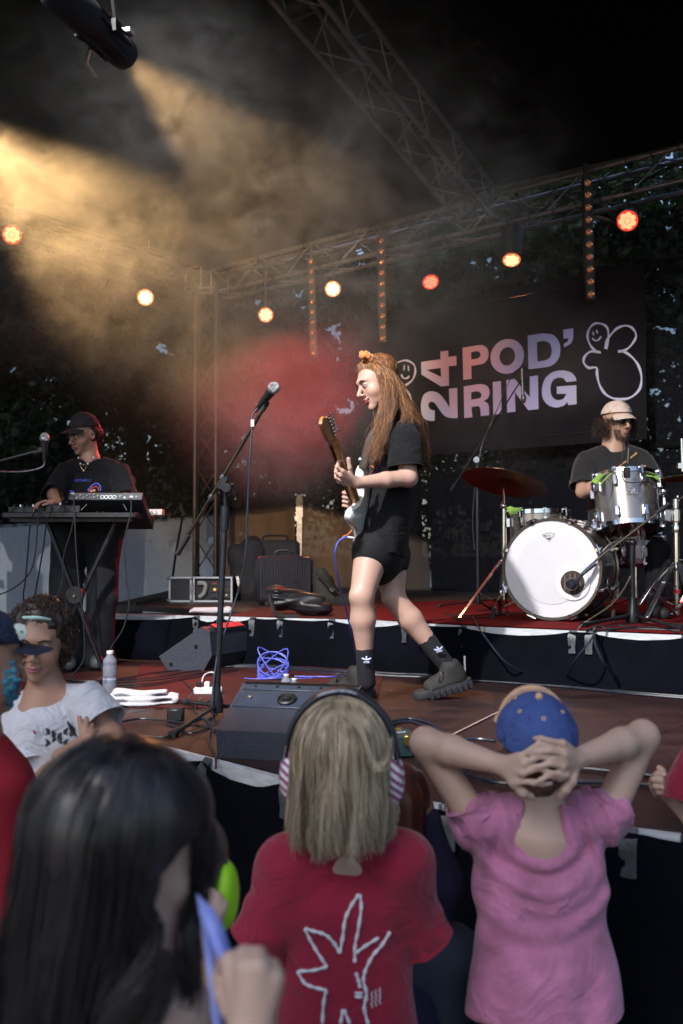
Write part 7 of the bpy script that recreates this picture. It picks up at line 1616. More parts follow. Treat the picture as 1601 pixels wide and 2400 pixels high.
def cowl(Pt):
    dx = Pt[:, 0] - pv_.x; dz = pv_.z - Pt[:, 2]; r = np.sqrt((dx * 1.05) ** 2 + dz ** 2 + 1e-6); ang = np.abs(np.arctan2(dx, dz)); back = np.clip((Yb + .02 - Pt[:, 1]) / .05, 0, 1)
    w = np.exp(-((ang / 1.0) ** 4)) * np.clip((r - .06) / .05, 0, 1) * np.clip((.30 - r) / .16, 0, 1)
    ph = r + .012 * vnoise(Pt, 9, 31); rid = np.sin(ph * 2 * PI / .074) * .6 + np.sin(ph * 2 * PI / .047 + dx * 9) * .35
    side = np.clip((ang - .55) / .5, 0, 1) * np.clip((.30 - r) / .1, 0, 1); vf = np.sin((Pt[:, 0] * 1.0 + .25 * Pt[:, 2]) * 2 * PI / .050 + 2 * vnoise(Pt, 7, 33)) * .45
    low = np.clip((r - .30) / .12, 0, 1); lf = np.sin((dx * 1.2 + .05 * vnoise(Pt, 4, 35)) * 2 * PI / .13) * .35
    return -(rid * w * .012 + vf * side * .014 + lf * low * .014) * back
pt_ = blob_obj('t_shirt', B_, pinkm, t, .0065, .0065, lambda Pt: cowl(Pt) + drape(.006, seed=30, sc=7)(Pt), 0)
sleeve(t, [P(1165, 1925, Yb), P(1120, 1915, Yb), P(1104, 1882, Yb)], [.060, .064, .060], pinkm, amp=.16); sleeve(t, [P(1370, 1915, Yb), P(1412, 1905, Yb), P(1430, 1877, Yb)], [.060, .064, .060], pinkm, amp=.16)
decal(t, pt_, [([(1206, 1905), (1222, 1945), (1250, 1985), (1283, 2010), (1305, 1992), (1320, 1955), (1324, 1925)], .005)], .005, pinkm, 'collar', lift=-.002)
bluec = mat('cap_blue', (.045, .085, .28), .85, var=.12, bump=.25, bscale=300); tanc = mat('cap_tan', (.62, .40, .26), .8, var=.08)
cap(t, Hb, bluec, tanc, bluec, sz=1.12, button=tanc, eyelet=tanc, brimlen=.05, brimdroop=-.1, zc=.030)
B_ = Blob(); B_.ell(Hb.p(0, .034, .032), (.084, .104, .100), Hb.ax, .01); B_.cut(Hb.p(0, .055, .03), -(Hb.f)); blob_obj('cap_front_panel', B_, tanc, t, .005, .005)
mb = MB()
for a_ in (0, PI / 3, 2 * PI / 3, PI): 
    pts = [Hb.p(math.sin(th) * math.cos(a_ - PI / 2) * .0985 * .92 * 1.06, -.012 + math.sin(th) * math.sin(a_ - PI / 2) * .115, .030 + math.cos(th) * .1052) for th in np.linspace(.12, 1.45, 12)]; mb.tube(pts, .0009, 4)
mb.build('cap_seam', mat('cap_seam', (.035, .07, .28), .8), t)
hb_ = hairmat('brown_hair', (.045, .022, .012), (.12, .06, .03))
B_ = Blob(); B_.ell(Hb.p(0, -.030, -.005), (.078, .082, .075), Hb.ax, .01); B_.ell(Hb.p(0, -.05, -.065), (.048, .035, .035), Hb.ax, .02); B_.ell(Hb.p(0, .06, -.05), (.1, .09, .1), Hb.ax, .01, '-'); blob_obj('hair', B_, hb_, t, .006, .006, lambda Pt: vnoise(Pt, 60, 3) * .003)
kid_lower(t, 1270, Yb, jeans, zt=.50)

# --- blonde girl with striped ear defenders
Yg = 2.10
t = thing('person', 'blonde child seen from behind in a red T-shirt with white star-shaped drawing', 'person', (P(810, 2100, Yg).x, Yg, 0))
Hg = Head(P(802, 1772, Yg + .01), (.10, .98, .12), (0, -.12, 1), .95)
B_ = Blob(); nb = P(808, 1900, Yg + .02); Hg.add(B_, nb, .046, child=True); B_.cone(nb, P(810, 1940, Yg + .03), .040, .034, .03); B_.cone(P(810, 2010, Yg + .02), P(815, 2250, Yg), (.09, .045), (.10, .06), .03, xd=X1)
sL, sR = P(680, 2040, Yg + .01), P(940, 2032, Yg + .01); eL, eR = P(628, 2210, Yg + .02), P(968, 2200, Yg + .06); wL, wR = P(665, 2290, Yg + .18), P(960, 2200, Yg + .24)
for s_, e_, w_ in ((sL, eL, wL), (sR, eR, wR)): B_.cone(P(810, 1985, Yg + .02), s_, .06, .045, .04); B_.chain([s_, e_, w_], [.042, .036, .024], .02)
hand(B_, wL, (.3, .8, .2), (0, 0, -1), .8, (.4,) * 4, .5, 1); hand(B_, wR, (-.3, .8, .3), (0, 0, -1), .8, (.4,) * 4, .5, -1)
blob_obj('body', B_, sk_kid, t, .008, .0045)
redc = mat('red_cotton', (.27, .006, .034), .93, wrinkle=6, var=.12, vscale=5, bump=.2, bscale=300, sheen=.25)
B_ = Blob(); B_.cone(P(808, 2030, Yg + .02), P(808, 2120, Yg + .01), (.145, .07), (.160, .09), .04, xd=X1); B_.cone(P(808, 2120, Yg + .01), P(815, 2520, Yg), (.155, .09), (.165, .115), .03, xd=X1)
B_.cone(P(770, 1985, Yg + .02), sL, .045, .062, .05); B_.cone(P(850, 1985, Yg + .02), sR, .045, .062, .05); B_.cone(sL, sL.lerp(eL, .6), .064, .07, .05); B_.cone(sR, sR.lerp(eR, .6), .064, .07, .05)
B_.cone(P(765, 1978, Yg + .01), P(848, 1978, Yg + .01), .060, .060, .03)
gt_ = blob_obj('t_shirt', B_, redc, t, .0065, .0065, lambda Pt: drape(.016, seed=41, sc=5, ani=(1, .7, .35))(Pt) * np.clip((P(0, 1960, Yg).z - Pt[:, 2]) / .1, .1, 1), 1)
sleeve(t, [sL.lerp(eL, .3), sL.lerp(eL, .7), eL + V((-.01, 0, -.0))], [.066, .072, .074], redc, amp=.14); sleeve(t, [sR.lerp(eR, .3), sR.lerp(eR, .7), eR + V((.01, 0, -.0))], [.066, .072, .074], redc, amp=.14)
zg = lambda x, y: (520 + x / 2.8, 1580 + y / 2.8); wpr = mat('shirt_white_print', (.68, .68, .74), .7, var=.12, vscale=60)
for L in ([(900, 1445), (850, 1520), (810, 1610), (795, 1720), (775, 1830)], [(775, 1830), (735, 1765), (680, 1712), (610, 1690), (545, 1670)], [(545, 1670), (580, 1745), (630, 1830), (690, 1920)], [(690, 1920), (600, 1945), (498, 1950)], [(498, 1950), (540, 2025), (600, 2055), (688, 2075)], [(685, 2075), (668, 2160), (660, 2296)], [(905, 1445), (915, 1530), (895, 1680), (875, 1780), (873, 1890)], [(880, 1830), (950, 1780), (1030, 1730)], [(1105, 1690), (1050, 1780), (990, 1850), (945, 1940), (930, 2010), (950, 2100), (935, 2190), (960, 2296)], [(880, 1960), (900, 2020), (908, 2060)], [(795, 2200), (780, 2296)], [(800, 2200), (840, 2296)]):
    decal(t, gt_, [([zg(*p) for p in L], .0042)], .0042, wpr, 'print_stroke')
decal(t, gt_, [([zg(900, 2085), zg(898, 2125)], .009)], .009, wpr, 'print_stroke')
for k in range(3):
    L = [zg(985 + k * 26 + 6 * math.sin(i * 2.1), 2190 - i * 11 - k * 12 + 4 * math.sin(i * 3.3)) for i in range(11)]; decal(t, gt_, [(L, .0013)], .0013, wpr, 'print_scribble', seg=2)
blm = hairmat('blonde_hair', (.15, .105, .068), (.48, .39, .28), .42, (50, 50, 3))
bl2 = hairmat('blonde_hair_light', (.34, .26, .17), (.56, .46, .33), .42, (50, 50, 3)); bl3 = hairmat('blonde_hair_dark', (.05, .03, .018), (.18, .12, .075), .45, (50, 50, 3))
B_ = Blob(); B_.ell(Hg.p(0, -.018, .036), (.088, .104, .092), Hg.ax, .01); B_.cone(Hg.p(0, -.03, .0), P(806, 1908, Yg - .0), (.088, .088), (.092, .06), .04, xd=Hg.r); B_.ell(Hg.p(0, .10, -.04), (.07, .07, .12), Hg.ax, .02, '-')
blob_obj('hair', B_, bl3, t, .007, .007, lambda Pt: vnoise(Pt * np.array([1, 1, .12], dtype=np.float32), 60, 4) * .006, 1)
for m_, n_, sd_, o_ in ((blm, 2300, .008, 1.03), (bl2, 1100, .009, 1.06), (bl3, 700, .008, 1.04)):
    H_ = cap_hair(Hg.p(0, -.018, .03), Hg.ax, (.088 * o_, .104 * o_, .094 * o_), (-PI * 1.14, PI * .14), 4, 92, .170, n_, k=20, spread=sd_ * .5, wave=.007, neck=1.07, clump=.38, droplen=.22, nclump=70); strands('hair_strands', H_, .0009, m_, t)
strands('hair_strands', guide_hair([[P(790, 1665, 1.99), P(840, 1700, 1.975), P(880, 1790, 1.97), P(910, 1775, 1.98), P(915, 1720, 2.0)], [P(795, 1665, 1.99), P(850, 1720, 1.975), P(875, 1800, 1.97), P(905, 1790, 1.98), P(918, 1730, 2.0)]], 14, spread=.004, wave=.001, ends=.02), .0011, bl2, t)
kid_lower(t, 812, Yg, jeans, zt=.44)
e = thing('ear_defenders', 'black headband ear defenders with red, white and blue striped cups on the blonde child', 'ear defenders', Hg.p(0, 0, .13))
arc = [Hg.p(math.sin(a_) * .118, -.005 - .012 * abs(math.sin(a_)), -.005 + math.cos(a_) * .148) for a_ in np.linspace(-1.62, 1.50, 26)]
mb = MB(); rows = [[p + Hg.f * w_ + V((0, 0, 0)) for w_ in (-.014, -.013, .013, .014)] for p in arc]; mb.sheet(rows); hb2 = mb.build('headband', mat('headband_black', (.020, .022, .032), .45, var=.1), e, sharp=0); so = hb2.modifiers.new('t', 'SOLIDIFY'); so.thickness = .012
mb = MB(); pa = [Hg.p(math.sin(a_) * .124, -.02, -.003 + math.cos(a_) * .155) for a_ in np.linspace(-.42, .28, 8)]; mb.tube(pa, .004, 6, flat=2.5); mb.build('headband_print', mat('band_print', (.35, .38, .45), .6, var=.6, vscale=120), e)
cupm = bpy.data.materials.new('striped_cup'); cupm.use_nodes = True; nt = cupm.node_tree; bb = nt.nodes['Principled BSDF']; bb.inputs['Roughness'].default_value = .3
tc = nt.nodes.new('ShaderNodeTexCoord'); mp = nt.nodes.new('ShaderNodeMapping'); mp.inputs['Rotation'].default_value = (.3, .9, .2); nt.links.new(tc.outputs['Object'], mp.inputs[0]); wv = nt.nodes.new('ShaderNodeTexWave'); wv.inputs['Scale'].default_value = 22; wv.inputs['Distortion'].default_value = 1.2; nt.links.new(mp.outputs[0], wv.inputs[0])
rp = nt.nodes.new('ShaderNodeValToRGB'); rp.color_ramp.interpolation = 'CONSTANT'; rp.color_ramp.elements[0].color = (.75, .74, .78, 1); rp.color_ramp.elements[1].position = .55; rp.color_ramp.elements[1].color = (.50, .02, .05, 1); e3 = rp.color_ramp.elements.new(.93); e3.color = (.06, .10, .45, 1)
nt.links.new(wv.outputs['Fac'], rp.inputs[0]); nt.links.new(rp.outputs[0], bb.inputs['Base Color'])
for q in (-1, 1):
    B_ = Blob(); B_.ell(Hg.p(q * .112, -.010, -.045), (.026, .040, .056), Hg.ax, .01); blob_obj('ear_cup', B_, cupm, e, .005, .005)
    mb = MB(); mb.tube([Hg.p(q * .120, -.03, .03), Hg.p(q * .135, -.03, -.045)], .003, 5); mb.build('wire_hinge', M['steel'], e)
# --- near girl with long dark hair
Yn = 1.16
t = thing('person', 'nearest child, long dark hair and blue strap top, turned right holding a folded lilac sheet', 'person', (P(300, 2300, Yn).x, Yn, 0))
Hn = Head(P(300, 1985, Yn), (.74, .62, -.20), (.05, -.1, 1), .93)
B_ = Blob(); nb = P(300, 2230, Yn - .01); Hn.add(B_, nb, .046, child=True); B_.cone(nb, P(290, 2330, Yn), .05, .07, .03)
sR = P(300, 2440, Yn - .05); sL = P(130, 2440, Yn + .02); B_.cone(P(290, 2330, Yn), sR, .055, .045, .04); B_.cone(P(280, 2340, Yn), sL, .055, .045, .04)
B_.cone(P(280, 2400, Yn), P(280, 3000, Yn), (.11, .07), (.11, .08), .04, xd=X1)
eR = P(430, 2760, Yn - .0); wr = P(588, 2440, .98)
B_.chain([sR, eR], [.042, .036], .02); B_.chain([eR, wr], [.036, .026], .015)
ks = [(546, 2285, 1.0), (575, 2268, .985), (608, 2268, .98), (642, 2292, .985)]
fs_ = [[(538, 2252, 1.01), (522, 2270, 1.05), (520, 2310, 1.06)], [(572, 2238, 1.0), (560, 2250, 1.05), (556, 2290, 1.06)], [(604, 2240, 1.0), (590, 2252, 1.05), (588, 2295, 1.06)], [(636, 2268, 1.0), (622, 2276, 1.05), (618, 2310, 1.06)]]
for i in range(4): B_.cone(wr, P(*ks[i]), .018, .0112, .007); B_.chain([P(*ks[i])] + [P(*q) for q in fs_[i]], [.0105, .0095, .0088, .008], .003)
finger(B_, [wr, P(545, 2360, 1.01), P(528, 2330, 1.03), P(518, 2295, 1.05)], .012, .006)
wl = P(520, 2200, 1.22)
B_.fine.append((np.array(P(480, 2450, .95)), np.array(P(670, 2120, 1.08))))
blob_obj('body', B_, sk_kid, t, .008, .004); Hn.face(t, lips=(.40, .15, .14), lash=True)
B_ = Blob(); B_.cone(P(270, 2475, Yn), P(280, 3000, Yn), (.115, .078), (.13, .09), .03, xd=X1); navy = mat('royal_blue', (.014, .022, .16), .85, var=.25, vscale=12); blob_obj('top', B_, navy, t, .01, .01, drape(.006, seed=51), 1)
mb = MB()
for (x0, x1, dy) in ((250, 235, -.06), (255, 225, .05), (170, 160, -.06)): mb.tube(smoothpath([P(x0 - 10, 2500, Yn + dy * 1.2), P((x0 + x1) / 2 + 15, 2345, Yn + dy), P(x1 + 30, 2330, Yn + dy * .3)], 5), .010, 6, flat=2)
mb.build('strap', navy, t)
dk_ = hairmat('dark_hair', (.010, .008, .010), (.034, .028, .030), .33, (40, 40, 2))
B_ = Blob(); B_.ell(Hn.p(0, -.018, .036), (.090, .108, .094), Hn.ax, .01); B_.cone(Hn.p(-.01, -.04, .0), P(120, 2420, Yn + .0), (.082, .080), (.082, .045), .04, xd=Hn.r); B_.ell(Hn.p(.06, .06, -.05), (.06, .075, .075), Hn.ax, .02, '-')
blob_obj('hair', B_, dk_, t, .007, .007, lambda Pt: vnoise(Pt * np.array([1, 1, .1], dtype=np.float32), 55, 4) * .004, 1)
H_ = cap_hair(Hn.p(0, -.018, .03), Hn.ax, (.085, .102, .092), (-PI * 1.25, -PI * .03), 2, 96, .36, 2400, k=22, lean=-.06, spread=.005, wave=.006, neck=1.0, clump=.45, droplen=.2, nclump=60); strands('hair_strands', H_, .0011, dk_, t)
strands('hair_strands', guide_hair([[Hn.p(.05, .03, .10), Hn.p(.07, .05, .02), Hn.p(.066, .07, -.06), P(430, 2180, 1.13), P(420, 2330, 1.12), P(380, 2420, 1.12)], [Hn.p(.03, .05, .105), Hn.p(.048, .085, .03), Hn.p(.046, .095, -.05), P(455, 2160, 1.15), P(455, 2300, 1.14), P(420, 2420, 1.13)]], 160, spread=.006, wave=.004, ends=.05), .0010, dk_, t)
strands('hair_strands', guide_hair([[Hn.p(.06, -.06, .06), Hn.p(.085, -.05, -.01), P(370, 2180, 1.09), P(300, 2300, 1.06), P(230, 2420, 1.05)], [Hn.p(.06, -.02, .07), Hn.p(.088, -.01, .0), Hn.p(.082, -.01, -.09), P(400, 2260, 1.10), P(350, 2430, 1.08)]], 700, spread=.006, wave=.004, ends=.04, clump=.3), .0010, dk_, t)
kid_lower(t, 280, Yn, jeans, zt=.48)
shm = mat('lilac_sheet', (.26, .32, .78), .4, var=.08)
mb = MB(); rows = [[P(462, 2095, 1.10), P(505, 2135, 1.09)], [P(470, 2150, 1.09), P(525, 2180, 1.08)], [P(500, 2225, 1.06), P(545, 2245, 1.06)], [P(548, 2320, .99), P(564, 2312, .99)]]; mb.sheet(rows)
rows = [[P(470, 2160, 1.10), P(492, 2180, 1.10)], [P(488, 2300, 1.07), P(512, 2310, 1.07)], [P(505, 2460, 1.05), P(530, 2470, 1.05)]]; mb.sheet(rows); o = mb.build('folded_sheet', shm); so = o.modifiers.new('t', 'SOLIDIFY'); so.thickness = .003; tag(o, 'folded lilac-blue sheet held up in the nearest child\'s hand', 'sheet')

# --- child with neon green ear defenders, mostly hidden
t = thing('person', 'child in dark top hidden behind the nearest girl, palm on a neon green ear cup', 'person', (P(400, 2300, 1.62).x, 1.62, 0))
Hh = Head(P(412, 2062, 1.62), (.15, .98, 0), (0, 0, 1), .86)
B_ = Blob(); Hh.add(B_, P(412, 2230, 1.62), .045, child=True); B_.cone(P(412, 2270, 1.62), P(412, 2900, 1.62), (.10, .06), (.11, .07), .03, xd=X1)
wr = P(478, 2190, 1.56); B_.chain([P(500, 2300, 1.60), P(560, 2420, 1.58), wr], [.04, .033, .022], .02)
for i, (x, y) in enumerate(((478, 2085), (496, 2090), (512, 2100), (526, 2118))): k_ = P(480 + i * 10, 2145 + i * 3, 1.535); B_.cone(wr, k_, .016, .010, .01); finger(B_, [k_, k_.lerp(P(x, y, 1.53), .5), P(x, y, 1.54)], .0085)
B_.fine.append((np.array(P(450, 2200, 1.5)), np.array(P(545, 2060, 1.6)))); blob_obj('body', B_, sk_kid, t, .008, .004)
B_ = Blob(); B_.cone(P(412, 2330, 1.62), P(412, 2900, 1.62), (.13, .08), (.13, .09), .03, xd=X1); B_.cone(P(480, 2310, 1.6), P(555, 2410, 1.58), .05, .045, .03); blob_obj('top', B_, mat('navy_knit', (.012, .014, .030), .9, var=.3), t, .01, .01, drape(.006, seed=61))
B_ = Blob(); B_.ell(Hh.p(0, -.018, .036), (.088, .104, .092), Hh.ax, .01); B_.ell(Hh.p(0, -.04, -.05), (.07, .06, .07), Hh.ax, .03); blob_obj('hair', B_, dk_, t, .008, .008, lambda Pt: vnoise(Pt, 60, 4) * .004)
kid_lower(t, 412, 1.62, jeans, zt=.62)
e = thing('ear_defenders', 'ear defenders with a neon green cup beside the nearest girl\'s face', 'ear defenders', Hh.p(0, 0, .1)); neon = mat('neon_green', (.42, .85, .02), .35, var=.1)
mb = MB(); mb.tube([Hh.p(math.sin(a_) * .104, -.02, math.cos(a_) * .130) for a_ in np.linspace(-1.5, 1.5, 20)], .007, 8); mb.build('headband', mat('band_grey', (.06, .065, .075), .4), e)
for q in (-1, 1): B_ = Blob(); B_.ell(Hh.p(q * .098, -.015, -.018), (.022, .038, .055), Hh.ax, .01); blob_obj('ear_cup', B_, neon, e, .005, .005)

# --- child in navy sleeve behind the blonde girl
Yv = 2.42; t = thing('person', 'child with reddish-brown hair and navy sleeve behind the blonde one, hand raised to face', 'person', (P(960, 2200, Yv).x, Yv, 0))
Hv = Head(P(925, 1900, Yv), (.30, .92, 0), (0, 0, 1), .88); B_ = Blob(); Hv.add(B_, P(928, 2020, Yv), .044, child=True); B_.cone(P(928, 2030, Yv), P(930, 2500, Yv), (.10, .06), (.10, .07), .03, xd=X1)
wr = P(1002, 1915, Yv - .02); B_.chain([P(1040, 2060, Yv - .01), wr], [.034, .023], .015); hand(B_, wr, (-.30, .15, .95), (-.8, .6, 0), .78, (.35, .4, .5, .6), .5, -1); B_.fine.append((np.array(P(960, 1930, Yv - .08)), np.array(P(1010, 1820, Yv + .08))))
blob_obj('body', B_, sk_kid2, t, .008, .004); nvm = mat('navy_cotton', (.020, .018, .060), .9, var=.25, vscale=9, bump=.3, bscale=200)
B_ = Blob(); B_.cone(P(930, 2060, Yv), P(935, 2500, Yv), (.12, .08), (.125, .09), .03, xd=X1); B_.cone(P(985, 2050, Yv), P(1040, 2075, Yv - .01), .05, .05, .03); B_.cone(P(1040, 2075, Yv - .01), P(1008, 1925, Yv - .02), .05, .034, .02); blob_obj('jumper', B_, nvm, t, .007, .007, drape(.010, seed=71, sc=11), 1)
rbh = hairmat('reddish_hair', (.05, .014, .009), (.12, .035, .02)); B_ = Blob(); B_.ell(Hv.p(0, -.018, .036), (.086, .104, .092), Hv.ax, .01); B_.ell(Hv.p(0, -.04, -.04), (.08, .07, .08), Hv.ax, .03); B_.ell(Hv.p(.085, .01, -.03), (.03, .03, .04), Hv.ax, .01, '-'); blob_obj('hair', B_, rbh, t, .007, .007, lambda Pt: vnoise(Pt * np.array([1, 1, .2], dtype=np.float32), 70, 4) * .005)
kid_lower(t, 965, Yv, mat('grey_jeans', (.04, .055, .08), .9), zt=.62)

# --- curly-haired girl in the white T-shirt, arms folded
Yc = 3.0; t = thing('person', 'curly dark-haired child facing us, arms folded, white T-shirt with black scribble print', 'person', (P(90, 1800, Yc).x, Yc, 0))
Hc = Head(P(96, 1500, Yc), (.06, -.96, -.20), (.06, -.05, 1), .98); B_ = Blob(); nb = P(108, 1615, Yc + .02); Hc.add(B_, nb, .045, child=True)
B_.cone(nb, P(100, 1655, Yc + .02), .05, .07, .03); sL, sR = P(38, 1705, Yc + .02), P(196, 1640, Yc + .0); eL, eR = P(85, 1840, Yc - .05), P(262, 1728, Yc - .06); wL, wR = P(196, 1745, Yc - .17), P(140, 1775, Yc - .15)
B_.cone(P(100, 1655, Yc + .02), sL, .05, .042, .04); B_.cone(P(100, 1655, Yc + .02), sR, .05, .042, .04); B_.chain([sL, eL], [.042, .036], .02); B_.chain([sR, eR], [.042, .036], .02); B_.chain([eL, wL], [.034, .024], .015); B_.chain([eR, eR.lerp(wR, .5), wR], [.036, .033, .024], .015)
B_.cone(P(110, 1700, Yc), P(100, 2000, Yc), (.11, .07), (.11, .07), .03, xd=X1)
for i, (x, y) in enumerate(((186, 1682), (203, 1684), (216, 1700), (226, 1712))): k_ = P(196 + i * 6, 1730 - i * 2, Yc - .185); B_.cone(wL, k_, .017, .010, .01); finger(B_, [k_, k_.lerp(P(x, y, Yc - .16), .55), P(x, y, Yc - .155)], .0088)
B_.fine.append((np.array(P(170, 1750, Yc - .2)), np.array(P(235, 1670, Yc - .1))))
blob_obj('body', B_, sk_kid2, t, .008, .0038); Hc.face(t, lips=(.42, .14, .15), look=(.3, -.3))
wtee = mat('white_tee', (.70, .70, .76), .9, wrinkle=8, var=.06, vscale=6, bump=.3, bscale=250, sheen=.2)
B_ = Blob(); B_.cone(P(108, 1690, Yc + .02), P(112, 1740, Yc), (.13, .075), (.145, .09), .04, xd=V((1, 0, .35))); B_.cone(P(112, 1740, Yc), P(100, 2000, Yc), (.15, .09), (.15, .10), .03, xd=X1); B_.cone(P(75, 1662, Yc + .02), sL, .05, .058, .04); B_.cone(P(125, 1642, Yc + .02), sR, .05, .058, .04); B_.cone(P(100, 1655, Yc + .02), P(105, 1700, Yc), .06, .10, .04); B_.ell(P(100, 1612, Yc - .03), (.052, .055, .038), k=.01, op='-')
wt = blob_obj('t_shirt', B_, wtee, t, .007, .007, drape(.012, seed=81, sc=8, ani=(1, 1, .6)), 1)
sleeve(t, [sL.lerp(eL, -.1), sL.lerp(eL, .4), sL.lerp(eL, .75) + V((0, -.01, 0))], [.066, .078, .088], wtee); sleeve(t, [sR.lerp(eR, -.1), sR.lerp(eR, .35), sR.lerp(eR, .68)], [.064, .070, .074], wtee)
scb = mat('scribble_ink', (.02, .02, .03), .8)
for k in range(9):
    x0, y0 = 112 + (k % 5) * 14, 1712 + (k // 5) * 16 + (k % 3) * 5; L = [(x0 + 6 * math.sin(i * 2.4 + k), y0 + 7 * math.cos(i * 1.9 + k * 2) + i * .6) for i in range(9)]; decal(t, wt, [(L, .0012)], .0012, scb, 'scribble_print', seg=3)
for k in range(4): decal(t, wt, [([(158 + k * 5, 1690 + k * 5), (166 + k * 4, 1712 + k * 5)], .0026)], .0026, scb, 'scribble_print')
decal(t, wt, [([(78, 1712), (82, 1716), (79, 1719)], .003)], .003, mat('pink_spot', (.5, .10, .25), .8), 'pink_spot')
cu = []
for i in range(750):
    a_ = RNG.uniform(-PI, PI); el = RNG.uniform(-.9, 1.45); rr_ = .97 + RNG.random() * .12; d_ = Hc.r * (math.cos(el) * math.sin(a_)) + Hc.u * math.sin(el) + Hc.f * (math.cos(el) * math.cos(a_))
    if math.cos(a_) > .45 and el < .72: continue
    c_ = Hc.p(0, -.015, .03) + (Hc.r * (math.cos(el) * math.sin(a_) * .092) + Hc.u * (math.sin(el) * .098) + Hc.f * (math.cos(el) * math.cos(a_) * .100)) * rr_; ph = RNG.random() * 6; R__ = RNG.uniform(.006, .016)
    w1 = RNG.normal(size=3); w1 /= np.linalg.norm(w1); w2 = RNG.normal(size=3); w2 -= w1 * (w1 @ w2); w2 /= np.linalg.norm(w2)
    cu.append([list(np.array(c_) + R__ * (w1 * math.cos(ph + q * .6) + w2 * math.sin(ph + q * .6)) - np.array([0, 0, q * .0035])) for q in range(13)])
cm_ = hairmat('curly_brown_hair', (.016, .009, .007), (.060, .034, .025)); strands('hair_curls', np.array(cu), .0015, cm_, t)
B_ = Blob(); B_.ell(Hc.p(0, -.025, .04), (.088, .098, .090), Hc.ax, .01); B_.ell(Hc.p(0, -.05, -.05), (.085, .06, .07), Hc.ax, .03); B_.ell(Hc.p(0, .085, -.030), (.068, .07, .085), Hc.ax, .015, '-'); blob_obj('hair', B_, cm_, t, .007, .007, lambda Pt: vnoise(Pt, 50, 3) * .008)
mb = MB(); mb.tube(smoothpath([Hc.p(-.045, .080, .090), Hc.p(-.01, .095, .098), Hc.p(.035, .085, .093)], 4), [.003, .0055, .004], 6); mb.build('hair_clip', mat('mint_clip', (.55, .80, .74), .3), t)
kid_lower(t, 100, Yc, jeans, zt=.6)

# --- child in dark visor cap at the left edge
Yp = 2.3; t = thing('person', 'child at the left edge in profile, navy peaked cap, teal face paint and red top', 'person', (P(0, 2100, Yp).x, Yp, 0))
Hp = Head(P(-42, 1556, Yp), (.80, .56, -.12), (0, 0, 1), .95); B_ = Blob(); nb = P(-50, 1720, Yp); Hp.add(B_, nb, .045, child=True); B_.cone(nb, P(-48, 1770, Yp), .046, .040, .03); B_.cone(P(-50, 1880, Yp), P(-50, 2500, Yp), (.09, .05), (.09, .06), .03, xd=X1)
body = blob_obj('body', B_, sk_kid2, t, .007, .004); Hp.face(t)
B_ = Blob(); B_.cone(P(-50, 1870, Yp), P(-50, 2500, Yp), (.125, .085), (.13, .095), .03, xd=X1); B_.cone(P(-70, 1765, Yp), P(-25, 1765, Yp), .05, .05, .04); B_.cone(P(-40, 1785, Yp), P(5, 1840, Yp), .06, .068, .05); B_.cone(P(5, 1840, Yp), P(0, 2150, Yp), .065, .055, .04); blob_obj('t_shirt', B_, mat('deep_red_cotton', (.30, .008, .020), .93, var=.15, bump=.2, bscale=300), t, .008, .008, drape(.010, seed=91, sc=6), 1)
nc = mat('cap_navy', (.018, .026, .060), .85, var=.15, bump=.2, bscale=250); cap(t, Hp, nc, nc, nc, sz=1.0, brimlen=.084, zc=.038, brimdroop=.08)
mb = MB(); bd = (V((.25, -1, .05))).normalized(); mb.lathe([(.020, 0), (.019, .005), (.001, .007)], Hp.p(.050, .062, .085), bd, 24, cap=False); mb.build('cap_badge', mat('badge_pale', (.42, .68, .74), .3, var=.3, vscale=30, color2=(.75, .80, .62)), t)
for (dx, dz) in ((-.006, .003), (.007, .001)): mb = MB(); mb.ell(Hp.p(.050, .062, .085) + bd * .007 + V((dx, 0, dz)), (.002, .0012, .003), n=8, m=5); mb.build('badge_face', ink, t)
hkid = hairmat('dark_brown_hair', (.02, .012, .009), (.06, .035, .025)); B_ = Blob(); B_.ell(Hp.p(0, -.035, .0), (.084, .088, .085), Hp.ax, .01); B_.cone(Hp.p(.02, -.05, -.03), P(-60, 1770, Yp - .05), .050, .03, .03); B_.ell(Hp.p(0, .085, -.03), (.1, .08, .1), Hp.ax, .01, '-'); blob_obj('hair', B_, hkid, t, .007, .007, lambda Pt: vnoise(Pt, 60, 3) * .006)
teal = mat('face_paint', (.03, .22, .30), .5, var=.5, vscale=60, color2=(.10, .35, .50))
for L, w_ in (([(26, 1548), (30, 1575), (32, 1600)], .011), ([(16, 1570), (12, 1600), (16, 1630), (24, 1655)], .011), ([(38, 1590), (40, 1612), (34, 1636)], .010), ([(24, 1585), (26, 1612), (28, 1640)], .012)): decal(t, body, [(L, w_)], w_, teal, 'face_paint', lift=-w_ * .5)
mb = MB(); mb.ell(Hp.p(.078, .0, -.035), .006, n=8, m=6); mb.build('earring', pearl, t)
kid_lower(t, -20, Yp, jeans, zt=.5)

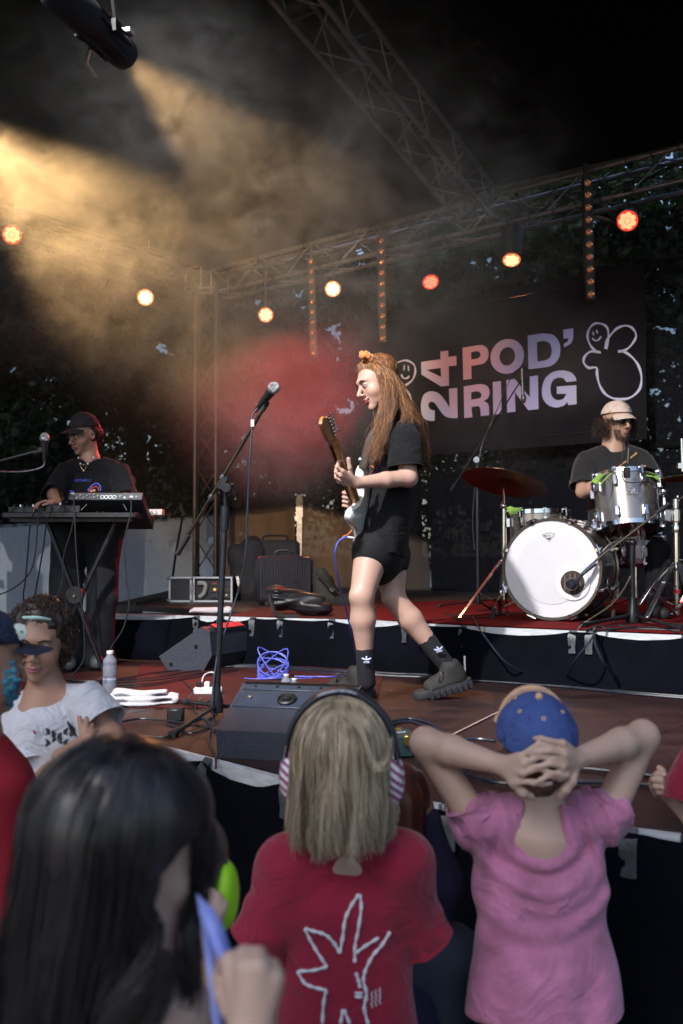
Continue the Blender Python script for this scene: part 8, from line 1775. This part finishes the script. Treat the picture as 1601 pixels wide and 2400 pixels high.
# --- child in red at the right edge, hands on the stage
Yr = 2.62; t = thing('person', 'child in red T-shirt at the right edge, hands resting on the stage floor', 'person', (P(1790, 2100, Yr).x, Yr, 0))
Hr = Head(P(1760, 1560, Yr), (-.5, .85, 0), (0, 0, 1), .95); B_ = Blob(); Hr.add(B_, P(1765, 1690, Yr), .046, child=True); B_.cone(P(1765, 1720, Yr), P(1770, 2300, Yr), (.11, .07), (.11, .07), .03, xd=X1)
sL = P(1660, 1760, Yr); eL = P(1640, 1930, Yr - .03); wL = P(1568, 1858, Yr + .06); B_.chain([P(1765, 1730, Yr), sL, eL], [.05, .042, .036], .03); B_.chain([eL, wL], [.034, .024], .015)
for i, (x, y) in enumerate(((1536, 1820), (1530, 1834), (1533, 1849), (1541, 1862))): k_ = P(x, y, Yr + .05); B_.cone(wL, k_, .018, .0115, .01); finger(B_, [k_, P(x + 4, y - 6, Yr + .015), P(x + 20, y - 4, Yr + .0), P(x + 28, y + 2, Yr + .02)], .0095, .002)
finger(B_, [wL, P(1560, 1826, Yr + .03), P(1552, 1808, Yr + .03), P(1546, 1800, Yr + .04)], .011, .005); B_.fine.append((np.array(P(1515, 1875, Yr - .03)), np.array(P(1590, 1790, Yr + .08))))
B_.chain([P(1850, 1760, Yr), P(1790, 1910, Yr - .03), P(1600, 1850, Yr + .12)], [.042, .036, .024], .02); B_.ell(P(1578, 1838, Yr + .14), (.04, .025, .03), k=.01); blob_obj('body', B_, sk_kid, t, .008, .004)
B_ = Blob(); B_.cone(P(1770, 1790, Yr), P(1770, 2300, Yr), (.15, .09), (.15, .10), .03, xd=X1); B_.cone(P(1740, 1745, Yr), sL, .05, .06, .04); blob_obj('t_shirt', B_, redc, t, .009, .009, drape(.01, seed=95), 1)
sleeve(t, [P(1690, 1750, Yr), P(1655, 1810, Yr - .01), P(1640, 1885, Yr - .02)], [.075, .085, .095], redc)
kid_lower(t, 1770, Yr, jeans, zt=.5)
# ================================================================ things lying about the stage
def pile(name, label, cat, prims, m, res=.008, amp=.01, sc=14, seed=0, group=None, ani=(1, 1, 1)):
    B_ = Blob()
    for p in prims: B_.cone(p[0], p[1], p[2], p[3], .03) if len(p) == 4 else B_.ell(p[0], p[1], k=.03)
    return tag(blob_obj(name, B_, m, None, res, res, drape(amp, seed=seed, sc=sc, ani=ani), 1), label, cat, group)
R3 = lambda px, py, dz=0: G(px, py, RISER) + V((0, 0, dz)); D3 = lambda px, py, dz=0: G(px, py, DECK) + V((0, 0, dz))
M['nylon'] = mat('wet_nylon', (.012, .011, .013), .42, var=.3, vscale=8, bump=.2, bscale=90, coat=.05); M['bag'] = mat('bag_cloth', (.020, .016, .018), .8, var=.3, bump=.3)
M['terry'] = mat('white_terry', (.74, .72, .76), .95, var=.06, bump=.8, bscale=350, sheen=.4)
y_ = R3(700, 1445).y
bag = thing('duffel_bag', 'black shiny duffel bag slumped on the riser in front of the suitcase', 'bag', R3(700, 1440))
B_ = Blob(); B_.cone(P(650, 1400, y_), P(745, 1422, y_), .085, .085, .04); B_.cone(P(640, 1392, y_), P(626, 1382, y_), .06, .022, .04); B_.cone(P(745, 1422, y_), P(765, 1425, y_ + .05), .085, .06, .03); B_.cut(V((0, 0, RISER + .002)), (0, 0, -1))
blob_obj('body', B_, M['nylon'], bag, .007, .007, drape(.030, seed=101, sc=9, ani=(.5, .6, 1.3)), 1)
mb = MB(); mb.tube(smoothpath([P(632, 1395, y_ - .08), P(640, 1425, y_ - .11), P(655, 1442, y_ - .11), P(700, 1444, y_ - .09)], 5), .007, 6, flat=2); mb.build('strap', M['bag'], bag)
yb = R3(560, 1405).y
pile('bag', 'large dark slumped bag with pointed top left of the suitcase', 'bag', [(P(556, 1300, yb), P(585, 1380, yb), .10, .16), (P(590, 1290, yb), P(590, 1380, yb), .13, .15), (P(548, 1288, yb), P(580, 1300, yb), .03, .09), (P(560, 1390, yb), P(535, 1395, yb), .10, .06)], M['bag'], .012, .02, 6, 105)
t = thing('equipment_case', 'dark soft equipment case standing behind the suitcase', 'case', P(645, 1330, 9.4)); c_ = P(645, 1338, 8.6)
mb = MB(); mb.box((c_.x, c_.y, RISER + .26), (.42, .22, .50), bev=.03); mb.build('body', M['bag'], t)
for x in (-.10, -.02, .06): mb = MB(); mb.lathe([(.010, 0), (.008, .006)], (c_.x + x, c_.y - .11, RISER + .30 + .03 * (x < 0)), V((0, -1, 0)), 10); mb.build('rivet', M['steel'], t)
mb = MB(); mb.tube(smoothpath([V((c_.x - .1, c_.y, RISER + .51)), V((c_.x - .09, c_.y, RISER + .545)), V((c_.x + .09, c_.y, RISER + .545)), V((c_.x + .1, c_.y, RISER + .51))], 4), .01, 6); mb.build('handle', M['black'], t)
yb = R3(780, 1418).y; gm = mat('olive_bag', (.030, .028, .018), .8, var=.3)
t = thing('backpack', 'olive backpack with pale buckle right of the suitcase', 'bag', R3(770, 1418)); B_ = Blob(); B_.cone(P(750, 1350, yb), P(765, 1400, yb), .07, .12, .04); B_.cone(P(800, 1408, yb), P(840, 1408, yb), .07, .06, .04); blob_obj('body', B_, gm, t, .01, .01, drape(.02, seed=108, sc=7), 1)
mb = MB(); mb.tube([P(742, 1340, yb - .14), P(780, 1385, yb - .15)], .014, 6, flat=.4); mb.build('strap', M['bag'], t); mb = MB(); mb.torus(P(779, 1381, yb - .16), V((0, 1, 0)), .016, .004, 4, 6); mb.build('buckle', M['steel'], t)
for k, (x0, y0, x1, y1) in enumerate([(740, 1345, 790, 1385), (775, 1350, 783, 1368)]): cable(['green strap lying over the backpack', 'short black strap end above the buckle'][k], [P(x0, y0, yb - .13), P((x0 + x1) / 2, (y0 + y1) / 2 - 4, yb - .15), P(x1, y1, yb - .14)], .006, M['bag'], name='strap', cat='strap')
# folded towels
def towel(label, c, w, l, rot, h=.035, seed=0):
    B_ = Blob(); X_ = V((math.cos(rot), math.sin(rot), 0)); Y_ = V((-X_.y, X_.x, 0)); 
    for i, (s_, o) in enumerate(((1, 0), (.94, .01), (.80, -.02))): z = .012 + i * h * .42; B_.cone(c - X_ * (w * .5 * s_) + V((0, 0, z)), c + X_ * (w * .5 * s_ + o) + V((0, 0, z)), (l * .5 * s_, .012), (l * .42 * s_, .014), .016, xd=Y_)
    B_.cone(c + X_ * w * .5 - Y_ * l * .2 + V((0, 0, .03)), c + X_ * w * .42 + Y_ * l * .2 + V((0, 0, .035)), .022, .02, .01)
    return tag(blob_obj('towel', B_, M['terry'], None, .006, .006, drape(.010, seed=seed, sc=6), 1), label, 'towel')
towel('white towel folded on the front stage floor beside the water bottle', D3(335, 1652), .31, .22, .12, .058, 111)
towel('small white towel on the riser edge beside the flight case', R3(492, 1439), .26, .12, .05, .028, 115)
# bottles
def bottle(label, c, h, r, m, water=True, cap_=True, n=20):
    t = thing('water_bottle', label, 'bottle', c); mb = MB(); mb.lathe([(.001, .004), (r * .7, .0), (r * .95, h * .05), (r, h * .12), (r, h * .40), (r * .96, h * .42), (r, h * .45), (r, h * .68), (r * .93, h * .72), (r, h * .75), (r * .9, h * .82), (r * .45, h * .91), (r * .42, h * .95)], c, V((0, 0, 1)), n, cap=False); mb.build('body', m, t)
    mb = MB(); mb.lathe([(r * .48, h * .935), (r * .50, h * .94), (r * .50, h), (r * .4, h * 1.005)], c, V((0, 0, 1)), n); mb.build('bottle_cap', M['white'], t); return t
plast = mat('clear_plastic', (.62, .70, .85), .08, var=0, trans=.72); plast.node_tree.nodes['Principled BSDF'].inputs['IOR'].default_value = 1.25
bc_ = D3(257, 1638); t = bottle('clear water bottle with white cap and number label on the stage floor', bc_, .232, .034, plast)
mb = MB(); mb.lathe([(.0335, .07), (.0335, .115)], bc_, V((0, 0, 1)), 24, cap=False); mb.build('label_band', mat('bottle_label', (.42, .46, .62), .5, var=.2, vscale=20), t)
B0 = bc_; lb = t; lt = mat('label_print', (.04, .05, .10), .6); mb = MB()
for L in [[(0, 0), (9, 0)], [(0, 4), (0, 8), (4, 8), (5, 4), (9, 4), (9, 8)], [(0, 11), (0, 15), (4, 15), (5, 11), (9, 11), (9, 15)], [(9, 19), (0, 19), (0, 22), (4, 22), (5, 19)]]: mb.tube([V((B0.x - .012 + .0012 * (a_ - 4), B0.y - .0335, B0.z + .080 + .0014 * b_)) for a_, b_ in L], .0008, 4)
mb.build('label_number', lt, t)
for px, py, lab in ((671, 1604, 'small clear bottle with white cap just behind the front monitor, left one'), (690, 1612, 'small bottle behind the front monitor, right one with lower cap')):
    q = P(px, py, 4.6); q.z = DECK; bottle(lab, q, .152 if px == 671 else .132, .026, plast)
# blue cable coil
cc_ = D3(640, 1592); mb = MB(); pts = []
for i in range(150):
    a_ = i * .42; tilt_ = .5 + .5 * math.sin(i * .07); r_ = .085 + .02 * math.sin(i * .31); pts.append(cc_ + V((math.cos(a_) * r_ + .02 * math.sin(i * .11), math.sin(a_) * r_ * .5, .006 + (1 + math.sin(a_ + math.sin(i * .1))) * (.085 * tilt_))))
mb.tube(pts, .0042, 6); mb.tube(smoothpath([cc_ + V((-.16, .0, .005)), cc_ + V((-.10, -.03, .005)), cc_ + V((.0, -.04, .006)), cc_ + V((.14, -.02, .006)), cc_ + V((.22, .02, .005))], 6), .0042, 6)
tag(mb.build('cable_coil', M['blue_cable']), 'tangled coil of blue braided cable standing on the mat', 'cable')
# floor cables
rc = random.Random(5)
def run(label, L, z, r=.0055, jit=2.5, m=None, grp=None): cable(label, [G(x + rc.uniform(-jit, jit), y + rc.uniform(-jit, jit) * .5, z) + V((0, 0, r + .002)) for x, y in L], r, m, grp=grp, seg=5)
cbl = mat('cable_sheen', (.020, .024, .040), .3, var=.2)
for k in range(6): run('black cable in the bundle running along the foot of the riser', [(480, 1556 + k * 2), (620, 1562 + k * 1.5), (770, 1572 + k * 2), (900, 1580 + k), (1050, 1586 + k * 1.7), (1200, 1594 + k * 2), (1350, 1606 + k * 2.2), (1480, 1616 + k * 2.5), (1640, 1628 + k * 3)], DECK, .0055, 4, cbl, 'cables along the foot of the riser')
for k in range(5): run('black cable fanning out left of the bottle towards the keyboard', [(560, 1560 + 3 * k), (450, 1572 + k * 5), (360, 1582 + k * 7), (270, 1592 + k * 6), (190, 1598 + k * 9), (120, 1590 + k * 12)], DECK, .005, 6, None, 'cables fanning out to the keyboard')
for k, L in enumerate([[(280, 1700), (300, 1722), (360, 1730), (400, 1728), (440, 1700), (480, 1690), (505, 1720)], [(285, 1695), (330, 1688), (395, 1694), (440, 1700), (500, 1712), (520, 1722)], [(430, 1600), (455, 1625), (440, 1640), (470, 1655), (500, 1640)], [(470, 1640), (460, 1670), (490, 1690), (520, 1660)], [(390, 1700), (420, 1712), (450, 1722), (500, 1705)]]): run(['cable looping round the tripod foot at the front edge', 'cable crossing the tripod leg', 'thin lead curling by the power strip', 'lead from the power strip to the stand', 'cable behind the black adapter'][k], L, DECK, .0048, 2)
for k, L in enumerate([[(900, 1700), (960, 1688), (1010, 1702), (1040, 1730)], [(905, 1706), (960, 1694), (1000, 1712)], [(1000, 1780), (1080, 1800), (1160, 1808), (1290, 1800), (1420, 1812), (1540, 1826)], [(1060, 1800), (1120, 1830), (1200, 1842), (1400, 1840), (1600, 1850)], [(1080, 1738), (1120, 1736), (1160, 1742)]]): run(['cable arching over the stage box', 'second cable arching over the stage box', 'blue-black cable crossing behind the boy in pink', 'lower cable curving behind the boy in pink', 'short cable left of the blue cap'][k], L, DECK, .006, 2, cbl)
for k, L in enumerate([[(1040, 1440), (1100, 1447), (1160, 1440), (1200, 1446)], [(1050, 1446), (1130, 1452), (1190, 1436), (1150, 1430)], [(1120, 1430), (1180, 1440), (1230, 1442)], [(1370, 1480), (1450, 1470), (1540, 1478), (1600, 1470)], [(1390, 1484), (1480, 1478), (1600, 1482)], [(1420, 1475), (1500, 1462), (1600, 1468)], [(1400, 1466), (1430, 1478), (1520, 1472), (1590, 1486)]]): run('black cable in a pile on the red carpet by the drum stands', L, RISER, .006, 3, None, 'cables on the drum carpet')
def over(label, top, pts, r=.0055): cable(label, [G(*q, RISER) + V((0, -.0, .008)) for q in top] + [P(x, y, yy) for x, y, yy in pts[:-1]] + [G(pts[-1][0], pts[-1][1], DECK) + V((0, 0, .01))], r, cbl)
e0 = redge[2].y
over('cable falling over the riser cloth left of the bass drum', [(1108, 1448), (1112, 1455)], [(1125, 1475, 5.42), (1150, 1510, 5.35), (1190, 1555, 5.32), (1270, 1600, 5.3)])
over('cable hanging diagonally over the riser cloth right of the bass drum', [(1400, 1470), (1395, 1478)], [(1385, 1500, 5.02), (1350, 1545, 5.05), (1318, 1605, 5.0)])
over('thin cable dropping down the riser cloth at right', [(1392, 1474), (1392, 1482)], [(1395, 1510, 5.0), (1420, 1560, 4.98), (1470, 1615, 4.9)])
cable('thin cable falling from the riser behind the singer\'s heel', [G(965, 1450, RISER) + V((0, 0, .005)), P(975, 1475, 5.5), P(985, 1510, 5.45), P(1005, 1545, 5.42), G(1030, 1585, DECK) + V((0, 0, .01))], .004)
# power strip, adapter, round pad
t = thing('power_strip', 'white power strip under the tall microphone stand', 'power strip', D3(485, 1632)); c_ = D3(488, 1628); mb = MB(); mb.box(c_ + V((0, 0, .02)), (.14, .05, .035), bev=.005); mb.build('body', M['white'], t)
for k in range(3): mb = MB(); mb.box(c_ + V((-.045 + k * .04, 0, .05)), (.026, .03, .03), bev=.004); mb.build('plug', M['black'] if k != 1 else M['white'], t)
cable('white lead arching over the power strip', [D3(470, 1630, .03), D3(478, 1615, .07), D3(500, 1612, .08), D3(512, 1620, .06)], .004, M['white'])
t = thing('power_adapter', 'black box-shaped adapter lying behind the tripod foot', 'adapter', D3(412, 1688)); mb = MB(); mb.box(D3(412, 1690, .028), (.07, .05, .055), bev=.008); mb.build('body', M['black'], t)
mb = MB(); mb.lathe([(.055, 0), (.055, .006), (.05, .008)], D3(200, 1662), V((0, 0, 1)), 28); tag(mb.build('round_pad', mat('grey_felt', (.10, .10, .13), .95, bump=.4)), 'round grey felt pad on the floor left of the towel', 'pad')
# stage box by the blonde child's head
t = thing('di_box', 'dark green stage box with gold corners at the stage edge right of the ear defenders', 'stage box', D3(925, 1780)); c_ = D3(925, 1775)
mb = MB(); mb.box(c_ + V((0, .05, .04)), (.13, .14, .075), bev=.006); mb.build('body', mat('box_green', (.018, .045, .048), .4, var=.2), t)
gold2 = mat('gold_metal', (.55, .36, .10), .3, metal=1)
for x in (-.045, .045): mb = MB(); mb.box(c_ + V((x, -.018, .062)), (.028, .028, .036), bev=.003); mb.build('corner_guard', gold2, t)
for x in (-.035, .01): mb = MB(); mb.box(c_ + V((x, .10, .08)), (.04, .012, .010)); mb.build('switch', gold2, t)
mb = MB(); mb.box(c_ + V((-.02, -.021, .035)), (.05, .01, .05), bev=.004); mb.build('socket', M['black'], t)
mb = MB()
for k in range(5): mb.tube([c_ + V((.0 + k * .009, .03 + k * .004, .0785)), c_ + V((.006 + k * .009, .045 + k * .004, .0785))], .0018, 4)
mb.build('box_lettering', M['white'], t)
# paper sticker hanging on the bag behind the stand
q = P(558, 1362, 7.2); mb = MB(); mb.box(q, (.02, .003, .07), ax=(V((.98, 0, .18)), V((0, 1, 0)), V((-.18, 0, .98)))); mb.box(q - V((.0, .002, .0)), (.018, .003, .028)); tag(mb.build('luggage_tag', mat('tag_yellow', (.65, .5, .12), .6, var=.5, vscale=50, color2=(.7, .7, .7))), 'white and yellow luggage tag on the dark slumped bag', 'tag')
